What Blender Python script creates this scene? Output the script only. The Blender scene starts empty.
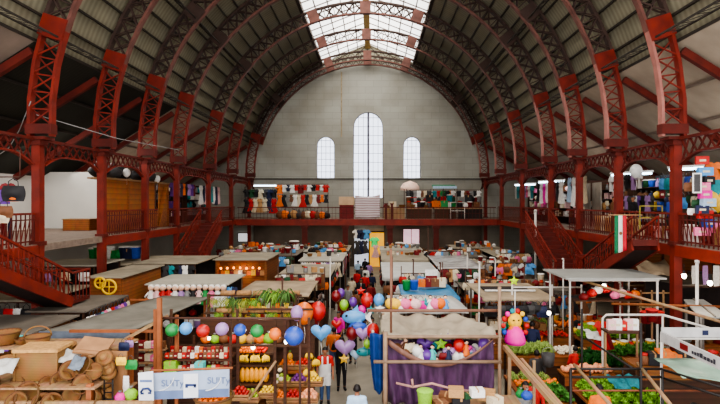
import bpy, math, random
from mathutils import Vector, Matrix, Euler, geometry
random.seed(7)
C = bpy.context.scene.collection
PI = math.pi
F, VX, VY, H = 520.0, 373.5, 202.0, 6.2
def at(px, py, Y):
    """world point at depth Y seen in direction of the photo's (px, py)"""
    return Vector(((px - VX) * Y / F, Y, H - (py - VY) * Y / F))
def atz(px, py, z):
    Y = (H - z) * F / (py - VY)
    return Vector(((px - VX) * Y / F, Y, z))
ORD = ['first', 'second', 'third', 'fourth', 'fifth', 'sixth', 'seventh', 'eighth', 'ninth', 'tenth', 'eleventh', 'twelfth',
       'thirteenth', 'fourteenth', 'fifteenth', 'sixteenth', 'seventeenth', 'eighteenth', 'nineteenth', 'twentieth']

# ---------------------------------------------------------------- materials
_M = {}
def lin(c):
    return tuple((x / 12.92 if x <= 0.04045 else ((x + 0.055) / 1.055) ** 2.4) for x in c)
def mat(name, rgb, rough=0.7, noise=0.25, scale=6.0, metal=0.0, bump=0.0, emit=0.0, spec=0.3, stretch=None, alpha=None):
    """rgb given as 0-255 display colour"""
    if name in _M: return _M[name]
    m = bpy.data.materials.new(name); m.use_nodes = True
    nt = m.node_tree; b = nt.nodes['Principled BSDF']
    c = lin([x / 255 for x in rgb])
    b.inputs['Roughness'].default_value = rough; b.inputs['Metallic'].default_value = metal
    b.inputs['Specular IOR Level'].default_value = spec
    b.inputs['Base Color'].default_value = (*c, 1)
    if noise or bump:
        tc = nt.nodes.new('ShaderNodeTexCoord'); n = nt.nodes.new('ShaderNodeTexNoise')
        n.inputs['Scale'].default_value = scale; n.inputs['Detail'].default_value = 4
        src = tc.outputs['Object']
        if stretch:
            mp = nt.nodes.new('ShaderNodeMapping'); mp.inputs['Scale'].default_value = stretch
            nt.links.new(src, mp.inputs['Vector']); src = mp.outputs['Vector']
        nt.links.new(src, n.inputs['Vector'])
        if noise:
            r = nt.nodes.new('ShaderNodeValToRGB')
            r.color_ramp.elements[0].position = 0.3; r.color_ramp.elements[1].position = 0.7
            r.color_ramp.elements[0].color = (*[x * (1 - noise) for x in c], 1)
            r.color_ramp.elements[1].color = (*[min(1, x * (1 + noise)) for x in c], 1)
            nt.links.new(n.outputs['Fac'], r.inputs['Fac']); nt.links.new(r.outputs['Color'], b.inputs['Base Color'])
        if bump:
            bp = nt.nodes.new('ShaderNodeBump'); bp.inputs['Strength'].default_value = bump; bp.inputs['Distance'].default_value = 0.05
            nt.links.new(n.outputs['Fac'], bp.inputs['Height']); nt.links.new(bp.outputs['Normal'], b.inputs['Normal'])
    if emit:
        b.inputs['Emission Color'].default_value = (*c, 1); b.inputs['Emission Strength'].default_value = emit
    _M[name] = m
    return m
def flat(name, rgb, rough=0.6, **k):
    return mat(name, rgb, rough, noise=0, **k)
def col(rgb, rough=0.6):
    """a lightly mottled plain material for that colour"""
    return mat('colour %d %d %d' % tuple(rgb), rgb, rough, noise=0.15, scale=9)
def planks(name, rgb, w=6.0, axis=(1, 0, 0), dark=0.45, rough=0.7):
    if name in _M: return _M[name]
    m = mat(name, rgb, rough, noise=0)
    nt = m.node_tree; b = nt.nodes['Principled BSDF']; c = lin([x / 255 for x in rgb])
    tc = nt.nodes.new('ShaderNodeTexCoord'); mp = nt.nodes.new('ShaderNodeMapping')
    wv = nt.nodes.new('ShaderNodeTexWave'); wv.wave_profile = 'SAW'
    wv.bands_direction = 'X' if axis[0] else ('Y' if axis[1] else 'Z')
    wv.inputs['Scale'].default_value = w; wv.inputs['Distortion'].default_value = 0.15
    r = nt.nodes.new('ShaderNodeValToRGB')
    r.color_ramp.elements[0].position = 0.0; r.color_ramp.elements[0].color = (*[x * dark for x in c], 1)
    r.color_ramp.elements[1].position = 0.25; r.color_ramp.elements[1].color = (*c, 1)
    e = r.color_ramp.elements.new(1.0); e.color = (*[x * 0.8 for x in c], 1)
    nz = nt.nodes.new('ShaderNodeTexNoise'); nz.inputs['Scale'].default_value = 3
    mx = nt.nodes.new('ShaderNodeMix'); mx.data_type = 'RGBA'; mx.blend_type = 'MULTIPLY'; mx.inputs['Factor'].default_value = 0.5
    nt.links.new(tc.outputs['Object'], mp.inputs['Vector']); nt.links.new(mp.outputs['Vector'], wv.inputs['Vector'])
    nt.links.new(tc.outputs['Object'], nz.inputs['Vector'])
    nt.links.new(wv.outputs['Fac'], r.inputs['Fac']); nt.links.new(r.outputs['Color'], mx.inputs['A'])
    nt.links.new(nz.outputs['Color'], mx.inputs['B']); nt.links.new(mx.outputs['Result'], b.inputs['Base Color'])
    return m

# ---------------------------------------------------------------- mesh builder
class MB:
    def __init__(s): s.v = []; s.f = []; s.sm = []
    def add(s, v, f, smooth=False):
        n = len(s.v); s.v += [tuple(x) for x in v]; s.f += [tuple(i + n for i in q) for q in f]; s.sm += [smooth] * len(f); return s
    def box(s, c, d, rz=0.0, rot=None):
        x, y, z = d[0] / 2, d[1] / 2, d[2] / 2
        R = rot if rot is not None else Matrix.Rotation(rz, 3, 'Z'); c = Vector(c)
        v = [c + R @ Vector((a, b, e)) for e in (-z, z) for a, b in ((-x, -y), (x, -y), (x, y), (-x, y))]
        return s.add(v, [(3, 2, 1, 0), (4, 5, 6, 7), (0, 1, 5, 4), (1, 2, 6, 5), (2, 3, 7, 6), (3, 0, 4, 7)])
    def bb(s, a, b):
        a, b = Vector(a), Vector(b); return s.box((a + b) / 2, [abs(x) for x in (b - a)])
    def bar(s, p, q, w, h=None, up=(0, 0, 1)):
        p, q = Vector(p), Vector(q); h = h or w; d = q - p
        if d.length < 1e-6: return s
        z = d.normalized(); u = Vector(up)
        x = z.cross(u)
        if x.length < 1e-3: x = z.cross(Vector((0, 1, 0)))
        x.normalize(); y = x.cross(z)
        v = [e + x * (a * w / 2) + y * (b * h / 2) for e in (p, q) for a, b in ((-1, -1), (1, -1), (1, 1), (-1, 1))]
        return s.add(v, [(3, 2, 1, 0), (4, 5, 6, 7), (0, 1, 5, 4), (1, 2, 6, 5), (2, 3, 7, 6), (3, 0, 4, 7)])
    def tube(s, pts, r, n=6, cap=True, closed=False):
        pts = [Vector(p) for p in pts]; rr = r if isinstance(r, (list, tuple)) else [r] * len(pts)
        v = []; f = []; m = len(pts); ref = None
        for i, p in enumerate(pts):
            if closed: d = pts[(i + 1) % m] - pts[i - 1]
            else: d = pts[min(i + 1, m - 1)] - pts[max(i - 1, 0)]
            d = d.normalized() if d.length > 1e-9 else Vector((0, 0, 1))
            if ref is None: ref = Vector((0, 0, 1)) if abs(d.z) < 0.9 else Vector((1, 0, 0))
            x = ref - d * ref.dot(d)
            if x.length < 1e-4: x = d.orthogonal()
            x.normalize(); ref = x; y = d.cross(x)
            v += [p + x * (rr[i] * math.cos(2 * PI * k / n)) + y * (rr[i] * math.sin(2 * PI * k / n)) for k in range(n)]
        for i in range(m if closed else m - 1):
            j = (i + 1) % m
            f += [(i * n + k, i * n + (k + 1) % n, j * n + (k + 1) % n, j * n + k) for k in range(n)]
        if cap and not closed: f += [tuple(reversed(range(n))), tuple((m - 1) * n + k for k in range(n))]
        return s.add(v, f, True)
    def lathe(s, prof, c=(0, 0, 0), n=12, axis=None):
        """prof: list of (r, z)"""
        c = Vector(c); R = axis if axis is not None else Matrix.Identity(3)
        v = [c + R @ Vector((r * math.cos(2 * PI * k / n), r * math.sin(2 * PI * k / n), z)) for r, z in prof for k in range(n)]
        f = [(i * n + k, i * n + (k + 1) % n, (i + 1) * n + (k + 1) % n, (i + 1) * n + k) for i in range(len(prof) - 1) for k in range(n)]
        if prof[0][0] > 1e-4: f.append(tuple(reversed(range(n))))
        if prof[-1][0] > 1e-4: f.append(tuple((len(prof) - 1) * n + k for k in range(n)))
        return s.add(v, f, True)
    def ball(s, c, r, n=10, m=7, sc=(1, 1, 1), rot=None, warp=None):
        c = Vector(c); R = rot if rot is not None else Matrix.Identity(3); v = []; f = []
        for i in range(m + 1):
            t = PI * i / m
            for k in range(n):
                p = Vector((math.sin(t) * math.cos(2 * PI * k / n), math.sin(t) * math.sin(2 * PI * k / n), math.cos(t)))
                q = Vector((p.x * sc[0] * r, p.y * sc[1] * r, p.z * sc[2] * r))
                if warp: q = warp(p, q)
                v.append(c + R @ q)
        for i in range(m):
            for k in range(n): f.append((i * n + k, (i + 1) * n + k, (i + 1) * n + (k + 1) % n, i * n + (k + 1) % n))
        return s.add(v, f, True)
    def grid(s, fn, nu, nv, smooth=True, thick=0.0):
        v = [Vector(fn(i / nu, j / nv)) for j in range(nv + 1) for i in range(nu + 1)]
        f = [(j * (nu + 1) + i, j * (nu + 1) + i + 1, (j + 1) * (nu + 1) + i + 1, (j + 1) * (nu + 1) + i) for j in range(nv) for i in range(nu)]
        if thick:
            n = len(v); d = Vector((0, 0, -thick)) if not isinstance(thick, Vector) else thick
            v2 = v + [p + d for p in v]; f2 = f + [tuple(reversed([i + n for i in q])) for q in f]
            w = nu + 1
            for i in range(nu): f2 += [(i + 1, i, i + n, i + 1 + n), (nv * w + i, nv * w + i + 1, nv * w + i + 1 + n, nv * w + i + n)]
            for j in range(nv): f2 += [(j * w, (j + 1) * w, (j + 1) * w + n, j * w + n), ((j + 1) * w + nu, j * w + nu, j * w + nu + n, (j + 1) * w + nu + n)]
            return s.add(v2, f2, smooth)
        return s.add(v, f, smooth)
    def prism(s, poly, d):
        """poly: 3D points in one plane; d: extrusion vector"""
        p = [Vector(x) for x in poly]; d = Vector(d); n = len(p)
        v = p + [x + d for x in p]
        f = [tuple(range(n)), tuple(reversed(range(n, 2 * n)))] + [((i + 1) % n, i, i + n, (i + 1) % n + n) for i in range(n)]
        return s.add(v, f)
    def mesh(s, name):
        me = bpy.data.meshes.new(name); me.from_pydata(s.v, [], s.f); me.polygons.foreach_set('use_smooth', s.sm); me.update(); return me
    def build(s, name, m, parent=None, origin=None):
        """origin: the object's origin in its parent's space (vertices given in the parent's space)"""
        me = s.mesh(name)
        if origin is not None: me.transform(Matrix.Translation(-Vector(origin)))
        me.materials.append(m)
        o = bpy.data.objects.new(name, me); C.objects.link(o)
        if origin is not None: o.location = origin
        if parent is not None: o.parent = parent
        return o

def tag(o, label=None, cat=None, group=None, kind=None):
    if label: o['label'] = label
    if cat: o['category'] = cat
    if group: o['group'] = group
    if kind: o['kind'] = kind
    return o
def thing(name, label, cat, loc=(0, 0, 0), rz=0.0, group=None):
    o = bpy.data.objects.new(name, None); o.empty_display_size = 0.1; C.objects.link(o)
    o.location = loc; o.rotation_euler = (0, 0, rz); return tag(o, label, cat, group)
_kids = {}
def kids(o):
    return list(o.children)
def copy_tree(o, parent=None, depth=0):
    c = o.copy(); C.objects.link(c); c.parent = parent
    for ch in kids(o): copy_tree(ch, c, depth + 1)
    return c
def dup(o, loc, rz=0.0, label=None, group=None, mats=None, sc=None, cat=None):
    """copy a thing with its parts; mats: {part name or '': material} put on the copy's own slots"""
    c = copy_tree(o)
    c.location = loc; c.rotation_euler = rz if isinstance(rz, (tuple, Euler)) else (0, 0, rz)
    if sc: c.scale = sc if isinstance(sc, (tuple, list)) else (sc, sc, sc)
    tag(c, label, cat, group)
    if mats:
        def rec(q, top=True):
            k = '' if top else q.name.split('.')[0]
            if k in mats and q.data is not None:
                q.material_slots[0].link = 'OBJECT'; q.material_slots[0].material = mats[k]
            for h in kids(q): rec(h, False)
        rec(c)
    return c
def clear_proto(o):
    for ch in list(o.children): clear_proto(ch)
    bpy.data.objects.remove(o, do_unlink=True)
# ================================================================= hall
NCX, HW = -0.57, 10.98                     # nave centre line and half width to the pillars
PY = [17.9, 22.1, 26.3, 30.5, 36.4, 42.2, 48.3]
WY = 50.4                                  # end wall
ZC, RI, RO, RS = 8.9, 10.5, 11.35, 11.6    # arch centre height, inner chord, outer chord, roof skin
ZS = 8.45                                  # springing
GZ = 4.75                                  # gallery floor
AO = 17.6                                  # outer wall, from the nave centre
YF = 8.0                                   # hall is built from here on
YG = 43.4                                  # front edge of the end gallery
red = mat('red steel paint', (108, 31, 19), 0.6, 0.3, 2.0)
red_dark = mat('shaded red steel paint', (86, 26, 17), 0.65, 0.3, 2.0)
rust_brown = mat('backlit red steel', (98, 62, 54), 0.6, 0.3, 2.0)  # upper arches: dull red steel browned, backlight put into the colour
backlit_brown = mat('backlit brown steel', (60, 44, 38), 0.7, 0.3, 2.0)  # backlit shade painted into upper arches; skylight curb and gable ribs share it
pinkish = mat('lit pinkish steel', (148, 96, 86), 0.5, 0.25, 2.0)  # right inner chords lightened, the lit face put into the colour
purl = mat('dark purlin steel', (46, 40, 34), 0.7, 0.2, 2.0)
def arcp(r, deg, y):                        # deg from the vertical, + to the right
    a = math.radians(deg); return Vector((NCX + r * math.sin(a), y, ZC + r * math.cos(a)))

def sheet_mat(name, rgb, freq, dirn='Y', amt=0.5):
    m = mat(name, rgb, 0.75, noise=0)
    nt = m.node_tree; b = nt.nodes['Principled BSDF']; c = lin([x / 255 for x in rgb])
    tc = nt.nodes.new('ShaderNodeTexCoord')
    wv = nt.nodes.new('ShaderNodeTexWave'); wv.bands_direction = dirn; wv.inputs['Scale'].default_value = freq; wv.inputs['Distortion'].default_value = 0.4
    nz = nt.nodes.new('ShaderNodeTexNoise'); nz.inputs['Scale'].default_value = 0.7; nz.inputs['Detail'].default_value = 5
    r = nt.nodes.new('ShaderNodeValToRGB')
    r.color_ramp.elements[0].color = (*[x * (1 - amt) for x in c], 1); r.color_ramp.elements[1].color = (*[min(1, x * (1 + amt * 0.6)) for x in c], 1)
    ad = nt.nodes.new('ShaderNodeMath'); ad.operation = 'MULTIPLY_ADD'; ad.inputs[1].default_value = 0.35
    ml = nt.nodes.new('ShaderNodeMath'); ml.operation = 'MULTIPLY'; ml.inputs[1].default_value = 0.75
    nt.links.new(tc.outputs['Object'], wv.inputs['Vector']); nt.links.new(tc.outputs['Object'], nz.inputs['Vector'])
    nt.links.new(nz.outputs['Fac'], ml.inputs[0]); nt.links.new(wv.outputs['Fac'], ad.inputs[0]); nt.links.new(ml.outputs[0], ad.inputs[2])
    nt.links.new(ad.outputs[0], r.inputs['Fac']); nt.links.new(r.outputs['Color'], b.inputs['Base Color'])
    return m
roofm = sheet_mat('grey green roof sheeting', (124, 118, 98), 1.1)
# floor
fl = MB().bb((NCX - AO, YF, -0.2), (NCX + AO, WY, 0)).build('floor', mat('worn concrete floor', (128, 120, 106), 0.6, 0.25, 1.2))
tag(fl, 'worn grey concrete floor of the market aisle', kind='structure')
# vault
SKY = 22.6
def vault(name, a0, a1, lab):
    mb = MB().grid(lambda u, v: arcp(RS, a0 + (a1 - a0) * u, YF + (WY + .5 - YF) * v), 30, 12)
    o = mb.build(name, roofm); tag(o, lab, kind='structure')
    lo, hi = sorted((abs(a0), abs(a1))); s = 1 if a0 > 0 or a1 > 0 else -1
    a = lo
    k = 0
    while a <= hi + 0.1:
        main = k % 4 == 0
        p, q = arcp(RO + 0.12, s * a, YF), arcp(RO + 0.12, s * a, WY - 0.1)
        MB().bar(p, q, 0.09 if main else 0.07, 0.2, up=(p - Vector((NCX, YF, ZC)))).build('purlin', purl, o)
        a += (hi - lo) / 12; k += 1
    # lattice purlin: two chords and a zig-zag web
    for a in (hi - 1.5, 52):
        mb = MB(); rr = (RO + 0.1, RO - 0.75)
        for r in rr: mb.bar(arcp(r, s * a, YF), arcp(r, s * a, WY - 0.1), 0.05, 0.05)
        y = YF
        while y < WY - 0.7:
            mb.bar(arcp(rr[0], s * a, y), arcp(rr[1], s * a, y + 0.4), 0.022); mb.bar(arcp(rr[1], s * a, y + 0.4), arcp(rr[0], s * a, y + 0.8), 0.022); y += 0.8
        mb.build('lattice', purl, o)
    return o
vault('ceiling', -75.5, -SKY, 'grey green sheet metal barrel roof on the left of the skylight')
vault('ceiling', SKY, 75.5, 'grey green sheet metal barrel roof on the right of the skylight')

# skylight
sk = thing('window_4', 'long pitched glass skylight along the crown of the roof', None); tag(sk, kind='structure'); 
if 'category' in sk: del sk['category']
def glass_mat(name, rgb, t=0.75):
    m = bpy.data.materials.new(name); m.use_nodes = True; nt = m.node_tree; nt.nodes.clear()
    o = nt.nodes.new('ShaderNodeOutputMaterial'); tr = nt.nodes.new('ShaderNodeBsdfTransparent'); tl = nt.nodes.new('ShaderNodeBsdfTranslucent'); mx = nt.nodes.new('ShaderNodeMixShader')
    c = lin([x / 255 for x in rgb]); tr.inputs['Color'].default_value = (*c, 1); tl.inputs['Color'].default_value = (*c, 1)
    mx.inputs['Fac'].default_value = 1 - t
    nt.links.new(tr.outputs[0], mx.inputs[1]); nt.links.new(tl.outputs[0], mx.inputs[2]); nt.links.new(mx.outputs[0], o.inputs[0]); return m
g_sky = glass_mat('milky skylight glass', (238, 234, 226)); g_win = glass_mat('pale window glass', (236, 240, 250), 0.85)
eL, eR = arcp(RS + 0.05, -SKY, 0), arcp(RS + 0.05, SKY, 0); RZ = 21.55
for s, e in ((-1, eL), (1, eR)):
    MB().grid(lambda u, v: (e.x + (NCX - e.x) * u, YF + (WY + .4 - YF) * v, e.z + 0.15 + (RZ - e.z - 0.15) * u), 1, 1, False).build('glass', g_sky, sk)
    mb = MB()
    n = 5
    for i in range(n + 1):
        u = i / n * 0.98; x = e.x + (NCX - e.x) * u; z = e.z + 0.1 + (RZ - e.z - 0.15) * u
        mb.bar((x, YF, z), (x, WY, z), 0.07, 0.12)
    y = YF
    while y < WY:
        mb.bar((e.x, y, e.z + 0.12), (NCX, y, RZ - 0.05), 0.05, 0.08); y += 1.45
    mb.build('glazing_bar', mat('glazing bar brown', (96, 84, 82), 0.6), sk)
    MB().bar((e.x, YF, e.z), (e.x, WY, e.z), 0.22, 0.35).build('curb', backlit_brown, sk)
MB().bar((NCX, YF, RZ - 0.28), (NCX, WY - 0.05, RZ - 0.28), 0.5, 0.45).build('ridge_beam', mat('yellow ridge beam', (188, 158, 92), 0.6), sk)
# aisle roofs (lean-to) + rafters
zA, xA = 11.75, HW + 0.1
ZO = 7.6
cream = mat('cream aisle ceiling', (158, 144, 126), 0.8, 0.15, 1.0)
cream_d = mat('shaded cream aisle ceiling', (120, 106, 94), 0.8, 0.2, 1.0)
darkroof = sheet_mat('dark green roof sheeting', (38, 38, 30), 1.6)
ys = [YF, 13.7] + PY + [WY + .5]
for s, sd in ((-1, 'left'), (1, 'right')):
    for i in range(len(ys) - 1):
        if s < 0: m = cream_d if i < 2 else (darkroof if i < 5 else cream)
        else: m = cream
        o = MB().grid(lambda u, v: (NCX + s * (xA + (AO - xA) * u), ys[i] + (ys[i + 1] - ys[i]) * v, zA + (ZO - zA) * u), 1, 1, False).build('ceiling', m)
        tag(o, 'sloping %s ceiling of the %s aisle, %s bay from the front' % ('dark sheet metal' if m is darkroof else 'cream', sd, ORD[i]), kind='structure')
        mb = MB()
        for t in (0.25, 0.5, 0.75):
            mb.bar((NCX + s * (xA + (AO - xA) * t), ys[i], zA - 0.08 + (ZO - zA) * t), (NCX + s * (xA + (AO - xA) * t), ys[i + 1], zA - 0.08 + (ZO - zA) * t), 0.08, 0.1)
        mb.build('purlin', purl if m is darkroof else cream_d, o)
# outer walls
whitew = mat('off white plaster', (196, 192, 184), 0.85, 0.08, 0.6)
shopw = mat('dim grey plaster', (150, 142, 130), 0.85, 0.2, 0.8)
for s, sd in ((-1, 'left'), (1, 'right')):
    x = NCX + s * AO
    o = MB().bb((x, YF, 0), (x + s * 0.3, WY, ZO + 0.2)).build('wall_' + sd, whitew if s < 0 else shopw)
    tag(o, 'plastered outer wall of the %s aisle' % sd, kind='structure')
# end wall with window holes
def arch_poly(cx, z0, z1, w, n=12):
    r = w / 2; zc = z1 - r
    return [(cx - r, z0), (cx + r, z0)] + [(cx + r * math.cos(PI * k / n), zc + r * math.sin(PI * k / n)) for k in range(n + 1)]
k = WY / F
def px2(x0, x1, y0, y1):
    return ((x0 + x1) / 2 - VX) * k, H - (y1 - VY) * k, H - (y0 - VY) * k, (x1 - x0) * k
wins = [px2(353.5, 383, 112, 198), px2(316.8, 334.5, 136.5, 178), px2(403.5, 420.5, 136.5, 178)]
outer = [(NCX - AO, 0), (NCX + AO, 0), (NCX + AO, ZO + .3), (NCX + HW + 0.3, 12.0)] + [(NCX + (RS + .1) * math.cos(PI * t / 24), ZC + (RS + .1) * math.sin(PI * t / 24)) for t in range(2, 23)] + [(NCX - HW - 0.3, 12.0), (NCX - AO, ZO + .3)]
small = px2(402, 419, 184, 194)
holes = [arch_poly(*w) for w in wins]
loops = [[Vector((a, b, 0)) for a, b in outer]] + [[Vector((a, b, 0)) for a, b in h] for h in holes]
tri = geometry.tessellate_polygon(loops)
flatp = [p for l in loops for p in l]
mb = MB()
mb.add([(p.x, WY, p.y) for p in flatp], tri)
for h in holes:                              # reveals
    n = len(h); mb.add([(a, WY, b) for a, b in h] + [(a, WY + 0.5, b) for a, b in h], [(i, (i + 1) % n, (i + 1) % n + n, i + n) for i in range(n)])
bw = mat('pale grey end wall plaster', (162, 161, 152), 0.85, 0, 1)
nt = bw.node_tree; b = nt.nodes['Principled BSDF']
tc = nt.nodes.new('ShaderNodeTexCoord'); mp = nt.nodes.new('ShaderNodeMapping'); mp.inputs['Rotation'].default_value = (PI / 2, 0, 0)
br = nt.nodes.new('ShaderNodeTexBrick'); br.inputs['Scale'].default_value = 1.0; br.inputs['Brick Width'].default_value = 1.6; br.inputs['Row Height'].default_value = 0.62; br.inputs['Mortar Size'].default_value = 0.02
c = lin((162 / 255, 161 / 255, 152 / 255))
br.inputs['Color1'].default_value = (*c, 1); br.inputs['Color2'].default_value = (*[x * 0.93 for x in c], 1); br.inputs['Mortar'].default_value = (*[x * 0.8 for x in c], 1)
nz = nt.nodes.new('ShaderNodeTexNoise'); nz.inputs['Scale'].default_value = 0.35; nz.inputs['Detail'].default_value = 5
mx = nt.nodes.new('ShaderNodeMix'); mx.data_type = 'RGBA'; mx.blend_type = 'MULTIPLY'; mx.inputs['Factor'].default_value = 0.45
rp = nt.nodes.new('ShaderNodeValToRGB'); rp.color_ramp.elements[0].position = 0.35; rp.color_ramp.elements[0].color = (.55, .5, .42, 1); rp.color_ramp.elements[1].position = 0.6
nt.links.new(tc.outputs['Object'], mp.inputs[0]); nt.links.new(mp.outputs[0], br.inputs[0]); nt.links.new(tc.outputs['Object'], nz.inputs[0]); nt.links.new(nz.outputs[0], rp.inputs[0])
nt.links.new(br.outputs['Color'], mx.inputs['A']); nt.links.new(rp.outputs[0], mx.inputs['B']); nt.links.new(mx.outputs['Result'], b.inputs['Base Color'])
wall = mb.build('wall_back', bw); tag(wall, 'tall pale grey end wall under the arch', kind='structure')
MB().bar((NCX - HW, WY - 0.06, H + 23 * k), (NCX + HW, WY - 0.06, H + 23 * k), 0.1, 0.12).build('pipe', mat('dark conduit', (70, 66, 60)), wall)
MB().bar((-3.1, WY - 0.02, 12.5), (-3.1, WY - 0.02, 18.8), 0.12, 0.02).build('stain', mat('rust stain', (150, 134, 108), 0.9), wall)
# gable infill above the arch under the skylight
ge = MB().prism([(eL.x, WY - 0.02, eL.z), (eR.x, WY - 0.02, eR.z), (NCX, WY - 0.02, RZ)], (0, 0.15, 0)).build('wall_gable', mat('grey gable boarding', (140, 138, 122), 0.8, 0.15, 1)); tag(ge, 'grey triangular gable closing the end of the skylight', kind='structure')
mb = MB()
for t in (-0.5, -0.25, 0, 0.25, 0.5): mb.bar((NCX + t * 7.5, WY - 0.06, eL.z), (NCX, WY - 0.06, RZ - 0.1), 0.06, 0.04)
mb.build('rib', backlit_brown, ge)
wf = mat('window frame grey', (92, 90, 104), 0.5)
for i, w in enumerate(wins):
    cx, z0, z1, wd = w
    o = thing('window_%d' % (i + 1), ['tall arched window in the middle of the end wall', 'small arched window to the left of the tall one', 'small arched window to the right of the tall one'][i], None); tag(o, kind='structure')
    h = arch_poly(*w)
    MB().add([(a, WY + 0.3, b) for a, b in h], [tuple(range(len(h)))]).build('glass', g_win, o)
    mb = MB()
    nv, nh = (6, 9) if i == 0 else (4, 6)
    for j in range(1, nv):
        x = cx - wd / 2 + wd * j / nv; zt = z1 - wd / 2 + math.sqrt(max(0, (wd / 2) ** 2 - (x - cx) ** 2))
        mb.bar((x, WY + 0.25, z0), (x, WY + 0.25, zt), 0.2 if (i == 0 and j == 3) else 0.035, 0.06, up=(0, 1, 0))
    for j in range(1, nh + 1):
        z = z0 + (z1 - z0) * j / (nh + 0.6)
        hw = wd / 2 if z < z1 - wd / 2 else math.sqrt(max(0, (wd / 2) ** 2 - (z - z1 + wd / 2) ** 2))
        mb.bar((cx - hw, WY + 0.25, z), (cx + hw, WY + 0.25, z), 0.06, 0.035)
    mb.build('muntin', wf, o)
    n = len(h); MB().tube([(a, WY + 0.25, b) for a, b in h], 0.06, 4, closed=True).build('window_frame', wf, o)
# small round topped fanlight further down
cx, z0, z1, wd = small

# ---------------------------------------------------------------- arches, pillars, girders
GUS = (-72.5, -51, -19.5, 0, 19.5, 51, 72.5)
for i, y in enumerate(PY + [WY - 0.45]):
    lab = ('lattice roof arch standing on the %s pair of pillars from the front' % ORD[i]) if i < 7 else 'lattice roof arch set against the end wall'
    t = thing('roof_arch', lab, 'roof arch', (NCX, y, ZS), 0, 'lattice arches carrying the roof')
    off = Vector((NCX, y, ZS))
    def A(r, d, dy=0.0): return arcp(r, d, y + dy) - off
    d0 = 90 + math.degrees(math.asin(0.45 / RI))
    def chord(r, a0, a1, w, h):
        mb = MB(); n = max(2, int(abs(a1 - a0) / 5))
        pr = []
        for q in range(n + 1):
            a = a0 + (a1 - a0) * q / n
            pr.append([A(r - h / 2, a, -w / 2), A(r - h / 2, a, w / 2), A(r + h / 2, a, w / 2), A(r + h / 2, a, -w / 2)])
        v = [p for l in pr for p in l]; f = [(q * 4 + e, q * 4 + (e + 1) % 4, q * 4 + 4 + (e + 1) % 4, q * 4 + 4 + e) for q in range(n) for e in range(4)] + [(0, 1, 2, 3), (n * 4 + 3, n * 4 + 2, n * 4 + 1, n * 4)]
        return mb.add(v, f)
    up = i < 7
    if up:
        for s in (-1, 1):
            chord(RI, s * 72.5, s * d0, 0.26, 0.1).build('inner_chord', red if s < 0 else pinkish, t)
            chord(RO - 0.1, s * 72.5, s * d0, 0.26, 0.12).build('outer_chord', red, t)
            mb = MB()
            na = 5
            for q in range(na):
                a0 = s * (75 + (d0 - 77) * q / na); a1 = s * (75 + (d0 - 77) * (q + 1) / na)
                mb.bar(A(RI, a0, -.08), A(RO - .1, a1, -.08), 0.045); mb.bar(A(RO - .1, a0, .08), A(RI, a1, .08), 0.045)
                mb.bar(A(RI, a1), A(RO - .1, a1), 0.05)
            mb.build('lattice', red, t)
            MB().box(A((RI + RO) / 2 - 0.05, s * (d0 - 1)) + Vector((0, 0, 0.08)), (RO - RI + 0.05, 0.36, 0.34)).build('foot_plate', red_dark, t)
    chord(RI, -72.5, 72.5, 0.26, 0.1).build('inner_chord', rust_brown, t)
    chord(RO - 0.05, -72.5, 72.5, 0.26, 0.12).build('outer_chord', backlit_brown, t)
    mb = MB(); step = 3.72; a = -72.5 + 1.4
    while a < 71.5:
        if min(abs(a + step / 2 - g) for g in GUS) > 2.2:
            for dy in ((-0.1, 0.1) if i < 5 else (0.0,)):
                mb.bar(A(RI, a, dy), A(RO - .05, a + step, dy), 0.05); mb.bar(A(RO - .05, a, dy), A(RI, a + step, dy), 0.05)
        mb.bar(A(RI, a), A(RO - .05, a), 0.05)
        a += step
    mb.build('lattice', backlit_brown, t)
    for g in GUS:
        a = math.radians(g); R = Matrix.Rotation(a, 3, 'Y')
        MB().box(A((RI + RO) / 2 - 0.03, g), (0.75, 0.36, RO - RI + 0.02), rot=R).build('gusset_plate', (red if abs(g) > 70 else (rust_brown if abs(g) < 20 else backlit_brown)), t)
    if up:
        for s in (-1, 1):                     # rafter running out to the aisle wall
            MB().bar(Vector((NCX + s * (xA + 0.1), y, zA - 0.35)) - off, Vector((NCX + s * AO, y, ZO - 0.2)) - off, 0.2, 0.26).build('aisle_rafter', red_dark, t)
shaft_w = 0.28
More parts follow.
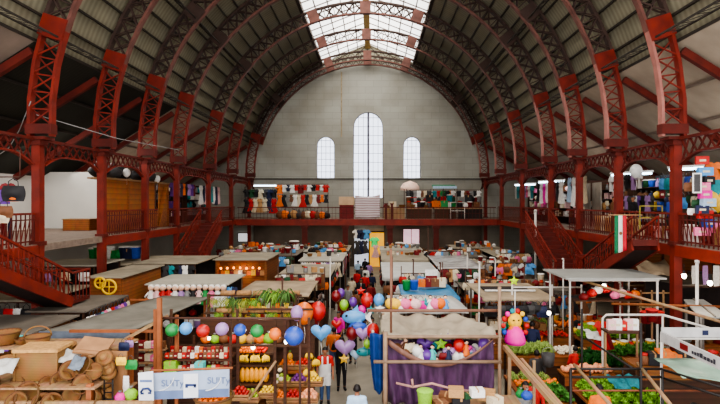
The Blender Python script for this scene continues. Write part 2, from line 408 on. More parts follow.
for s, sd in ((-1, 'left'), (1, 'right')):
    for i, y in enumerate(PY):
        x = NCX + s * HW
        t = thing('pillar', 'square red steel pillar, %s from the front on the %s side' % (ORD[i], sd), 'pillar', (x, y, 0), 0, 'red pillars along the nave')
        MB().bb((-shaft_w / 2, -shaft_w / 2, 0), (shaft_w / 2, shaft_w / 2, ZS - 0.3)).build('shaft', red, t)
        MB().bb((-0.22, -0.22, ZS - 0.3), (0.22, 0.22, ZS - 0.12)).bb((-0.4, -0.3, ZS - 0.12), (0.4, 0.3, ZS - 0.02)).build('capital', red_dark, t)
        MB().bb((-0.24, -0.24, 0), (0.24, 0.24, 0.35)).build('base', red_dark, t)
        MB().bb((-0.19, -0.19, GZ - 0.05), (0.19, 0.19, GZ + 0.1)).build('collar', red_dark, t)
    # girders between the pillars: lattice with an arched lower chord
    yy = [13.7] + PY + [WY]
    for i in range(len(yy) - 1):
        y0, y1 = yy[i] + 0.31, yy[i + 1] - 0.31; x = NCX + s * HW; L = y1 - y0
        zt, zb, zl = ZS - 0.1, ZS - 0.6, ZS - 0.98
        t = thing('arcade_girder', 'red lattice girder over the %s bay of the %s arcade' % (ORD[i], sd), 'girder', (x, y0, zt), 0, 'lattice girders between the pillars')
        def low(u):
            e = min(u, 1 - u) * L
            return zb - (zb - zl) * max(0, 1 - e / 1.3) ** 2
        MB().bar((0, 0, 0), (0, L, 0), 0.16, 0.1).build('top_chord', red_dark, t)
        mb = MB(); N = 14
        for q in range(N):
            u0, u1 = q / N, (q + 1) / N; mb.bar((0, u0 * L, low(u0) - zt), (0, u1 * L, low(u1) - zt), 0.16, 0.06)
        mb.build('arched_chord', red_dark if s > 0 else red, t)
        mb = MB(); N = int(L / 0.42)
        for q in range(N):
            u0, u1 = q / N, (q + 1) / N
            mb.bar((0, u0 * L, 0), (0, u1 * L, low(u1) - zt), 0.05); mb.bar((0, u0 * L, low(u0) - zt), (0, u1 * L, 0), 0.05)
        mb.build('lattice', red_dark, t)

# ---------------------------------------------------------------- galleries
gfm = mat('gallery floor boards', (120, 104, 92), 0.8); beamm = mat('gallery edge red', (120, 37, 24), 0.55, 0.3, 1.5)
for s, sd in ((-1, 'left'), (1, 'right')):
    x0, x1 = NCX + s * (HW - 0.1), NCX + s * AO
    o = MB().bb((x0, YF, GZ - 0.25), (x1, WY, GZ)).build('floor', gfm); tag(o, 'upper gallery floor along the %s side' % sd, kind='structure')
    yy = [YF, 13.7] + PY[:6] + [YG]
    for i in range(len(yy) - 1):
        y0, y1 = yy[i] + 0.2, yy[i + 1] - 0.2; L = y1 - y0
        if L < 0.6 or i == 0 or (s < 0 and i == 2): continue
        xx = NCX + s * HW
        tag(MB().bb((xx - 0.13, y0 - 0.05, GZ - 0.4), (xx + 0.13, y1 + 0.05, GZ - 0.02)).build('trim_%d' % (i + 1 + (10 if s > 0 else 0)), beamm), 'red edge beam of the %s gallery, %s bay' % (sd, ORD[i]), kind='structure')
        gap = None
        if s < 0 and i == 4 or s > 0 and i == 4: gap = (0.35, 0.75)
        t = thing('railing', 'red gallery railing in the %s bay of the %s side' % (ORD[i], sd), 'railing', (xx, y0, GZ), 0, 'red gallery railings')
        segs = [(0, 1)] if not gap else [(0, gap[0]), (gap[1], 1)]
        mb = MB()
        for u0, u1 in segs: mb.bar((0, u0 * L, 1.05), (0, u1 * L, 1.05), 0.09, 0.07)
        mb.build('handrail', red, t)
        mb = MB(); N = max(4, int(L / 0.22))
        for u0, u1 in segs:
            mb.bar((0, u0 * L, 0.12), (0, u1 * L, 0.12), 0.05)
            mb.bar((0, u0 * L, 0.85), (0, u1 * L, 0.85), 0.04)
        for q in range(N + 1):
            u = q / N
            if any(a <= u <= e for a, e in segs):
                mb.bar((0, u * L, 0), (0, u * L, 1.05), 0.03)
                if q < N and (i < 4): mb.bar((0, u * L, 0.12), (0, (q + 1) / N * L, 0.85), 0.022)
        mb.build('lattice', red_dark, t)
o = MB().bb((NCX - HW + 0.1, YG, GZ - 0.25), (NCX + HW - 0.1, WY, GZ)).build('floor', gfm); tag(o, 'upper gallery floor across the end of the hall', kind='structure')
tag(MB().bb((NCX - HW, YG - 0.15, GZ - 0.5), (NCX + HW, YG + 0.1, GZ + 0.02)).build('trim_30', beamm), 'long red edge beam of the end gallery', kind='structure')
t = thing('railing', 'red railing along the front of the end gallery', 'railing', (NCX, YG, GZ), 0)
MB().bar((-HW + .2, 0, 1.0), (HW - .2, 0, 1.0), 0.07).build('handrail', red_dark, t)
mb = MB()
for q in range(int(HW * 2 / 0.3)): mb.bar((-HW + 0.3 + q * 0.3, 0, 0), (-HW + 0.3 + q * 0.3, 0, 1.0), 0.025)
mb.bar((-HW + .2, 0, .5), (HW - .2, 0, .5), 0.03)
mb.build('lattice', red_dark, t)
for j, px in enumerate((305, 345.5, 390, 436)):
    x = (px - VX) * YG / F
    t = thing('post', 'brown red post under the end gallery, %s from the left' % ORD[j], 'post', (x, YG, 0), 0, 'posts under the end gallery')
    MB().bb((-0.22, -0.22, 0), (0.22, 0.22, GZ - 0.5)).build('shaft', red_dark, t)
    MB().bb((-0.3, -0.3, GZ - 0.75), (0.3, 0.3, GZ - 0.5)).build('capital', red_dark, t)
# dim wall below the end gallery and the street door
MB
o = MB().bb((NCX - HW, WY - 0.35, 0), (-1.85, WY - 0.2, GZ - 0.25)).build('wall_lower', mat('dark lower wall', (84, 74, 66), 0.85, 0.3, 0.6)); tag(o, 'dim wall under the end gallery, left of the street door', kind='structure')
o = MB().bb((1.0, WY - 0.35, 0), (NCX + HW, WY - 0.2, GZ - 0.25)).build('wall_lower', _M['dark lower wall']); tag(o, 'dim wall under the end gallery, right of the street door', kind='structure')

# ---------------------------------------------------------------- stairs
def stairs(label, x0, x1, ytop, ybot, ztop, zbot, land):
    """straight flight between the lines x0 and x1; descends from ytop to ybot"""
    t = thing('staircase', label, 'staircase', ((x0 + x1) / 2, ybot, 0), 0, 'red steel stairs up to the galleries')
    off = Vector(((x0 + x1) / 2, ybot, 0)); hw = abs(x1 - x0) / 2
    n = int((ztop - zbot) / 0.18); L = ytop - ybot
    for q in range(n):
        u0, u1 = q / n, (q + 1) / n; z = zbot + (ztop - zbot) * u1
        mb = MB().bb((-hw + 0.03, L * u0, z - 0.05), (hw - 0.03, L * u1 + (0.02 if L > 0 else -0.02), z)); mb.bb((-hw + 0.03, L * u1 - 0.01, z - 0.02), (hw - 0.03, L * u1 + 0.01, z + 0.16))
        mb.build('tread', red_dark, t)
    for s in (-1, 1):
        MB().bar((s * hw, 0, zbot - 0.05), (s * hw, L, ztop - 0.05), 0.08, 0.34).build('stringer', red, t)
        MB().bar((s * hw, 0, zbot + 0.95), (s * hw, L, ztop + 0.95), 0.07, 0.07).build('handrail', red, t)
        mb = MB()
        for q in range(2 * n + 1):
            u = q / (2 * n); z = zbot + (ztop - zbot) * u
            mb.bar((s * hw, L * u, z), (s * hw, L * u, z + 0.95), 0.025)
            if q % 2 == 0 and q < 2 * n - 1:
                v = (q + 2) / (2 * n); mb.bar((s * hw, L * u, z + 0.1), (s * hw, L * v, z + (ztop - zbot) / n + 0.85), 0.022)
        mb.bar((s * hw, 0, zbot + 0.6), (s * hw, L, ztop + 0.6), 0.03)
        mb.build('lattice', red, t)
    if land:
        legs = land == 2
        d = -1 if L > 0 else 1
        a, b = 0, d * 1.1
        MB().bb((-hw, a, zbot - 0.12), (hw, b, zbot)).build('landing', red_dark, t)
        mb = MB()
        for s in (-1, 1):
            mb.bar((s * hw, a, zbot + 0.95), (s * hw, b, zbot + 0.95), 0.06)
            for q in range(6): mb.bar((s * hw, a + (b - a) * q / 5, zbot), (s * hw, a + (b - a) * q / 5, zbot + 0.95), 0.025)
        mb.bar((-hw, b, zbot + 0.95), (hw, b, zbot + 0.95), 0.06)
        mb.build('landing_rail', red, t)
        for s in ((-1, 1) if legs else ()):
            MB().bb((s * hw - 0.07, b - 0.07, 0), (s * hw + 0.07, b + 0.07, zbot - 0.1)).build('leg', red_dark, t)
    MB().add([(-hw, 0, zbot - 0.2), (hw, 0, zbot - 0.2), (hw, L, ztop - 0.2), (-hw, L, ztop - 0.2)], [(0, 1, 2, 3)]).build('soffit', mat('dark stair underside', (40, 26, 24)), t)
    return t
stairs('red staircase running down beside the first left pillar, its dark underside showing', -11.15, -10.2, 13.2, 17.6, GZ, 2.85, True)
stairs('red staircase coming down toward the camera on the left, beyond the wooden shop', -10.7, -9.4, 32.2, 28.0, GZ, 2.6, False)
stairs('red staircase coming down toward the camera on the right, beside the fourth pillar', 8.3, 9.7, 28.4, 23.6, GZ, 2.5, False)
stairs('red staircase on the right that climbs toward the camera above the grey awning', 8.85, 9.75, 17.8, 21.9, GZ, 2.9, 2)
# ================================================================= people
class Fig:
    """a figure built from limb volumes fused into one continuous surface; faces the -Y direction, stands on z = 0"""
    def __init__(s, pose, fine=False):
        s.mb = MB(); s.bones = []; s.fine = fine; P = pose
        V = Vector
        hip = P.get('hip', V((0, 0, 0.93))); lean = P.get('lean', V((0, 0, 0)))
        chest = hip + V((0, 0.0, 0.36)) + lean; neck = hip + V((0, 0, 0.56)) + lean * 1.4; head = hip + V((0, -0.02, 0.70)) + lean * 1.7 + P.get('head', V((0, 0, 0)))
        s.hip, s.headc, s.neck = hip, head, neck
        s.cap('torso', hip + V((0, 0, 0.02)), chest, 0.135, 0.15, flat=(1.12, 0.78))
        s.cap('torso', hip + V((0, 0, 0.20)), chest + V((0, 0, 0.08)), 0.12, 0.135, flat=(1.2, 0.8))
        s.cap('neck', chest + V((0, 0, .1)), head - V((0, 0, 0.06)), 0.06, 0.05)
        for sx, sd in ((-1, 'L'), (1, 'R')):
            sh = chest + V((sx * 0.175, 0.0, 0.12))
            s.cap('torso', chest + V((sx * 0.04, 0, 0.13)), sh, 0.065, 0.06)
            el, wr = P.get('arm' + sd, (V((sx * 0.24, 0.02, 1.12)), V((sx * 0.25, -0.06, 0.87))))
            s.cap('uparm', sh, el, 0.054, 0.042); s.cap('forearm', el, wr, 0.042, 0.028)
            s.hand(el, wr, sx, P.get('curl', 0.5))
            hj = hip + V((sx * 0.085, 0, -0.02)); kn, an = P.get('leg' + sd, (V((sx * 0.10, -0.02, 0.50)), V((sx * 0.105, 0.02, 0.09))))
            s.cap('thigh', hj, kn, 0.088, 0.058); s.cap('shin', kn, an, 0.056, 0.036)
            s.cap('shin', kn + (an - kn) * 0.15 + V((0, 0.015, 0)), kn + (an - kn) * 0.5 + V((0, 0.012, 0)), 0.05, 0.042)
            s.cap('foot', an + V((0, 0.03, -0.05)), an + V((sx * 0.02, -0.15, -0.06)), 0.038, 0.03)
        s.bones.append(('head', head + V((0, 0, -.04)), head + V((0, 0, .06)), 0.1))
        s.mb.ball(head + V((0, 0.01, 0.03)), 0.1, 14, 10, (0.78, 0.95, 0.98)); s.mb.ball(head + V((0, -0.025, -0.045)), 0.072, 12, 8, (0.8, 0.9, 1.05))
        s.mb.ball(head + V((0, -0.098, -0.015)), 0.02, 8, 6, (0.8, 1.1, 1.4))            # nose
        s.mb.ball(head + V((0, -0.085, 0.022)), 0.03, 8, 6, (1.7, 0.5, 0.4))            # brow
        s.mb.ball(head + V((0, -0.083, -0.055)), 0.02, 8, 6, (1.3, 0.7, 0.5))           # lips
        for sx in (-1, 1): s.mb.ball(head + V((sx * 0.082, 0.01, -0.005)), 0.024, 8, 6, (0.5, 0.8, 1.3))
    def cap(s, bone, p, q, r0, r1, flat=(1, 1)):
        p, q = Vector(p), Vector(q); d = (q - p); L = d.length; R = Vector((0, 0, 1)).rotation_difference(d.normalized()).to_matrix()
        prof = [(r0 * math.sin(a), -r0 * math.cos(a)) for a in (0.0, 0.5, 1.0)] + [(r0, 0), ((r0 + r1) / 2 * 1.03, L / 2), (r1, L)] + [(r1 * math.cos(a), L + r1 * math.sin(a)) for a in (0.5, 1.0, PI / 2)]
        prof[0] = (1e-5, -r0); prof[-1] = (1e-5, L + r1)
        m = MB().lathe(prof, n=12); S = Matrix.Diagonal((flat[0], flat[1], 1))
        s.mb.add([p + R @ (S @ Vector(v)) for v in m.v], m.f, True)
        s.bones.append((bone, p, q, max(r0, r1)))
    def hand(s, el, wr, sx, curl):
        d = (wr - el).normalized(); side = Vector((0, -1, 0)); side = (side - d * side.dot(d)); side = side.normalized() if side.length > .05 else Vector((1, 0, 0))
        nrm = d.cross(side).normalized() * (1 if sx < 0 else -1)   # palm normal, towards the body
        s.cap('hand', wr, wr + d * 0.075, 0.028, 0.033)
        r = 0.009 if s.fine else 0.012
        for k, L in enumerate((0.072, 0.08, 0.075, 0.058)):
            b = wr + d * 0.085 + side * (0.03 - 0.02 * k); m = b + d * L * 0.5 + nrm * (L * 0.2 * curl); e = m + d * L * 0.35 * (1 - curl * .4) + nrm * L * 0.45 * curl
            s.cap('hand', b - d * 0.02, m, r, r * 0.95); s.cap('hand', m, e, r * 0.95, r * 0.8)
        b = wr + d * 0.03 + side * 0.03; m = b + d * 0.03 + side * 0.028; s.cap('hand', b, m, r * 1.3, r * 1.1); s.cap('hand', m, m + d * 0.032 + nrm * 0.01, r * 1.1, r * 0.9)
    def near(s, p):
        best = None
        for b, a, q, r in s.bones:
            d = q - a; t = max(0, min(1, (p - a).dot(d) / max(d.length_squared, 1e-9))); e = (p - a - d * t).length - r
            if best is None or e < best[0]: best = (e, b, t)
        return best[1], best[2]
    def surface(s, vox):
        me = s.mb.mesh('person'); o = bpy.data.objects.new('tmp', me); C.objects.link(o)
        m = o.modifiers.new('r', 'REMESH'); m.mode = 'VOXEL'; m.voxel_size = vox; m.use_smooth_shade = True
        k = o.modifiers.new('s', 'SMOOTH'); k.factor = 0.5; k.iterations = 3
        dg = bpy.context.evaluated_depsgraph_get(); r = bpy.data.meshes.new_from_object(o.evaluated_get(dg)); bpy.data.objects.remove(o); r.name = 'person'
        return r
def shell(name, me, keep, off):
    me.calc_loop_triangles if False else None
    nv = [v.normal.copy() for v in me.vertices]; mp = {}; V = []; Fc = []
    for p in me.polygons:
        if all(keep[i] for i in p.vertices):
            q = []
            for i in p.vertices:
                if i not in mp: mp[i] = len(V); V.append(me.vertices[i].co + nv[i] * off)
                q.append(mp[i])
            Fc.append(q)
    r = bpy.data.meshes.new(name); r.from_pydata(V, [], Fc); r.polygons.foreach_set('use_smooth', [True] * len(Fc)); r.update(); return r
skin = mat('brown skin', (150, 100, 74), 0.6, 0.1, 10); hairm = mat('black hair', (26, 20, 18), 0.5, 0.3, 30)
def make_person(pose, vox=0.014, sleeve=0.6, long_hair=False, fine=False, apron=False, skirt=False):
    f = Fig(pose, fine); me = f.surface(vox); cls = [f.near(v.co) for v in me.vertices]; co_ = [v.co.copy() for v in me.vertices]
    root = bpy.data.objects.new('person', me); C.objects.link(root); me.materials.append(skin)
    def part(n, keep, off, m):
        q = shell(n, me, keep, off); q.materials.append(m); o = bpy.data.objects.new(n, q); C.objects.link(o); o.parent = root; return o
    wz = f.hip.z + 0.04
    part('shirt', [(b == 'torso' and c.z > wz - 0.08) or (b == 'neck' and c.z < f.neck.z - 0.015) or (b == 'uparm' and t <= min(1, sleeve * 2)) or (b == 'forearm' and t < sleeve * 2 - 1) for (b, t), c in zip(cls, co_)], 0.016, col((120, 120, 120)))
    part('trousers', [(b == 'torso' and c.z < wz) or b == 'thigh' or (b == 'shin' and t < 0.92) for (b, t), c in zip(cls, co_)], 0.01, col((50, 60, 90)))
    part('shoe', [b == 'foot' or (b == 'shin' and t > .95) for b, t in cls], 0.008, col((30, 28, 28)))
    hc = f.headc
    part('hair', [b == 'head' and (c.z > hc.z + 0.045 or (c.y > hc.y + 0.0 and c.z > hc.z - (0.1 if long_hair else 0.03))) or (long_hair and b == 'neck' and c.y > f.neck.y + 0.03) for (b, t), c in zip(cls, co_)], 0.014, hairm)
    for sx in (-1, 1): MB().ball(hc + Vector((sx * 0.033, -0.083, 0.005)), 0.011, 8, 6).build('eye', col((20, 16, 14)), root)
    if apron:
        part('apron', [c.y < 0.01 + f.hip.y and abs(c.x) < 0.16 and 0.58 < c.z < 1.26 and b in ('torso', 'thigh') for (b, t), c in zip(cls, co_)], 0.032, mat('white apron cloth', (212, 208, 204), 0.7, 0.12, 4))
        ap = [q for q in root.children if q.name.startswith('apron')][0]
        st_ = part('apron_strap', [c.y < 0.05 and abs(abs(c.x) - 0.075) < 0.022 and 1.24 < c.z < 1.47 for (b, t), c in zip(cls, co_)], 0.026, mat('white apron cloth', (212, 208, 204))); st_.parent = ap
    return root
V3 = lambda *a: Vector(a)
POSES = {
    'stand': dict(),
    'walk': dict(legL=(V3(-.09, -.14, .51), V3(-.10, -.12, .10)), legR=(V3(.09, .02, .49), V3(.10, .24, .13)), armL=(V3(-.25, .08, 1.13), V3(-.25, .02, .88)), armR=(V3(.25, -.04, 1.13), V3(.24, -.2, .92))),
    'carry': dict(armL=(V3(-.25, -.02, 1.14), V3(-.16, -.24, 1.16)), armR=(V3(.25, -.02, 1.14), V3(.16, -.24, 1.16)), curl=.9),
    'raise': dict(armL=(V3(-.30, -.10, 1.40), V3(-.26, -.20, 1.64)), armR=(V3(.28, -.08, 1.20), V3(.22, -.28, 1.32)), curl=.95),
    'work': dict(lean=V3(0, -.08, -.01), armL=(V3(-.25, -.10, 1.13), V3(-.18, -.34, 1.05)), armR=(V3(.25, -.10, 1.13), V3(.18, -.34, 1.05)), curl=.6),
}
PEOPLE = {k: make_person(p, 0.02, 0.62) for k, p in POSES.items() if k != 'raise'}
PEOPLE['long'] = make_person(POSES['walk'], 0.02, 0.95, long_hair=True)
FIRST = set()
def person(kind, loc, rz, shirt, trousers, label, h=1.0, hair=None, shoe=None, root=None):
    r = dup(root or PEOPLE[kind], loc, rz, label, None, {'shirt': shirt, 'trousers': trousers, **({'hair': hair} if hair else {}), **({'shoe': shoe} if shoe else {})}, h, 'person')
    return r

# ================================================================= small goods (one of each kind; copies are placed later)
PAL = {'red': (176, 32, 28), 'dark red': (110, 22, 24), 'orange': (216, 106, 34), 'yellow': (226, 180, 56), 'green': (36, 128, 62), 'lime green': (130, 176, 50), 'teal': (30, 130, 136),
       'blue': (44, 76, 164), 'sky blue': (84, 146, 200), 'navy blue': (30, 36, 66), 'purple': (98, 52, 140), 'lilac': (158, 122, 172), 'pink': (222, 108, 150), 'magenta': (216, 34, 150),
       'white': (222, 218, 212), 'cream': (206, 190, 160), 'grey': (126, 124, 122), 'black': (28, 26, 28), 'brown': (108, 68, 42), 'tan': (172, 130, 84), 'pale pink': (222, 178, 176), 'turquoise': (70, 176, 170),
       'dark green': (30, 70, 40), 'dark grey': (62, 60, 60), 'pale blue': (160, 184, 206)}
def cm(n): return col(PAL[n])
def ordn(i):
    if i < 20: return ORD[i]
    tens = {2: 'twenty', 3: 'thirty', 4: 'forty', 5: 'fifty', 6: 'sixty'}[(i + 1) // 10]
    return {2: 'twentieth', 3: 'thirtieth', 4: 'fortieth', 5: 'fiftieth', 6: 'sixtieth'}[(i + 1) // 10] if (i + 1) % 10 == 0 else tens + '-' + ORD[(i + 1) % 10 - 1]
PROTO = {}
def P1(kind, mb, name=None, m=None):
    o = mb.build(name or kind, m or cm('grey')); PROTO[kind] = o; return o
# garments: flat shapes with a little belly, hung from z = 0 downwards, facing -Y
def garment(outline, d=0.05):
    mb = MB(); n = len(outline); c = Vector((0, 0, sum(z for x, z in outline) / n))
    f = [Vector((x, 0, z)) for x, z in outline]
    mb.add(f + [c + Vector((0, -d, 0))], [(i, (i + 1) % n, n) for i in range(n)], True)
    mb.add([p + Vector((0, .02, 0)) for p in f] + [c + Vector((0, d, 0))], [((i + 1) % n, i, n) for i in range(n)], True)
    return mb
P1('t_shirt', garment([(-.08, 0), (-.2, -.03), (-.36, -.2), (-.28, -.29), (-.21, -.22), (-.22, -.68), (.22, -.68), (.21, -.22), (.28, -.29), (.36, -.2), (.2, -.03), (.08, 0), (0, -.06)]))
P1('dress', garment([(-.07, 0), (-.18, -.03), (-.25, -.18), (-.16, -.22), (-.13, -.4), (-.34, -1.0), (0, -1.04), (.34, -1.0), (.13, -.4), (.16, -.22), (.25, -.18), (.18, -.03), (.07, 0), (0, -.1)], 0.07))
P1('trousers', garment([(-.19, 0), (-.22, -.3), (-.2, -.98), (-.06, -.98), (0, -.36), (.06, -.98), (.2, -.98), (.22, -.3), (.19, 0)], 0.05), 'hanging_trousers')
P1('scarf', garment([(-.12, 0), (-.14, -.5), (-.1, -.9), (.12, -.88), (.14, -.4), (.12, 0)], 0.05))
# bag: pouch with two handles
def bagm():
    mb = MB().grid(lambda u, v: ((u - .5) * .4 * (1 + .2 * math.sin(PI * v)), -.09 * math.sin(PI * u) * math.sin(PI * min(1, v + .1)), -.18 - .36 * v), 8, 6)
    mb.grid(lambda u, v: ((.5 - u) * .4 * (1 + .2 * math.sin(PI * v)), .09 * math.sin(PI * u) * math.sin(PI * min(1, v + .1)), -.18 - .36 * v), 8, 6); return mb
b = P1('bag', bagm(), 'hanging_bag')
MB().tube([(-.1, -.02, -.2), (-.09, -.02, -.08), (0, -.02, 0), (.09, -.02, -.08), (.1, -.02, -.2)], .012, 5).build('handle', cm('dark grey'), b)
# doll: dress cone, head, arms
b = P1('doll', MB().lathe([(.13, -.42), (.12, -.38), (.06, -.2), (.045, -.12), (.03, -.1)], n=10).tube([(-.05, 0, -.14), (-.12, -.02, -.24)], .018, 5).tube([(.05, 0, -.14), (.12, -.02, -.24)], .018, 5))
MB().ball((0, 0, -.05), .06, 10, 8).build('head', mat('doll skin', (206, 164, 136)), b); MB().ball((0, .012, -.035), .062, 10, 8, (1.05, .95, .95)).build('hair', hairm, b)
# ball / balloon
b = P1('ball', MB().ball((0, 0, 0), .5, 18, 12)); MB().lathe([(.04, .49), (.05, .53), (.03, .56)], n=8).build('valve', cm('dark grey'), b)
b = P1('balloon', MB().ball((0, 0, 0), .5, 16, 12, (.9, .9, 1.08), warp=lambda p, q: q * (1 + .0) if p.z > 0 else Vector((q.x * (1 - .18 * p.z * p.z), q.y * (1 - .18 * p.z * p.z), q.z * 1.08))))
MB().lathe([(.02, -.57), (.05, -.63), (.001, -.6)], n=8).build('knot', cm('dark grey'), b)
MB().tube([(0, 0, -.6), (.05, 0, -1.0), (0, .04, -1.5)], .012, 4).build('string', cm('white'), b)
def starmb(k, r0, r1, d):
    pts = [(math.cos(PI / 2 + PI * i / k) * (r0 if i % 2 == 0 else r1), math.sin(PI / 2 + PI * i / k) * (r0 if i % 2 == 0 else r1)) for i in range(2 * k)]; n = 2 * k
    mb = MB(); f = [Vector((x, 0, z)) for x, z in pts]
    mb.add(f + [Vector((0, -d, 0))], [(i, (i + 1) % n, n) for i in range(n)]); mb.add(f + [Vector((0, d, 0))], [((i + 1) % n, i, n) for i in range(n)]); return mb
b = P1('star', starmb(5, .5, .24, .16), 'foil_star'); MB().tube([(0, 0, .5), (0, 0, .8)], .012, 4).build('string', cm('white'), b)
def heart():
    pts = []
    for i in range(24):
        t = 2 * PI * i / 24; pts.append((.5 * math.sin(t) ** 3, (13 * math.cos(t) - 5 * math.cos(2 * t) - 2 * math.cos(3 * t) - math.cos(4 * t)) / 34))
    mb = MB(); f = [Vector((x, 0, z)) for x, z in pts]; n = 24
    for s in (-1, 1):
        g = [Vector((x * .6, s * .16, z * .6)) for x, z in pts]
        mb.add(f + g + [Vector((0, s * .19, 0))], [((i, (i + 1) % n, n + (i + 1) % n, n + i)) for i in range(n)] + [(n + i, n + (i + 1) % n, 2 * n) for i in range(n)], True)
    return mb
b = P1('heart', heart(), 'foil_heart'); MB().tube([(0, 0, -.5), (.04, 0, -1.1)], .012, 4).build('string', cm('white'), b)
# fish balloon
b = P1('fish', MB().ball((0, 0, 0), .5, 16, 10, (1, .4, .55), warp=lambda p, q: Vector((q.x, q.y * (1 - .3 * abs(p.x)), q.z))), 'fish_balloon')
MB().prism([(.42, -.03, 0), (.75, -.03, .28), (.66, -.03, 0), (.75, -.03, -.28)], (0, .06, 0)).build('tail', cm('white'), b)
MB().prism([(-.1, -.03, .25), (.15, -.03, .5), (.2, -.03, .22)], (0, .06, 0)).build('fin', cm('sky blue'), b)
MB().ball((-.3, -.16, .08), .05, 8, 6).build('eye', cm('black'), b)
# boxes
def boxm():
    return MB().box((0, 0, .5), (1, 1, 1)).box((-.25, 0, 1.01), (.49, 1.02, .02)).box((.25, 0, 1.01), (.49, 1.02, .02))
b = P1('box', boxm(), 'carton'); MB().box((0, 0, 1.023), (.12, 1.0, .006)).box((0, -.503, .85), (.12, .006, .3)).build('tape', cm('tan'), b)
b = P1('bundle', MB().ball((0, 0, .42), .5, 12, 8, (1, .8, .85), warp=lambda p, q: q * (1 + .12 * math.sin(5 * p.x + 3 * p.z) * math.cos(4 * p.y))), 'cloth_bundle')
MB().lathe([(.06, .8), (.1, .92), (.16, 1.02), (.05, .98)], n=8).build('knot', cm('grey'), b)
P1('jar', MB().lathe([(.35, 0), (.4, .05), (.4, .7), (.3, .82), (.3, .86)], n=10)); MB().lathe([(.33, .85), (.33, 1.0), (.0, 1.0)], n=10).build('lid', cm('red'), PROTO['jar'])
P1('bottle', MB().lathe([(.2, 0), (.22, .05), (.22, .55), (.08, .75), (.07, .95)], n=8)); MB().lathe([(.085, .93), (.085, 1.0), (.0, 1.0)], n=8).build('cap', cm('red'), PROTO['bottle'])
P1('pack', MB().box((0, 0, .5), (1, .35, .9)).box((0, 0, .97), (1.0, .06, .06)), 'sweet_packet'); MB().box((0, -.18, .5), (.5, .01, .22)).build('wrapper_label', cm('cream'), PROTO['pack'])
b = P1('bin', MB().lathe([(.36, 0), (.4, .02), (.48, .95), (.5, 1.0), (.46, 1.0), (.38, .06)], n=14), 'plastic_bin'); MB().lathe([(.52, .98), (.52, 1.04), (.4, 1.1), (0, 1.12)], n=14).build('lid', cm('white'), b)
b = P1('bucket', MB().lathe([(.36, 0), (.4, .02), (.5, .9), (.47, .9), (.37, .05)], n=14)); MB().tube([(-.48, 0, .85), (-.35, 0, 1.25), (0, 0, 1.4), (.35, 0, 1.25), (.48, 0, .85)], .02, 5).build('handle', cm('grey'), b)
# baskets
wick = planks('wicker tan', (156, 110, 64), 9, (0, 0, 1), 0.55); wick_d = planks('wicker brown', (112, 72, 40), 9, (0, 0, 1), 0.5)
b = P1('basket', MB().lathe([(.34, 0), (.38, .02), (.5, .42), (.52, .45), (.47, .45), (.36, .05), (0, .04)], n=18), 'wicker_basket', wick)
MB().tube([(.5 * math.cos(2 * PI * k / 20), .5 * math.sin(2 * PI * k / 20), .45) for k in range(20)], .035, 6, closed=True).build('rim', wick_d, b)
b = P1('handled', MB().lathe([(.34, 0), (.4, .03), (.5, .36), (.47, .36), (.38, .06), (0, .05)], n=18), 'handled_basket', wick)
MB().tube([(.5 * math.cos(2 * PI * k / 20), .5 * math.sin(2 * PI * k / 20), .36) for k in range(20)], .03, 6, closed=True).build('rim', wick_d, b)
MB().tube([(.5 * math.cos(PI * k / 10), 0, .36 + .42 * math.sin(PI * k / 10)) for k in range(11)], .03, 6).build('handle', wick, b)
b = P1('tray', MB().lathe([(.44, 0), (.5, .06), (.47, .06), (.42, .025), (0, .02)], n=20), 'wicker_tray', wick); 
P1('hat', MB().lathe([(.5, .0), (.3, .03), (.22, .05), (.2, .22), (.1, .26), (0, .25)], n=14), 'straw_hat', wick)
# fruit and vegetables (about 10 cm; scaled at placing)
def fruit(kind, name, rgb, sc=(1, 1, .92), warp=None, stem=True, n=9, m=6):
    o = MB().ball((0, 0, .5 * sc[2]), .5, n, m, sc, warp=warp).build(name, mat(name + ' skin', rgb, .45, .18, 5)); PROTO[kind] = o
    if stem: MB().tube([(0, 0, sc[2] - .06), (.02, 0, sc[2] + .12)], .04, 4).build('stem', mat('fruit stem', (80, 70, 36)), o)
    return o
fruit('orange', 'orange', (226, 112, 26)); fruit('apple', 'green_apple', (146, 166, 50)); fruit('redapple', 'red_apple', (158, 30, 26)); fruit('lemon', 'yellow_lemon', (230, 190, 60), (.8, 1.15, .8))
fruit('tomato', 'tomato', (196, 42, 26), (1, 1, .8)); fruit('plum', 'purple_plum', (98, 40, 110)); fruit('grapefruit', 'grapefruit', (226, 150, 110), (1.2, 1.2, 1.1)); fruit('avocado', 'avocado', (52, 66, 30), (.8, 1.1, .8))
fruit('papaya', 'papaya', (222, 150, 40), (.8, .8, 1.7), warp=lambda p, q: Vector((q.x * (1 - .2 * p.z), q.y * (1 - .2 * p.z), q.z)))
fruit('pumpkin', 'pumpkin', (214, 120, 30), (1.1, 1.1, .8), warp=lambda p, q: Vector((q.x * (1 + .08 * math.cos(8 * math.atan2(p.y, p.x))), q.y * (1 + .08 * math.cos(8 * math.atan2(p.y, p.x))), q.z)), n=24)
fruit('melon', 'melon', (160, 150, 70), (1.1, 1.1, 1)); fruit('onion', 'white_onion', (216, 200, 176), (1, 1, .85)); fruit('potato', 'potato', (160, 120, 78), (1.2, .9, .7), stem=False)
mb = MB()
for k in range(5):
    a = (k - 2) * .22; mb.tube([(math.sin(a) * .1, -.05, .5), (math.sin(a) * .5, -.3 - .05 * k, .42), (math.sin(a) * .75, -.42, .15), (math.sin(a) * .8, -.4, -.1)], [.05, .11, .11, .03], 6)
o = mb.build('banana_bunch', mat('banana yellow', (228, 186, 50), .5, .15, 4)); PROTO['banana'] = o; MB().tube([(0, 0, .42), (0, .05, .68)], .06, 6).build('stalk', mat('banana stalk', (110, 100, 40)), o)
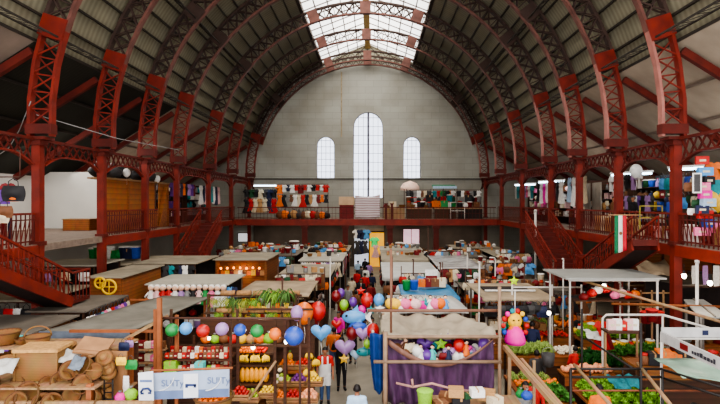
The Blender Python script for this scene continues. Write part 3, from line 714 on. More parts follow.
def leafy(nm, rgb, layers=((.18, 5, .9), (.36, 7, .65), (.5, 9, .3)), r=.5):
    mb = MB().ball((0, 0, .28), .24, 8, 6)
    rnd = random.Random(3)
    for rad, n, tilt in layers:
        for k in range(n):
            a = 2 * PI * k / n + rad * 3; c, s_ = math.cos(a), math.sin(a); w = rad * 1.1
            def fn(u, v):
                rr = rad * (.25 + .75 * v); h = .05 + tilt * .75 * v - .1 * v * v + .05 * math.sin(7 * u + 9 * v + k)
                lat = (u - .5) * w * math.sin(PI * min(1, .2 + .8 * v) ** .8 if v < 1 else 2.4)
                return (c * rr - s_ * lat, s_ * rr + c * lat, max(0.0, h))
            mb.grid(fn, 4, 4)
    return mb.build(nm, mat(nm + ' leaf', rgb, .6, .35, 4))
PROTO['lettuce'] = leafy('lettuce', (112, 156, 48)); PROTO['greens'] = leafy('leafy_greens', (62, 112, 40)); PROTO['cabbage'] = leafy('pale_cabbage', (150, 172, 92), ((.2, 5, 1.0), (.34, 6, .8), (.44, 7, .5)))
PROTO['herbs'] = leafy('herb_bunch', (36, 86, 34), ((.2, 7, 1.2), (.34, 9, .9), (.46, 10, .55)))
# hanging frond (banana leaf / palm bunch), hangs from z = 0
mb = MB(); rf_ = random.Random(8)
for k in range(26):
    a = rf_.uniform(-1.5, 1.5); L = rf_.uniform(.5, 1.0); dy = rf_.uniform(-.25, .25); w_ = rf_.uniform(.05, .09); up = rf_.uniform(.0, .45)
    mb.grid(lambda u, v: (math.sin(a) * v * L * .8 + (u - .5) * w_ * math.sin(PI * (.08 + .9 * v)), dy * v + .02 * math.cos(6 * u), up * math.sin(PI * v) * .5 - math.cos(a) * v * v * L * .8), 2, 5)
PROTO['frond'] = mb.build('hanging_leaf_bunch', mat('bright leaf green', (104, 140, 44), .55, .35, 3))
mb = MB()                                    # pineapple
mb.ball((0, 0, .35), .35, 12, 9, (.75, .75, 1)); o = mb.build('pineapple', mat('pineapple skin', (168, 120, 40), .7, .4, 14)); PROTO['pineapple'] = o
mb = MB()
for k in range(10):
    a = 2 * PI * k / 10; mb.grid(lambda u, v: (math.cos(a) * .22 * v + (u - .5) * .07 * (1 - v) * -math.sin(a), math.sin(a) * .22 * v + (u - .5) * .07 * (1 - v) * math.cos(a), .68 + .32 * v - .08 * v * v), 1, 4)
mb.build('leaf_crown', mat('pineapple leaf', (70, 110, 44)), o)
# slatted crate
wood = planks('pale crate wood', (172, 132, 88), 3, (0, 0, 1)); wood_o = planks('orange brown wood', (156, 92, 46), 2.2, (0, 0, 1), .5); wood_d = planks('dark brown wood', (84, 52, 34), 2.2, (0, 0, 1), .5); wood_l = planks('pale timber', (176, 138, 100), 2, (1, 0, 0), .7); wood_r = mat('reddish timber', (142, 82, 48), .7, .3, 3)
b = MB().box((0, 0, .02), (.5, .34, .02)).build('produce_crate', wood); PROTO['crate'] = b
for y in (-.17, .17): MB().box((0, y, .07), (.52, .015, .05)).box((0, y, .14), (.52, .015, .05)).build('side', wood, b)
for x in (-.25, .25): MB().box((x, 0, .1), (.015, .34, .15)).build('end', wood, b)
# lamp bulb with holder and flex, hanging from z = 0
glow = mat('lit bulb', (255, 246, 226), .4, 0, emit=14); glow_w = mat('warm lit bulb', (255, 150, 60), .4, 0, emit=5)
b = MB().ball((0, 0, -.36), .07, 10, 8, (1, 1, 1.2)).build('light_bulb', glow); PROTO['bulb'] = b
MB().lathe([(.035, -.3), (.035, -.22), (.01, -.2)], n=8).build('lamp_holder', cm('black'), b); MB().tube([(0, 0, -.2), (0, 0, 0)], .008, 4).build('flex', cm('black'), b.children[0])
tube_m = mat('lit fluorescent tube', (206, 236, 255), .4, 0, emit=9)
b = MB().tube([(-.6, 0, 0), (.6, 0, 0)], .03, 8).build('fluorescent_lamp', tube_m); PROTO['tube'] = b
MB().box((0, 0, .06), (1.26, .09, .05)).build('fitting', cm('white'), b)
for k_ in list(PROTO): PROTO[k_].name = PROTO[k_].name
ZLOW = {'ball': .5, 'heart': .5, 'star': .5, 'fish': .3, 'balloon': .55}
r_index = {}
HIDDEN = {k for a in '''16-19 28-34 36 42-45 62-68 72 92-96 102-108 119-125 127-140 146-147 149-159 161-168 174-177 179-185 191 195-197 210 212 220-221 232-235 240-245 282 286 335 387 421 423 429-432 439-447 454 456 458-459 461 463 469-474 476-479 481-489 493-513 516-518 523-532 535 540-541 551 557 560-564 569-572 579-613 667 707-709 714-715 722-723 729 737-751 756-758 761-763 766-768 772-773 778 780-782 784-786 788-790 792-803 823-829 831 833-838 840-841 849 851-853 855-857 859-861 868 871 874 876-877 880-881 884-885 892 899-903 906-907 917 921-922 924 931-932 936 939-940 954 960-962 964-966 968-970 976-977 980 994-995 998-999 1009 1019 1023 1027-1028 1035 1038 1046-1053 1056-1057 1061 1063-1064 1066-1067 1071-1072 1076-1078 1082 1086 1089-1090 1093 1096 1109-1111 1113-1115 1124-1125 1140 1143-1144 1146-1148 1151 1154 1159 1162-1169 1172-1173 1178-1180 1182-1183 1191-1193 1198 1201-1202 1212 1271 1280-1281 1283 1288-1290 1293-1294 1299 1302 1308 1312 1318 1340 1390-1392 1394 1402 1428-1437 1490-1492 1495 1502-1503 1513-1514 1518-1519 1522-1524 1540 1544-1546 1549-1550 1557 1567 1569-1570 1572-1580 1582 1584 1592 1596-1599 1611 1619 1622 1627 1630-1631 1638 1651 1656 1660 1672-1674 1676-1680 1700 1703 1706-1709 1711-1713 1716-1719 1721-1724 1726-1727 1729-1730 1736 1738 1741 1747 1750-1751 1756 1765 1778 1793 1797-1798 1811-1825 1827-1828 1833-1834 1842 1844-1853 1867-1871 1874-1875 1878 1881 1884 1889-1890 1892 1894 1896-1902 1904-1905 1909-1910 1912 1918-1921 1923 1935 1939 1942-1951 1954 1957 1960-1961 1963-1964 1972 1974 1976-1978 1980 1984 1986 1996 2001 2004 2017 2019-2020 2027-2028 2048-2051 2074-2076 2087-2088 2091-2092 2098 2103-2136 2140-2143 2147-2162 2165 2172 2177-2179 2186 2188 2194 2196-2197 2200 2202-2203 2208 2212-2214 2218 2226-2227 2234-2237 2241-2244 2251 2259 2267-2271 2275-2277 2282 2284-2288 2294-2295 2298 2303 2306-2307 2310-2311 2313-2315 2332 2337-2342 2345 2349 2360 2368 2377 2389 2395 2417-2418 2427-2430 2439 2445 2456-2465 2469-2470 2473 2488-2494 2499 2595 2614 2640 2644-2645 2648 2650 2654 2658 2662 2664'''.split() for k in range(int(a.split('-')[0]), int(a.split('-')[-1]) + 1)}   # goods the view shows nothing of are left out
NPUT = [0]; RCNT = {}
def put(kind, p, color=None, label='', cat=None, sc=1.0, rz=0.0, group=None, parts=None, mats=None):
    NPUT[0] += 1
    if NPUT[0] in HIDDEN: return None
    if '#' in label:                          # '#': the place among those of its row
        k = label.split('#')[1]; RCNT[k] = RCNT.get(k, -1) + 1; label = label.replace('#', ordn(RCNT[k]))
    o = PROTO[kind]
    m = dict(mats or {})
    if color is not None: m[''] = cm(color) if isinstance(color, str) else color
    if parts: m.update({k: cm(v) for k, v in parts.items()})
    r = dup(o, p, rz, label, group, m, sc, cat or o.name.split('.')[0].replace('_', ' ')); r_index[r.name] = NPUT[0]; return r
def row(kind, pts, cols, noun, where, cat, group, sc=1.0, rz=0.0, jit=.1, frm='from the left', parts=None, rnd=random.Random(5)):
    """individuals set along a line; every one told apart by its colour and its place in the row"""
    for i, p in enumerate(pts):
        c = cols[i % len(cols)]
        s = sc * (1 + rnd.uniform(-jit, jit)) if not isinstance(sc, (tuple, list)) else tuple(x * (1 + rnd.uniform(-jit, jit)) for x in sc)
        put(kind, p, c, '%s %s, # %s %s' % (c, noun, frm, where), cat, s, rz + rnd.uniform(-.15, .15) if not isinstance(rz, tuple) else rz, group, parts)
def line(p, q, n):
    p, q = Vector(p), Vector(q); return [p + (q - p) * ((i + .5) / n) for i in range(n)]
def heap(kind, c, dx, dy, nx, ny, layers, label, group, sc, rnd=random.Random(11), color=None):
    """a pyramid of like fruits: they share one label"""
    c = Vector(c)
    for l in range(layers):
        ax, ay = nx - l, ny - l
        if ax < 1 or ay < 1: break
        for i in range(ax):
            for j in range(ay):
                p = c + Vector(((i - (ax - 1) / 2) * dx / nx, (j - (ay - 1) / 2) * dy / ny, l * sc * .62))
                p += Vector((rnd.uniform(-.01, .01), rnd.uniform(-.01, .01), 0))
                put(kind, p, color, label, None, sc * rnd.uniform(.92, 1.06), rnd.uniform(0, 6), group)
# ================================================================= market stalls
R_ = random.Random(21)
ply = mat('weathered plywood top', (142, 132, 114), .85, .25, 1.3); ply_l = mat('pale grey board top', (164, 158, 144), .85, .15, 1.2); ply_d = mat('dusty dark board top', (104, 96, 86), .85, .3, 1.2)
tarp_g = mat('grey tarpaulin', (116, 112, 102), .6, .25, 1.5, bump=.4); tarp_b = mat('blue grey tarpaulin', (104, 112, 122), .5, .3, 1.8, bump=.5)
tarp_w = mat('white plastic sheet', (182, 180, 174), .4, .15, 1.5, bump=.4); tarp_s = mat('shiny clear plastic', (168, 166, 164), .25, .35, 2.0, spec=.6, bump=.6); tarp_be = mat('beige canvas', (150, 132, 108), .8, .25, 1.6, bump=.5)
tarp_bl = mat('blue tarpaulin', (58, 120, 160), .5, .25, 2, bump=.4); metal_s = mat('pale corrugated sheet', (144, 144, 138), .5, .12, 2); gpost = mat('grey steel tube', (120, 112, 104), .4, .2, 3, metal=.3); bpost = mat('brown steel tube', (74, 48, 38), .5, .2, 3); wpost = mat('white painted tube', (196, 190, 182), .4, .1, 3); dpost = mat('black steel tube', (30, 24, 22), .4, .2, 3)
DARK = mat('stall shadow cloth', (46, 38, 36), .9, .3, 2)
def stall(label, x0, x1, y0, y1, z, roof, post, name='market_stall', sag=.0, dzb=0.0, valance=0, vmat=None, counter=None, cmat=None, back=None, sides=None, cat='market stall', group=None, front=None, cz=.95, over=.12, xs=0.0, pw=.07, xl=0.0):
    """x0..x1, y0 (front)..y1 (back); roof height z; dzb: rise of the back edge; xs: sideways shift of the back edge"""
    ox, oy = (x0 + x1) / 2, (y0 + y1) / 2; t = thing(name, label, cat, (ox, oy, 0), 0, group); hx, hy = (x1 - x0) / 2, (y1 - y0) / 2
    if roof is not None:
        a, b = hx + over, hy + over; ph = R_.uniform(0, 6)
        def rf(u, v):
            w = sag * (math.sin(PI * u) * math.sin(PI * v) + .25 * math.sin(5 * u + ph) * math.sin(4 * v + ph))
            return (-a + 2 * a * u + xs * v + xl * v * (1 - u), -b + 2 * b * v, z + dzb * v - w)
        MB().grid(rf, 10 if sag else 1, 8 if sag else 1, bool(sag), thick=.05).build('roof', roof, t)
        if valance:
            MB().grid(lambda u, v: (-a + 2 * a * u, -b - .02 - .03 * math.sin(14 * u) * v, z - valance * v * (1 + .12 * math.sin(9 * u + ph))), 16, 2, thick=Vector((0, .01, 0))).build('valance', vmat or roof, t)
    for i, (sx, sy) in enumerate(((-1, -1), (1, -1), (1, 1), (-1, 1))):
        MB().bar((sx * (hx - .05) + (xs if sy > 0 else 0), sy * (hy - .05), 0), (sx * (hx - .05) + (xs if sy > 0 else 0), sy * (hy - .05), z - .04 + (dzb if sy > 0 else 0)), pw).build('post', post, t)
    for yy_, dd in ((-hy + .05, 0), (hy - .05, dzb)): MB().bar((-hx, yy_, z - .1 + dd), (hx, yy_, z - .1 + dd), .06).build('roof_rail', post, t)
    if counter != 0:
        cm_ = cmat or wood_o
        MB().bb((-hx + .03, -hy + .02, cz - .05), (hx - .03, -hy + .75, cz)).build('counter_top', cm_, t)
        MB().bb((-hx + .06, -hy + .06, .05), (hx - .06, -hy + .12, cz - .05)).build('counter_front', cm_, t)
    if back is not None: MB().bb((-hx + .06, hy - .1, .1), (hx - .06, hy - .05, z - .15)).build('back_panel', back, t)
    if sides is not None:
        for s in (-1, 1): MB().bb((s * hx - .03, -hy + .1, .1), (s * hx + .03, hy - .1, z - .12)).build('side_panel', sides, t)
    if front is not None:
        MB().bb((-hx + .06, -hy + .0, 1.0), (hx - .06, -hy + .05, z - .12)).build('shutter', front, t)
    return t
G_DOLL = ['white', 'pale pink', 'red', 'red', 'white', 'lilac', 'grey', 'black', 'pale pink', 'green', 'pink', 'white']
G_MIX = ['red', 'white', 'navy blue', 'yellow', 'pink', 'teal', 'purple', 'cream', 'orange', 'black', 'sky blue', 'brown', 'lime green']
G_DARK = ['black', 'dark grey', 'navy blue', 'dark red', 'white', 'brown', 'black', 'teal']
def front_row(kind, x0, x1, y, z, n, cols, noun, where, cat, sc=1.0, group=None, **k):
    row(kind, line((x0, y, z), (x1, y, z), n), cols, noun, where, cat, group or noun + 's ' + where, sc, **k)
hangk = [('bag', 'handbag', 'bag'), ('t_shirt', 'shirt', 'garment'), ('scarf', 'scarf', 'garment'), ('dress', 'dress', 'garment')]
stk = [('box', 'carton', 'box'), ('bundle', 'bundle', 'bundle'), ('jar', 'jar', 'jar'), ('bin', 'bin', 'bin'), ('basket', 'basket', 'basket')]
# ---- left block
stall('long stall under a sagging blue grey tarpaulin, beyond the wicker goods', -9.0, -6.75, 14.3, 19.3, 2.68, tarp_g, wood_r, sag=.1, valance=.34, vmat=mat('dark blue grey tarpaulin', (78, 84, 94), .6, .4, 2.5, bump=.5), cmat=wood_d, xs=.55, xl=.7)
stall('orange wooden kiosk with flat grey top beside the second left pillar', -11.05, -9.8, 20.2, 24.0, 3.3, ply, wood_o, name='wooden_kiosk', sides=wood_o, back=wood_o, cmat=wood_o, front=wood_o, cat='kiosk')
stall('dark board-topped stall tucked under the foot of the first left staircase', -11.2, -9.45, 17.0, 19.7, 2.66, ply_d, wood_d, counter=1, cmat=wood_d)
stall('grey-topped stall at the far left edge with bags below its roof', -13.4, -9.5, 14.4, 16.5, 2.6, ply_d, wood_d, cmat=wood_d)
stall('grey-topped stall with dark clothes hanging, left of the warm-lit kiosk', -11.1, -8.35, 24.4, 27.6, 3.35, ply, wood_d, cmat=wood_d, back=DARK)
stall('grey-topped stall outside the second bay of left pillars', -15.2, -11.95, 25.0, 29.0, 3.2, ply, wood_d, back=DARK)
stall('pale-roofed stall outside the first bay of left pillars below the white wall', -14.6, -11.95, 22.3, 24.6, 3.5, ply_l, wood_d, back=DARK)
stall('flat grey stall roof between the first left stairs and the wooden kiosk', -15.0, -11.95, 18.6, 21.9, 2.7, ply, wood_d)
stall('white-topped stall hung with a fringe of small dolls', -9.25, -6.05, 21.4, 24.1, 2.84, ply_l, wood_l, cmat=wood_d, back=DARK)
stall('warm-lit wooden kiosk with glowing bulbs along its front', -8.15, -5.55, 26.8, 30.4, 3.25, ply, wood_o, name='wooden_kiosk', sides=wood_o, back=wood_o, cat='kiosk')
stall('dark brown boarded stall behind the warm-lit kiosk', -8.3, -4.9, 32.4, 36.4, 2.9, ply_d, wood_d, front=wood_d, back=wood_d)
stall('beige canvas stall above the hanging green leaves', -5.35, -2.65, 20.4, 24.0, 2.55, tarp_be, wood_d, sag=.1, cmat=wood_d)
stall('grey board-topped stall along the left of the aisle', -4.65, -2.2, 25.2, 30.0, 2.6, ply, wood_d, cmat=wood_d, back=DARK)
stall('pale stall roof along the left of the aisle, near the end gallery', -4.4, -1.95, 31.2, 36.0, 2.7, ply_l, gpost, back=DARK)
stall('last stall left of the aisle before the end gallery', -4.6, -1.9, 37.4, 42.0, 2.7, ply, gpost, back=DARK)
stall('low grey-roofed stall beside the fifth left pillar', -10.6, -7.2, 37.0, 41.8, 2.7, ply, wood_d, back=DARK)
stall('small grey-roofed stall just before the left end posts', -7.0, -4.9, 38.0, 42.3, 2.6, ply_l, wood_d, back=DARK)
stall('stall with a dull blue roof behind the brown boarded stall', -11.1, -8.6, 29.0, 33.4, 2.2, tarp_b, wood_d, back=DARK) if False else None
# ---- right block
stall('stall with a bright white front edge, right of the aisle', .55, 3.25, 26.0, 31.0, 2.6, tarp_w, gpost, valance=.3, vmat=tarp_w, cmat=wood_d, back=DARK)
stall('grey board roof right of the aisle behind the white-edged stall', .6, 3.35, 32.2, 38.0, 2.65, ply, gpost, valance=.25, vmat=ply, back=DARK)
stall('last stall right of the aisle before the street door', .6, 3.6, 39.2, 42.4, 2.6, ply_l, gpost, back=DARK)
stall('stall under shiny crumpled clear plastic', 3.5, 5.6, 26.8, 33.0, 2.8, tarp_s, gpost, sag=.2, back=DARK)
stall('grey roof beyond the shiny plastic sheet', 4.2, 7.4, 34.2, 39.0, 2.6, ply_d, gpost, back=DARK)
stall('brown-topped stall beside the sixth right pillar', 6.2, 9.6, 39.6, 42.6, 2.7, ply, wood_d, back=DARK)
stall('blue tarpaulin stall stacked with plastic bins', 1.2, 3.15, 19.7, 22.6, 2.6, tarp_bl, gpost, sag=.08, valance=.2, vmat=tarp_bl, cmat=wood_d)
stall('sloping white plastic canopy behind the beige canvas', .75, 2.95, 16.9, 19.3, 2.72, tarp_w, gpost, sag=.12, valance=.12, cmat=wood_d, xs=-.15)
t = stall('beige-topped awning fringed with black bags', 4.1, 6.5, 19.1, 22.2, 2.72, tarp_be, gpost, valance=.15, cmat=wood_o)
MB().bb((-1.0, -.5, 2.76), (.75, .35, 2.80)).build('roof_slot', DARK, t); MB().bb((-1.0, -.62, 2.76), (.95, -.52, 2.81)).build('roof_batten', cm('white'), t)
stall('tall pale sheet awning in front of the right staircases', 6.35, 9.3, 16.9, 18.9, 3.75, metal_s, wpost, over=.15, counter=0, pw=.05)
stall('low stall behind the tall pale awning', 6.6, 8.6, 23.2, 26.2, 2.3, ply_d, gpost, cmat=wood_d)
stall('dark-roofed produce stall below the right staircases', 4.2, 6.3, 24.0, 26.0, 2.25, ply_d, gpost, cmat=wood_d)
stall('faded stall beside the fourth right pillar', 5.9, 8.2, 28.2, 32.4, 2.6, ply, gpost, back=DARK)
stall('grey stall between the shiny plastic and the fifth right pillar', 8.0, 9.8, 33.6, 38.6, 2.7, ply, gpost, back=DARK)
stall('dim shop front under the right gallery beside the second pillar', 11.2, 15.2, 19.0, 21.6, 3.2, ply_d, wood_d, back=DARK, counter=1)
# pale lean-to sheets beside the first right pillar
t = thing('sheet_roof', 'pale metal lean-to sheet beside the first right pillar', 'sheet roof', (9.9, 16.2, 0))
MB().add([(-.55, -1.3, 2.9), (.35, -1.3, 2.9), (.95, .9, 3.0), (.3, .9, 3.0), (-.55, -1.3, 2.86), (.35, -1.3, 2.86), (.95, .9, 2.96), (.3, .9, 2.96)], [(0, 1, 2, 3), (7, 6, 5, 4), (0, 4, 5, 1), (1, 5, 6, 2), (2, 6, 7, 3), (3, 7, 4, 0)]).build('sheet', metal_s, t)
for x, y in ((-.5, -1.25), (.3, -1.25), (.35, .85), (.9, .85)): MB().bar((x, y, 0), (x, y, 2.9), .06).build('post', gpost, t)
MB().bar((-.1, -1.3, 2.92), (.62, .9, 3.02), .04).build('seam', gpost, t)

# ---- goods hung and stood in the far stalls -------------------------------------------------
SC = 1.0
front_row('doll', -9.2, -6.0, 21.2, 2.79, 13, G_DOLL, 'doll', 'fringing the white-topped doll stall', 'doll', 1.9, parts={'hair': 'white'})
front_row('dress', -6.0, -5.7, 21.5, 2.7, 2, ['sky blue', 'navy blue'], 'dress', 'at the right end of the doll stall', 'garment', .75)
front_row('t_shirt', -11.0, -8.4, 24.2, 3.25, 11, ['navy blue', 'white', 'black', 'pink', 'black', 'dark grey', 'teal', 'black'], 'top', 'on the stall left of the warm-lit kiosk', 'garment', .8)
front_row('t_shirt', -15.0, -12.0, 24.8, 3.1, 9, G_DARK, 'top', 'on the stall outside the second left bay', 'garment', .8)
front_row('bag', -14.4, -12.1, 22.1, 3.4, 6, ['white', 'lilac', 'dark grey', 'cream', 'black'], 'handbag', 'on the pale-roofed stall by the left wall', 'bag', 1.0)
front_row('bag', -14.8, -12.1, 18.4, 2.6, 8, ['white', 'black', 'brown', 'lilac', 'black', 'red'], 'handbag', 'on the flat-roofed stall behind the first left stairs', 'bag', 1.0)
row('bag', line((-9.28, 16.95, 2.66), (-9.28, 19.7, 2.66), 12), ['white', 'lilac', 'navy blue', 'turquoise', 'pink', 'white', 'red', 'purple', 'lilac', 'pink', 'purple', 'cream'], 'handbag', 'along the dark stall below the stairs', 'bag', 'handbags hung on the dark stall', 1.15, PI / 2, frm='from the front')
front_row('scarf', -11.2, -9.6, 14.25, 2.55, 12, ['navy blue', 'white', 'purple', 'black', 'lilac', 'turquoise'], 'scarf', 'below the roof at the far left edge', 'garment', .5)
put('bag', (-9.35, 14.3, 2.6), 'turquoise', 'turquoise bag bulging at the corner of the far left stall', 'bag', 1.4)
front_row('bulb', -8.0, -5.7, 26.7, 3.1, 7, ['orange'], 'warm bulb', 'of the warm-lit kiosk', 'light bulb', .8)
for o in bpy.data.objects:
    if o.get('label', '').startswith('warm-lit wooden kiosk'): MB().bb((-1.25, -1.0, .9), (1.25, -.95, 3.1)).build('display_back', wood_o, o)
row('box', line((-8.0, 27.35, 2.35), (-5.7, 27.35, 2.35), 10), ['orange', 'yellow', 'dark red', 'tan', 'white', 'brown'], 'carton', 'on the high shelf of the warm-lit kiosk', 'box', 'cartons in the warm-lit kiosk', .26)
for o in [o for o in bpy.data.objects if o.get('label', '').startswith('orange warm bulb')]: o.material_slots[0].material = glow_w; o['label'] = o['label'].replace('orange warm', 'glowing warm')
front_row('jar', -8.0, -5.7, 27.0, .96, 11, ['orange', 'brown', 'yellow', 'dark red', 'white'], 'jar', 'on the counter of the warm-lit kiosk', 'jar', .32, sc_=None) if False else row('jar', line((-8.0, 27.1, .97), (-5.7, 27.1, .97), 10), ['orange', 'brown', 'yellow', 'dark red', 'white'], 'jar', 'on the counter of the warm-lit kiosk', 'jar', 'jars on the warm-lit kiosk', .32)
row('pack', line((-7.9, 28.0, 2.0), (-5.8, 28.0, 2.0), 0), ['red'], '', '', '', None)
front_row('bag', -4.6, -2.25, 25.0, 2.5, 9, ['brown', 'orange', 'tan', 'dark red', 'cream', 'brown', 'pink'], 'handbag', 'on the grey board-topped stall by the aisle', 'bag', 1.0)
front_row('dress', -4.3, -2.0, 31.0, 2.6, 8, ['white', 'cream', 'pale pink', 'red', 'white', 'lilac'], 'dress', 'on the pale stall by the aisle', 'garment', .8)
front_row('t_shirt', -4.5, -2.0, 37.2, 2.6, 8, ['teal', 'white', 'red', 'orange', 'cream', 'sky blue'], 'top', 'on the last stall left of the aisle', 'garment', .9)
front_row('t_shirt', -10.4, -7.3, 36.8, 2.6, 9, ['white', 'sky blue', 'cream', 'red', 'yellow', 'white'], 'top', 'on the low stall by the fifth left pillar', 'garment', .9)
front_row('t_shirt', -6.9, -5.0, 37.8, 2.5, 6, ['red', 'white', 'teal', 'orange'], 'top', 'on the small stall before the left end posts', 'garment', .9)
front_row('bag', .6, 3.2, 25.8, 2.25, 10, ['brown', 'dark red', 'white', 'cream', 'red', 'black', 'tan'], 'handbag', 'below the bright white edge', 'bag', 1.0)
front_row('t_shirt', .7, 3.7, 32.0, 2.35, 9, ['cream', 'brown', 'white', 'orange', 'tan'], 'top', 'on the stall behind the white-edged one', 'garment', .9)
front_row('t_shirt', .7, 3.5, 39.0, 2.5, 8, ['red', 'white', 'brown', 'sky blue', 'cream'], 'top', 'on the last stall right of the aisle', 'garment', .9)
front_row('scarf', 3.6, 5.5, 26.6, 2.7, 11, ['white', 'black', 'dark red', 'white', 'pink', 'black', 'cream'], 'scarf', 'below the shiny plastic sheet', 'garment', .9)
front_row('t_shirt', 4.3, 7.3, 34.0, 2.5, 9, ['dark grey', 'cream', 'brown', 'white', 'dark red'], 'top', 'on the grey stall beyond the plastic', 'garment', .9)
front_row('t_shirt', 6.3, 9.5, 39.4, 2.6, 9, ['brown', 'red', 'cream', 'white', 'orange'], 'top', 'on the stall by the sixth right pillar', 'garment', .9)
front_row('bag', 4.15, 6.5, 18.9, 2.62, 11, ['black', 'black', 'dark grey', 'black', 'navy blue'], 'sack bag', 'fringing the beige-topped awning', 'bag', 1.05)
front_row('bag', 6.7, 8.5, 23.0, 2.2, 8, ['dark red', 'orange', 'red', 'brown', 'cream'], 'handbag', 'on the low stall behind the tall awning', 'bag', 1.0)
front_row('bag', 4.3, 6.2, 23.8, 2.15, 8, ['orange', 'red', 'pink', 'dark red', 'white'], 'handbag', 'on the dark-roofed stall by the right stairs', 'bag', 1.0)
front_row('t_shirt', 6.0, 8.1, 28.0, 2.5, 7, ['brown', 'dark red', 'white', 'orange', 'dark green'], 'top', 'on the faded stall by the fourth right pillar', 'garment', .9)
front_row('t_shirt', 8.1, 9.7, 33.4, 2.6, 5, ['white', 'brown', 'teal'], 'top', 'on the grey stall by the fifth right pillar', 'garment', .9)
front_row('scarf', 11.4, 15.0, 18.8, 3.9, 9, ['white', 'lilac', 'white', 'pale blue', 'white', 'lilac'], 'shawl', 'in the dim shop under the right gallery', 'garment', .8)
# things stored on the roofs
def roof_stuff(x0, x1, y0, y1, z, n, where, cols, kinds=stk, sc=(.18, .36)):
    n = int(n * 1.9)
    cnt = {}
    for i in range(n):
        kd, noun, cat = kinds[R_.randrange(len(kinds))]; c = cols[R_.randrange(len(cols))]
        key = (c, noun); cnt[key] = cnt.get(key, 0) + 1
        p = (x0 + (x1 - x0) * (i + .5) / n, (y0 + R_.uniform(0, .3)) if i % 2 == 0 else R_.uniform(y0, y1), z)
        put(kd, p, None if kd == 'basket' else c, '%s %s, # from left on top of %s' % ('tan' if kd == 'basket' else c, noun, where), cat, R_.uniform(*sc), R_.uniform(-.4, .4), 'things stored on ' + where)
EARTH = ['brown', 'cream', 'tan', 'grey', 'white', 'dark red', 'orange', 'dark grey', 'sky blue', 'red']
for a in ((-8.1, -5.0, 33, 36, 2.95, 9, 'the brown boarded stall', ['sky blue', 'brown', 'orange', 'white', 'grey', 'dark red', 'teal']), (-10.4, -7.4, 37.5, 41.5, 2.75, 9, 'the low fifth-pillar stall', EARTH), (-6.8, -5, 39, 42, 2.65, 6, 'the small left end stall', EARTH),
          (-4.2, -2.1, 33, 35.6, 2.75, 4, 'the pale stall by the aisle', EARTH), (-4.4, -2, 39, 41.6, 2.75, 7, 'the last left aisle stall', EARTH), (.8, 3.6, 34, 37.5, 2.72, 5, 'the stall behind the white-edged one', EARTH),
          (.8, 3.5, 40, 42, 2.65, 7, 'the last right aisle stall', EARTH), (4.4, 7.2, 35, 38.6, 2.65, 7, 'the grey stall beyond the plastic', EARTH), (6.4, 9.4, 40, 42.4, 2.75, 8, 'the sixth right pillar stall', EARTH),
          (8.1, 9.7, 34.5, 38, 2.75, 4, 'the fifth right pillar stall', EARTH), (6.1, 8.0, 29, 32, 2.65, 5, 'the faded right stall', ['brown', 'dark red', 'cream', 'orange', 'dark green', 'white']),
          (4.4, 6.1, 24.3, 25.8, 2.3, 5, 'the dark-roofed produce stall', ['orange', 'red', 'brown', 'white', 'dark grey']), (6.8, 8.4, 23.5, 26, 2.35, 5, 'the low stall behind the awning', ['orange', 'dark red', 'brown', 'cream']),
          (-4.4, -2.4, 26, 29.5, 2.66, 3, 'the grey board-topped stall by the aisle', ['dark grey', 'tan', 'grey'])): roof_stuff(*a)
# blue tarpaulin stall: bins, toys, balls; the awning shelf of toys in front
for c_, px, py in (('green', 406.5, 291), ('blue', 414, 291)): p = at(px, py, 21.2); put('bin', (p.x, 21.2, 2.62), c_, '%s plastic bin standing on the blue tarpaulin' % c_, 'bin', .3 if False else .36, parts={'lid': c_})
row('box', line((1.9, 21.9, 2.64), (3.0, 21.9, 2.64), 4), ['orange', 'dark red', 'brown', 'cream'], 'carton', 'on the back of the blue tarpaulin', 'box', 'cartons on the blue tarpaulin', .32)
put('box', (2.75, 23.6, 2.9), 'white', 'white and red carton raised above the blue tarpaulin', 'box', .4, parts={'tape': 'red'}) if False else None
t = thing('notice_board', 'small white and dark red notice board over the blue tarpaulin', 'sign', (2.55, 22.9, 2.6)); MB().bar((0, .03, -2.6), (0, .03, .2), .05).build('post', gpost, t); MB().bb((-.28, -.02, .1), (.28, .02, .62)).build('panel', cm('white'), t); MB().bb((-.26, -.03, .12), (.26, -.02, .36)).build('lower_band', cm('dark red'), t)
toy = [('ball', 'ball', 'ball', .36), ('doll', 'doll', 'doll', 1.0), ('bundle', 'soft toy', 'toy', .42), ('star', 'foil star', 'balloon', .4), ('bag', 'toy bag', 'bag', .9)]
cs = ['yellow', 'yellow', 'white', 'pink', 'red', 'pale pink', 'magenta', 'teal', 'white', 'pink', 'orange', 'sky blue']
for i, c_ in enumerate(cs):
    kd, noun, cat, s = toy[[0, 2, 1, 2, 1, 2, 4, 3, 1, 2, 0, 1][i]]; x = .55 + 1.75 * i / 11
    put(kd, (x, 16.65, 3.2 if kd in ('doll', 'bag') else (2.76 if kd == 'bundle' else 2.95)), c_, '%s %s on the white plastic canopy front, %s from the left' % (c_, noun, ordn(i)), cat, s, 0, 'toys along the white canopy')
# ---- bulbs over the right side, wire strung between
for i, (px, py, Y) in enumerate(((684, 276, 15.5), (710, 283, 15.0), (604, 286, 17.5), (623, 264, 19.5), (549, 313, 18.4))):
    p = at(px, py, Y); put('bulb', (p.x, p.y, p.z + .36), None, 'lit white bulb hanging %s' % ['by the first right pillar', 'over the pale lean-to sheet', 'under the tall pale awning', 'above the tall pale awning', 'near the black bags'][i], 'light bulb', 1.0)

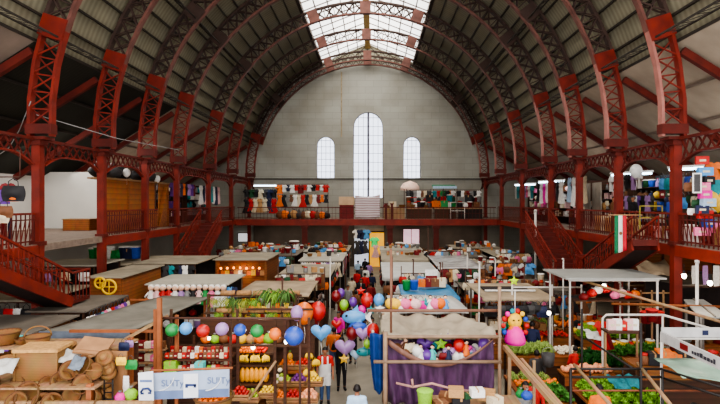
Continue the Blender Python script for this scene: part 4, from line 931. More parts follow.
for i, (px, py, r) in enumerate(((100, 283, .2), (109, 287, .27))):
    o = MB().tube([(r * math.cos(2 * PI * k / 18), 0, r * math.sin(2 * PI * k / 18)) for k in range(18)], .045, 6, closed=True).tube([(-r, 0, 0), (r, 0, 0)], .02, 5).tube([(0, 0, -r), (0, 0, r)], .02, 5).build('yellow_hoop', mat('bright yellow plastic', (224, 178, 40), .5, .1, 4)); o.location = at(px, py, 19.9); tag(o, ['smaller yellow spoked hoop hung on the wooden kiosk front', 'larger yellow spoked hoop hung on the wooden kiosk front'][i], 'hoop')
# ================================================================= stock on the counters and shelves of the far stalls
def fill(x0, x1, y0, where, cols, n=8, z=.96, kinds=('box', 'bundle', 'jar', 'bin', 'basket', 'hat'), sc=(.24, .38), dy=.3, lvl='counter'):
    for i, p in enumerate(line((x0 + .1, y0 + dy, z), (x1 - .1, y0 + dy, z), n)):
        kd = kinds[R_.randrange(len(kinds))]; c = cols[R_.randrange(len(cols))]
        noun, cat = {'box': ('carton', 'box'), 'bundle': ('bundle', 'bundle'), 'jar': ('jar', 'jar'), 'bin': ('bin', 'bin'), 'basket': ('basket', 'basket'), 'hat': ('hat', 'hat'), 'pack': ('packet', 'packet'), 'bottle': ('bottle', 'bottle'), 'ball': ('ball', 'ball'), 'bucket': ('bucket', 'bucket'), 't_shirt': ('top', 'garment'), 'dress': ('dress', 'garment'), 'scarf': ('scarf', 'garment'), 'bag': ('bag', 'bag'), 'doll': ('doll', 'doll'), 'balloon': ('balloon', 'balloon'), 'star': ('foil star', 'balloon'), 'heart': ('foil heart', 'balloon')}[kd]
        s = R_.uniform(*sc)
        if kd in ZLOW: p = p + Vector((0, 0, s * .5))
        put(kd, p, None if kd in ('basket', 'hat') else c, '%s %s, # from left on the %s of %s' % ('tan' if kd in ('basket', 'hat') else c, noun, lvl, where), cat, s * (1.5 if kd == 'pack' else 1), R_.uniform(-.4, .4), 'goods on the %s of %s' % (lvl, where))
FOOD = ['red', 'orange', 'yellow', 'brown', 'cream', 'white', 'dark red', 'tan', 'green']
for a in ((-9.2, -6.1, 21.4, 'the doll stall', ['pink', 'white', 'lilac', 'brown', 'red'], 9), (-5.3, -2.7, 20.4, 'the beige canvas stall', FOOD, 9), (-4.6, -2.3, 25.2, 'the grey board-topped aisle stall', FOOD, 8), (-4.3, -2, 31.2, 'the pale aisle stall', FOOD, 7),
          (.6, 3.2, 26, 'the white-edged stall', ['brown', 'dark red', 'red', 'cream', 'orange'], 9), (.7, 3.7, 32.2, 'the grey board roof stall', EARTH, 8), (3.5, 5.5, 26.8, 'the shiny plastic stall', ['pink', 'white', 'dark red', 'cream', 'black'], 7),
          (1.3, 3.1, 19.7, 'the blue tarpaulin stall', FOOD, 8), (4.3, 6.4, 19.1, 'the black-fringed awning', ['cream', 'brown', 'green', 'orange'], 8), (6.7, 8.5, 23.2, 'the low stall behind the awning', FOOD, 8), (4.3, 6.2, 24, 'the dark-roofed produce stall', FOOD, 8),
          (6, 8.1, 28.2, 'the faded right stall', EARTH, 7), (-11, -9.5, 17.0, 'the dark stair stall', EARTH, 5), (.8, 2.9, 16.9, 'the white plastic canopy', ['magenta', 'purple', 'white', 'red', 'yellow', 'teal'], 8)):
    fill(*a); fill(a[0], a[1], a[2], a[3], a[4], max(4, a[5] - 2), z=a and .96 + .42, dy=.65, lvl='back row', sc=(.28, .42))
# goods hung along the aisle sides
row('bag', line((-2.05, 25.4, 2.5), (-2.05, 29.8, 2.5), 9), ['red', 'brown', 'dark red', 'orange', 'black', 'cream', 'pink'], 'bag', 'on the aisle side of the board-topped stall', 'bag', 'bags on the aisle side', 1.1, PI / 2, frm='from the front')
row('dress', line((-1.85, 31.4, 2.6), (-1.85, 35.8, 2.6), 8), ['white', 'red', 'cream', 'teal', 'pink', 'dark red'], 'dress', 'on the aisle side of the pale stall', 'garment', 'dresses on the aisle side', .9, PI / 2, frm='from the front')
row('bag', line((.42, 26.2, 2.5), (.42, 30.6, 2.5), 9), ['dark red', 'black', 'red', 'brown', 'navy blue', 'cream'], 'bag', 'on the aisle side of the white-edged stall', 'bag', 'bags by the white-edged stall', 1.1, -PI / 2, frm='from the front')
row('t_shirt', line((.45, 32.4, 2.5), (.45, 37.6, 2.5), 8), ['black', 'red', 'white', 'dark red', 'brown'], 'top', 'on the aisle side of the grey board roof', 'garment', 'tops by the aisle', 1.0, -PI / 2, frm='from the front')
row('t_shirt', line((-1.8, 37.6, 2.5), (-1.8, 41.8, 2.5), 7), ['red', 'white', 'teal', 'cream'], 'top', 'on the aisle side of the last left stall', 'garment', 'tops at the end of the aisle', 1.0, PI / 2, frm='from the front')

# ================================================================= the wicker stall (front, left)
t = thing('display_rack', 'rough timber rack loaded with wicker goods at the front left', 'rack', (-7.2, 12, 0))
for x in (-1.5, 1.2):
    for y in (-1.0, .85): MB().bar((x, y, 0), (x, y, 2.85 if y > 0 else 2.35), .11).build('post', wood_r, t)
MB().bb((-1.7, -1.1, 2.26), (1.35, .95, 2.3)).build('shelf', wood_l, t); MB().bb((-1.7, -1.1, 1.7), (1.35, .95, 1.74)).build('shelf', wood_l, t); MB().bb((-1.7, .1, 2.76), (1.35, .95, 2.8)).build('shelf', wood_l, t)
MB().bb((-1.7, .9, .1), (1.35, .95, 2.7)).build('back_panel', wood_d, t); MB().bar((-1.7, -1.12, 2.0), (2.6, -1.12, 2.0), .07).build('rail', wood_l, t)
h = thing('wicker_hamper', 'large square wicker hamper with flat lid on the timber rack', 'hamper', (-7.36, 11.6, 2.31), .06)
MB().bb((-.44, -.3, 0), (.44, .3, .62)).build('body', wick, h); MB().bb((-.48, -.34, .62), (.48, .34, .69)).build('lid', mat('wicker pale', (176, 134, 82), .8, .25, 14), h)
mb = MB()
for x in (-.44, .44):
    for y in (-.3, .3): mb.bar((x, y, 0), (x, y, .62), .05)
mb.build('corner_edge', wick, h)
def bsk(kind, px, py, Y, sc, rot, lab): p = at(px, py, Y); dup(PROTO[kind], p, rot, lab, 'wicker baskets', None, sc, 'basket')
for a in (('basket', 6, 343.5, 12.45, .62, 0, 'round wicker basket at the left end of the top shelf'), ('handled', 38, 344.5, 12.4, .56, .4, 'wicker basket with a hoop handle behind the hamper'), ('basket', 23, 345, 12.5, .36, 0, 'small low wicker basket between two larger ones on the top shelf')): bsk(*a)
tip = [(9, 397, 11.05, .5), (36, 395, 11.1, .56), (55, 403, 11.0, .42), (64, 381, 11.35, .42), (50, 384, 11.3, .34), (-6, 383, 11.2, .44), (22, 384, 11.4, .34), (76, 395, 11.15, .4), (80, 379, 11.5, .36)]
nm = ['at the bottom left corner', 'largest of those below the hamper', 'under the hamper by the rack foot', 'right of the hamper', 'just below the hamper front', 'at the left picture edge', 'below the left of the hamper', 'nearest the orange post', 'behind the orange post']
for (px, py, Y, sc), n_ in zip(tip, nm):
    bsk('basket', px, py, Y, sc, Euler((math.radians(72), 0, R_.uniform(-.25, .25))), 'round wicker basket tipped towards the viewer, ' + n_)
for i, (px, py, Y, sc, rx) in enumerate(((62, 347, 12.1, .62, .15), (72, 350, 12.0, .5, .1), (4, 362, 11.3, .5, .3), (8, 369, 11.25, .44, .2))):
    p = at(px, py, Y); dup(PROTO['tray'], p, (rx, 0, 0), ['large shallow tan tray beside the handled basket', 'smaller tan tray in front of the large tray', 'flat tray at the left edge beside the hamper', 'flat tray under another at the left edge'][i], 'wicker trays', None, sc, 'tray')
def slab(name, label, cat, px, py, Y, dims, rot, m): o = MB().box((0, 0, 0), dims).box((0, -dims[1] * .3, dims[2] * .7), (dims[0] * .9, dims[1] * .08, dims[2] * .5)).build(name, m); o.location = at(px, py, Y); o.rotation_euler = rot; return tag(o, label, cat)
slab('wooden_board', 'tan wooden board lying tilted on top of the rack', 'board', 94, 346, 11.9, (.68, .6, .04), (.35, .14, .1), mat('tan board', (152, 112, 78), .7, .2, 3))
slab('wooden_board', 'narrow pale board leaning under the tilted tan board', 'board', 86, 357, 11.6, (.6, .2, .03), (.2, -.25, .5), wood_l)
def crump(name, label, cat, px, py, Y, w, d, rot, m, amp=.06):
    ph = R_.uniform(0, 6); o = MB().grid(lambda u, v: ((u - .5) * w, (v - .5) * d, amp * math.sin(9 * u + ph) * math.cos(7 * v + ph * 2)), 10, 8, thick=.01).build(name, m); o.location = at(px, py, Y); o.rotation_euler = rot; return tag(o, label, cat)
crump('plastic_sheet', 'crumpled white plastic sheet right of the hamper', 'sheet', 70, 356, 11.6, .5, .4, (.5, .1, .3), tarp_w); crump('plastic_sheet', 'small grey crumpled sheet hanging over the rack edge', 'sheet', 77, 363, 11.2, .3, .3, (.9, .1, -.2), tarp_b); crump('plastic_sheet', 'white crumpled sheet at the left edge of the rack', 'sheet', 4, 366, 11.0, .45, .4, (.6, 0, .2), tarp_w)
row('hat', [at(108, 356, 11.6), at(105, 366, 11.4), at(109, 372, 11.4), at(104, 380, 11.3), at(100, 390, 11.3), at(112, 383, 11.3)], ['tan'], 'straw hat', 'stacked beside the cardboard sheet', 'hat', 'straw hats by the cardboard', .42, (.9, .2, .3), frm='from the top') if False else None
for i, (px, py) in enumerate(((104, 358), (106, 367), (108, 372), (104, 380), (99, 388), (107, 392))): p = at(px, py, 11.5); dup(PROTO['hat'], p, (.9, .2, .3 * i), 'straw hat, %s from the top of those beside the cardboard sheet' % ordn(i), 'straw hats', None, .4, 'hat')
t = MB().grid(lambda u, v: ((u - .5) * .46, .03 * math.sin(6 * u), -v * 1.25), 6, 6, thick=Vector((0, .02, 0))).build('cardboard_sheet', mat('brown cardboard', (138, 98, 64), .85, .15, 3)); t.location = at(117, 351, 11.7); tag(t, 'tall brown cardboard sheet hung at the end of the rack', 'cardboard')
put('bag', at(121, 353, 11.5), 'yellow', 'yellow bag hung in front of the cardboard sheet', 'bag', .5); put('bag', at(131, 355, 11.6), 'green', 'bright green bag hung right of the yellow one', 'bag', .6); put('scarf', at(126, 376, 11.5), 'white', 'white cloth hung below the yellow bag', 'cloth', .5); put('bag', at(124, 338, 12), 'navy blue', 'dark blue bag hung from the timber beam above the cardboard', 'bag', .55); put('bag', at(129, 337, 12.2), 'lilac', 'lilac bag hung beside the dark blue one', 'bag', .45)
put('bundle', at(120, 402, 11.3), 'magenta', 'magenta bundle below the white hanging cloth', 'bundle', .24); put('bundle', at(131, 400, 11.4), 'lime green', 'lime green bundle beside the magenta one', 'bundle', .3)
t = thing('wire_rack', 'small black wire rack standing by the cardboard sheet', 'rack', at(108.5, 404, 11.2))
mb = MB()
for x in (-.09, .09): mb.bar((x, 0, -1.0), (x, 0, .52), .025)
mb.build('upright', dpost, t); mb = MB()
for z in (.1, .25, .45): mb.bar((-.09, 0, z), (.09, 0, z), .02)
mb.build('rung', dpost, t)
# timber uprights and beams between the wicker stall and the sweet stand
t = thing('timber_stand', 'rough timber frame of two posts with a sloping pale beam left of the sweet stand', 'frame', (-5.35, 13, 0))
MB().bar((0, 0, 0), (0, 0, 3.8), .1).build('post', wood_r, t); MB().bar((-.14, .1, 0), (-.14, .1, 3.5), .08).build('post', wood_r, t); MB().bar((.3, .35, 0), (.3, .35, 3.3), .08).build('post', wood_r, t); MB().bar((-1.25, -.3, 2.55), (.1, .3, 3.3), .07).build('beam', wood_l, t); MB().bar((-2.3, .1, 2.95), (-.1, .1, 2.95), .07).build('beam', wood_r, t)
# folded goods on shelves under the tarpaulin's right end
t = thing('shelf_unit', 'open shelves of folded goods at the right end of the grey tarpaulin', 'shelves', (-6.05, 14.2, 0))
for z in (1.5, 1.85, 2.2): MB().bb((-.55, -.25, z), (.45, .25, z + .03)).build('shelf', wood_l, t)
for x in (-.55, .45): MB().bar((x, 0, 0), (x, 0, 2.5), .06).build('post', wood_d, t)
for j, z in enumerate((1.54, 1.89, 2.24)):
    row('pack', line((-6.55, 14.1, z), (-5.65, 14.1, z), 5), ['white', 'dark red', 'cream', 'pink', 'brown'], 'folded packet', 'on the %s shelf by the tarpaulin' % ['low', 'middle', 'top'][j], 'packet', 'folded packets by the tarpaulin', (.2, .4, .2))

# ================================================================= sweet stand, sign, balls
t = thing('sweet_stand', 'stand of sweet packets on timber shelves behind the banner', 'stand', (-4.5, 13.5, 0))
for z in (1.55, 1.86, 2.17): MB().bb((-.85, -.35, z), (.85, .35, z + .04)).build('shelf', wood_d, t)
for x in (-.88, .88):
    for y in (-.33, .33): MB().bar((x, y, 0), (x, y, 3.35), .06).build('post', wood_d, t)
MB().bb((-.85, .33, .2), (.85, .36, 2.4)).build('back_panel', wood_d, t)
PK = ['red', 'brown', 'dark red', 'cream', 'red', 'dark red', 'white', 'orange', 'dark red', 'brown']
for j, (y, z) in enumerate(((13.25, 2.22), (13.6, 2.22), (13.25, 1.91), (13.6, 1.91), (13.25, 1.6))):
    row('pack', line((-5.3, y, z), (-3.7, y, z), 15), PK if j != 2 else PK + ['lime green', 'cream'], 'sweet packet', ['in front on the top shelf of sweets', 'behind on the top shelf of sweets', 'in front on the middle shelf of sweets', 'behind on the middle shelf of sweets', 'on the low shelf of sweets'][j], 'packet', 'sweet packets', (.1, .25, .14 if j % 2 == 0 else .2), frm='from the left')
put('box', at(172, 372, 13.2), 'lime green', 'lime green box at the left end of the sweet stand', 'box', .3); put('box', at(200, 371, 12.9), 'turquoise', 'small pale turquoise box between the sweet shelves', 'box', .22)
t = thing('sign_banner', 'pale grey blue cloth banner with white arcs hung on a rail at the front', 'banner', at(191, 371, 11.3), 0)
bl = mat('banner grey blue', (150, 162, 184), .7, .12, 3); bd = mat('banner slate blue', (92, 108, 142), .7, .15, 3); bwh = mat('banner white', (206, 208, 212), .7, .08, 3)
th = .03
def bz(x): return x * th
MB().prism([(-.83, 0, -.02 - .03), (.83, 0, .04), (.83, 0, -.56), (-.83, 0, -.62)], (0, .012, 0)).build('cloth', bl, t)
MB().prism([(-.82, -.006, -.44), (.82, -.006, -.38), (.82, -.006, -.555), (-.82, -.006, -.615)], (0, .004, 0)).build('lower_band', bd, t)
MB().prism([(-.16, -.014, -.06), (.16, -.014, -.05), (.16, -.014, -.57), (-.16, -.014, -.58)], (0, .006, 0)).build('middle_panel', bwh, t)
mb = MB().box((0, -.017, -.3), (.24, .004, .05)).box((-.09, -.017, -.335), (.06, .004, .05)).box((.09, -.017, -.325), (.05, .004, .06)); mb.build('dark_mark', mat('navy print', (44, 58, 100), .7, 0), t)
for k_, cx in enumerate((-.36, .66)):
    mb = MB(); pts = [(cx - .34 + .34 * math.sin(a), -.01, -.42 + .36 * (1 - math.cos(a)) * .95) for a in [i * .14 for i in range(11)]]
    mb.tube(pts, .014, 4).build('white_arc', bwh, t)
def text(body, size, m, parent, loc, rot=(PI / 2, 0, 0), name='lettering'):
    cu = bpy.data.curves.new(name, 'FONT'); cu.body = body; cu.size = size; cu.extrude = .003; cu.align_x = 'CENTER'; o = bpy.data.objects.new(name, cu); C.objects.link(o)
    me = bpy.data.meshes.new_from_object(o.evaluated_get(bpy.context.evaluated_depsgraph_get())); bpy.data.objects.remove(o); me.materials.append(m)
    o = bpy.data.objects.new(name, me); C.objects.link(o); o.parent = parent; o.location = loc; o.rotation_euler = rot; return o
text('SUITy', .2, bd, t, (-.4, -.012, -.33)); text('SUITy', .2, bd, t, (.6, -.012, -.27))
MB().tube([(-.9, .02, 0), (.9, .02, .06)], .025, 6).build('rail', wood_r, t)
t = thing('printed_banner', 'narrow white printed panel at the left end of the grey blue banner', 'banner', at(146, 373, 11.2), 0)
MB().prism([(-.17, 0, 0), (.15, 0, .04), (.17, 0, -.62), (-.15, 0, -.65)], (0, .012, 0)).build('cloth', bwh, t); MB().box((0, -.008, -.17), (.26, .004, .05)).build('dark_band', bd, t)
mb = MB(); mb.tube([(-.11, -.008, -.42), (-.06, -.008, -.34), (.05, -.008, -.33), (.12, -.008, -.4)], .025, 5).box((-.08, -.008, -.44), (.07, .004, .04)).box((.08, -.008, -.43), (.07, .004, .04)); mb.build('dark_mark', _M['navy print'], t)
# oranges in a wide bowl below the banner
b = dup(PROTO['basket'], at(214, 413, 11.6), 0, 'shallow wicker basket of oranges below the banner', None, None, .85, 'basket')
p = at(214, 400, 11.6); heap('orange', p, .6, .5, 5, 5, 3, 'bright orange in the shallow basket below the banner', 'oranges below the banner', .11)
t = thing('hanging_rail', 'dark rail strung above the sweets and fruit, carrying a row of balls', 'rail', (-4.0, 13.1, 3.28))
MB().tube([(-1.5, 0, 0), (2.15, 0, -.02)], .03, 6).build('rail', bpost, t); mb = MB().tube([(-1.5, 0, 0), (-1.5, 0, -3.28)], .03, 6).build('post', bpost, t); MB().tube([(2.15, 0, 0), (2.15, 0, -3.28)], .03, 6).build('post', bpost, t)
for i, (px, py, c_, d) in enumerate(((172, 330, 'green', .33), (186, 328.5, 'sky blue', .32), (203, 331, 'red', .33), (222, 329, 'lilac', .33), (240, 330, 'blue', .31), (257, 331, 'green', .33), (275, 334, 'orange', .31), (294, 336, 'blue', .48))):
    p = at(px, py, 13.0); o = put('ball', p, mat('ball ' + c_, PAL[c_], .35, .08, 4, spec=.5), '%s rubber ball, %s from the left in the hanging row' % (c_, ordn(i)), 'ball', d, 0, 'row of hanging balls')

# ================================================================= fruit stand
t = thing('fruit_stand', 'stepped timber fruit stand beside the aisle', 'stand', (-2.9, 14.6, 0))
for px in (238, 275, 285, 309):
    x = (px - VX) * 13.5 / F + 2.9; MB().bar((x, -1.1, 0), (x, -1.1, 3.2), .07).build('post', wood_d, t)
MB().bar((-1.0, -1.1, 2.48), (1.2, -1.1, 2.48), .06).build('rail', wood_d, t); MB().bar((-.9, .9, 3.0), (1.1, .9, 3.0), .06).build('rail', wood_d, t)
for z, y in ((1.32, -.5), (1.8, -.35), (2.08, -.2)): MB().bb((-.85, y - .25, z - .04), (.15, y + .35, z)).build('shelf', wood_d, t)
for z, y, x0 in ((1.2, 1.0, .25), (1.0, .2, .0), (.8, -.5, -.2)): MB().bb((x0, y - .35, z - .05), (1.1, y + .4, z)).build('step', wood_o, t)
MB().bb((-.9, 1.3, .1), (1.1, 1.35, 2.6)).build('back_panel', wood_d, t)
X = lambda px, Y: (px - VX) * Y / F
row('papaya', [(X(242 + 5 * i, 14.1), 14.05, 1.33) for i in range(6)], ['orange'], 'papaya', 'on the middle timber shelf', 'fruit', 'papayas', .24) if False else None
for i in range(6): put('papaya', (X(243 + 4.6 * i, 14.1), 14.05, 1.33), None, 'upright yellow orange papaya, %s from the left on the fruit shelf' % ORD[i], 'fruit', .24, 0, 'papayas on the fruit shelf')
for i in range(5): put('banana', (X(243 + 5.5 * i, 14.2), 14.15, 1.9), None, 'yellow banana bunch, %s from the left on the upper fruit shelf' % ORD[i], 'fruit', .28, R_.uniform(-.5, .5), 'banana bunches')
heap('avocado', (X(258, 14.2), 14.4, 1.82), .4, .3, 5, 3, 2, 'dark green avocado heaped behind the bananas', 'avocados', .1)
heap('orange', (X(249, 14.4), 14.3, 2.09), .42, .4, 5, 4, 2, 'orange heaped at the left of the top fruit shelf', 'oranges on the top shelf', .11); heap('tomato', (X(262, 14.4), 14.3, 2.09), .3, .4, 3, 4, 2, 'red tomato heaped at the right of the top fruit shelf', 'tomatoes on the top shelf', .11)
def tier(kind, px, Y, z, label, group, nx=4, ny=4, l=3, sc=.105):
    c = dup(PROTO['crate'], (X(px, Y), Y, z), 0, 'slatted wooden crate holding the ' + group, 'fruit crates', None, 1.0, 'crate'); heap(kind, (X(px, Y), Y, z + .1), .44, .3, nx, ny, l, label, group, sc)
tier('orange', 287, 15.6, 1.21, 'orange in the rear crate nearest the posts', 'oranges of the rear crate'); tier('tomato', 303, 15.6, 1.21, 'red tomato in the rear crate nearest the aisle', 'tomatoes of the rear crate'); 
for i, (px, Y, z) in enumerate(((300, 16.2, 1.45), (309, 16.0, 1.42), (315, 15.7, 1.3), (306, 15.0, 1.22), (314, 14.9, 1.2))): put('banana', (X(px, Y), Y, z), None, 'yellow banana bunch at the aisle end, %s from the back' % ORD[i], 'fruit', .32, R_.uniform(-.6, .6), 'aisle end bananas')
tier('apple', 283, 14.75, 1.01, 'green apple in the middle crate nearest the posts', 'green apples of the middle crate'); tier('plum', 299, 14.75, 1.01, 'purple plum in the middle crate', 'plums of the middle crate'); tier('lemon', 314, 14.75, 1.01, 'yellow lemon in the middle crate nearest the aisle', 'lemons of the middle crate')
tier('orange', 277, 14.05, .81, 'bright orange in the front crate nearest the posts', 'oranges of the front crate'); tier('redapple', 293, 14.05, .81, 'red apple in the front crate', 'red apples of the front crate'); tier('grapefruit', 309, 14.05, .81, 'pinkish grapefruit in the front crate nearest the aisle', 'grapefruit of the front crate', sc=.11)
tier('lemon', 268, 13.9, 1.0, 'yellow lemon in the crate under the diagonal pole', 'lemons under the pole'); tier('apple', 250, 13.7, .95, 'green apple in the crate below the papayas', 'green apples below the papayas'); tier('redapple', 240, 13.2, 1.2, 'red apple in the crate beside the banner', 'red apples beside the banner')
for i, (px, py) in enumerate(((252, 352), (290, 360), (270, 371))): put('pineapple', at(px, py, 14.6), None, 'ripe pineapple %s' % ['standing at the back of the top fruit shelf', 'standing behind the rear crates', 'standing beside the diagonal pole'][i], 'fruit', .3)
for i, (px, py) in enumerate(((277, 378), (280, 372), (276, 384), (281, 381))): put('onion', at(px, py, 13.8), None, 'white onion in the net by the diagonal pole', 'vegetable', .13, 0, 'onions by the pole')
o = MB().tube([at(250, 398, 13.0), at(276, 361, 13.3)], .035, 6).tube([at(250, 398, 13.0) , at(249.5, 399, 13.0)], .045, 6).build('pole', wood_l); tag(o, 'pale wooden pole leaning diagonally across the fruit stand', 'pole')
put('bulb', at(253, 336, 13.6), None, 'lit white bulb hanging over the oranges of the fruit stand', 'light bulb', .8); put('bulb', at(286, 332, 13.4), None, 'lit white bulb hanging beside the big blue ball', 'light bulb', .7); put('bulb', at(209, 330, 13.6), None, 'lit white bulb hanging between the red and lilac balls', 'light bulb', .6)
# canopy of leaves
t = thing('leaf_canopy', 'timber rails with rolled straw mats carrying bunches of leaves', 'canopy frame', (-3.9, 16.4, 0))
for x in (-1.3, 1.45): MB().bar((x, 0, 0), (x, 0, 3.3), .08).build('post', wood_d, t)
for j, (z, y) in enumerate(((3.2, .3), (2.72, -.1))):
    MB().bar((-1.4, y, z), (1.6, y, z), .06).build('rail', wood_d, t)
    mb = MB()
    for k_ in range(5): mb.tube([(-1.0 + .52 * k_, y, z + .07), (-.55 + .52 * k_, y, z + .08)], .085, 8)
    mb.build('straw_roll', mat('straw matting', (150, 112, 74), .9, .3, 12), t)
lg = ['bright leaf green', 'lime leaf', 'mid leaf']
mat('lime leaf', (120, 128, 46), .55, .35, 3); mat('mid leaf', (62, 94, 38), .55, .35, 3)
for i in range(8):
    put('frond', Vector((-4.95 + .33 * i + R_.uniform(-.08, .08), 16.25 + R_.uniform(-.1, .1), 3.12 + (.25 if i > 4 else 0))), _M[lg[(1, 1, 2, 1, 0, 2, 0, 2)[i]]], 'bunch of hanging green leaves, %s from the left on the upper rail' % ORD[i], 'leaves', R_.uniform(.4, .55) if i < 5 else R_.uniform(.6, .75), R_.uniform(-.6, .6), 'leaf bunches')
for i in range(5): put('frond', (-4.8 + .55 * i, 16.1, 2.72), _M[lg[i % 3]], 'bunch of green leaves, %s from the left on the lower rail' % ORD[i], 'leaves', R_.uniform(.3, .45), R_.uniform(-.5, .5), 'leaf bunches')
row('bundle', line((-5.1, 15.4, 2.0), (-2.7, 15.4, 2.0), 9), ['orange', 'lime green', 'brown', 'red', 'yellow', 'tan'], 'produce sack', 'on the shelf under the leaves', 'sack', 'sacks under the leaves', .34)
t = thing('shelf_unit', 'dark shelf holding sacks under the hanging leaves', 'shelves', (-3.9, 15.5, 0)); MB().bb((-1.35, -.3, 1.95), (1.35, .3, 2.0)).build('shelf', wood_d, t); MB().bb((-1.35, .26, 0), (1.35, .3, 2.7)).build('back_panel', wood_d, t)
for x in (-1.35, 1.35): MB().bar((x, -.28, 0), (x, -.28, 2.3), .06).build('post', wood_d, t)

# ================================================================= balloons over the aisle and on the left rack
def bal(kind, px, py, Y, c_, d, lab, cat='balloon', rz=0): put(kind, at(px, py, Y), mat('balloon ' + c_, PAL[c_], .3, .06, 3, spec=.5), lab, cat, d, rz, 'balloons')
for a in (('balloon', 304, 313, 15.8, 'orange', .62, 'long orange balloon at the aisle end of the fruit stand'), ('balloon', 297, 313, 15.5, 'lilac', .42, 'lilac balloon in front of the long orange one'), ('balloon', 318, 311, 16.2, 'red', .55, 'red balloon at the aisle corner of the fruit stand'), ('heart', 321, 332, 15.6, 'sky blue', .62, 'sky blue foil heart hung low beside the aisle'),
          ('heart', 336.5, 324, 16.6, 'red', .34, 'small red foil heart floating left of the fish balloon'), ('balloon', 344, 305, 17.2, 'lime green', .34, 'lime green balloon above the red foil heart'), ('balloon', 353, 302, 17.2, 'purple', .3, 'purple balloon right of the lime green one'), ('balloon', 367, 300, 17, 'red', .44, 'red round balloon at the top of the cluster'), ('balloon', 379, 300, 17, 'sky blue', .4, 'pale sky blue balloon at the top right of the cluster'),
          ('star', 380, 309, 16.9, 'white', .36, 'white foil star under the pale blue balloon'), ('star', 371, 310, 16.8, 'teal', .3, 'small teal foil star in the middle of the cluster'), ('fish', 354, 317, 16.6, 'sky blue', .78, 'sky blue fish balloon with white fins and tail'), ('fish', 358, 327, 16.5, 'blue', .6, 'dark blue fish balloon below the sky blue one'), ('balloon', 352, 333, 16.5, 'dark red', .42, 'dark red balloon under the dark blue fish'), ('heart', 363, 333, 16.4, 'lilac', .5, 'lilac foil heart right of the dark red balloon'),
          ('balloon', 373, 331, 16.4, 'red', .46, 'red balloon with white patch at the right of the cluster'), ('heart', 345, 347, 16.5, 'lilac', .66, 'large lilac foil heart hiding the seller'), ('star', 344, 359, 16.4, 'yellow', .36, 'yellow foil star under the large lilac heart'), ('fish', 364, 352, 16.4, 'teal', .5, 'teal fish balloon by the blue hanging'), ('balloon', 376, 345, 16.3, 'pink', .36, 'pink balloon beside the teal fish'), ('balloon', 367, 344, 16.3, 'lime green', .26, 'small lime green balloon above the teal fish'),
          ('heart', 356, 354, 16.6, 'pale blue', .4, 'pale blue foil heart at the middle of the seller'), ('star', 346, 318, 16.9, 'magenta', .3, 'magenta foil star behind the fish balloons'), ('balloon', 362, 310, 17.0, 'magenta', .3, 'magenta balloon above the sky blue fish'), ('star', 361, 291, 17.4, 'red', .32, 'red foil star topping the balloon cluster'), ('balloon', 336, 296, 17.6, 'dark red', .36, 'dark red balloon behind the left of the cluster'), ('balloon', 341, 293, 17.8, 'purple', .3, 'purple balloon behind the left of the cluster')): bal(*a)
MB_ = MB().ball((0, -.19, .02), .1, 10, 8, (1, .4, 1.1)); o = MB_.build('white_patch', cm('white')); o.parent = [q for q in bpy.data.objects if q.get('label', '').startswith('red balloon with white patch')][0]; o.location = (0, -.28, .05)
t = MB().grid(lambda u, v: ((u - .5) * .62 * (1 - .45 * v * v), .1 * math.sin(9 * u) * (1 - .5 * v), -1.75 * v + .06 * math.cos(8 * u) * v), 16, 14, thick=Vector((0, .05, 0))).build('blue_banner', mat('blue plastic', (30, 62, 122), .4, .3, 3, bump=.4)); t.location = at(380, 334, 15.6); tag(t, 'long blue plastic sheet hanging at the aisle corner of the canvas stall', 'sheet')
t = thing('goods_rack', 'tall dark rack of bags standing along the left of the aisle', 'rack', (-2.2, 18.6, 0))
for y in (-1.3, 1.3): MB().bar((.2, y, 0), (.2, y, 2.7), .06).build('post', wood_d, t)
MB().bar((.2, -1.3, 2.65), (.2, 1.3, 2.65), .05).build('rail', wood_d, t); MB().bb((-.3, -1.3, 0), (.1, 1.3, 1.2)).build('table', wood_d, t)
row('bag', line((-1.95, 17.4, 2.6), (-1.95, 19.9, 2.6), 9), ['dark red', 'brown', 'red', 'orange', 'cream', 'magenta', 'black'], 'bag', 'on the tall dark aisle rack', 'bag', 'bags on the dark aisle rack', 1.3, PI / 2, frm='from the front')
row('bundle', line((-2.3, 17.4, 1.22), (-2.3, 19.8, 1.22), 7), ['orange', 'tan', 'red', 'brown', 'yellow'], 'sack', 'on the table of the aisle rack', 'sack', 'sacks on the aisle rack', .45, frm='from the front')

# ================================================================= canvas stall with the purple hammock (front, centre right)
pip = mat('weathered pipe', (128, 104, 84), .5, .25, 3)
t = thing('pipe_frame', 'weathered pipe frame of the canvas stall in front', 'frame', (1.75, 13.2, 0))
for x in (-1.45, 1.45):
    MB().tube([(x, 0, 0), (x, 0, 2.9 if x < 0 else 4.05)], .06 if x < 0 else .045, 8).build('post', pip, t); MB().tube([(x, 2.9, 0), (x, 2.9, 2.75)], .04, 8).build('post', pip, t)
MB().tube([(-1.5, 0, 2.78), (1.5, 0, 2.78)], .045, 8).build('rail', pip, t); MB().tube([(-1.75, -.02, 2.15), (1.5, -.02, 2.15)], .045, 8).build('rail', pip, t); MB().tube([(-1.9, .12, 3.42), (1.5, .12, 3.42)], .04, 8).build('rail', mat('brown pipe', (110, 76, 60), .5, .2, 3), t); MB().tube([(-1.3, .15, 2.7), (-1.3, .15, 5.0)], .03, 6).build('pole', _M['brown pipe'], t); MB().tube([(-1.1, 5.0, 2.0), (-1.1, 5.0, 4.3)], .03, 6).build('pole', _M['brown pipe'], t)
MB().bb((-1.4, .9, .9), (1.4, 2.6, .95)).build('table', wood_d, t)
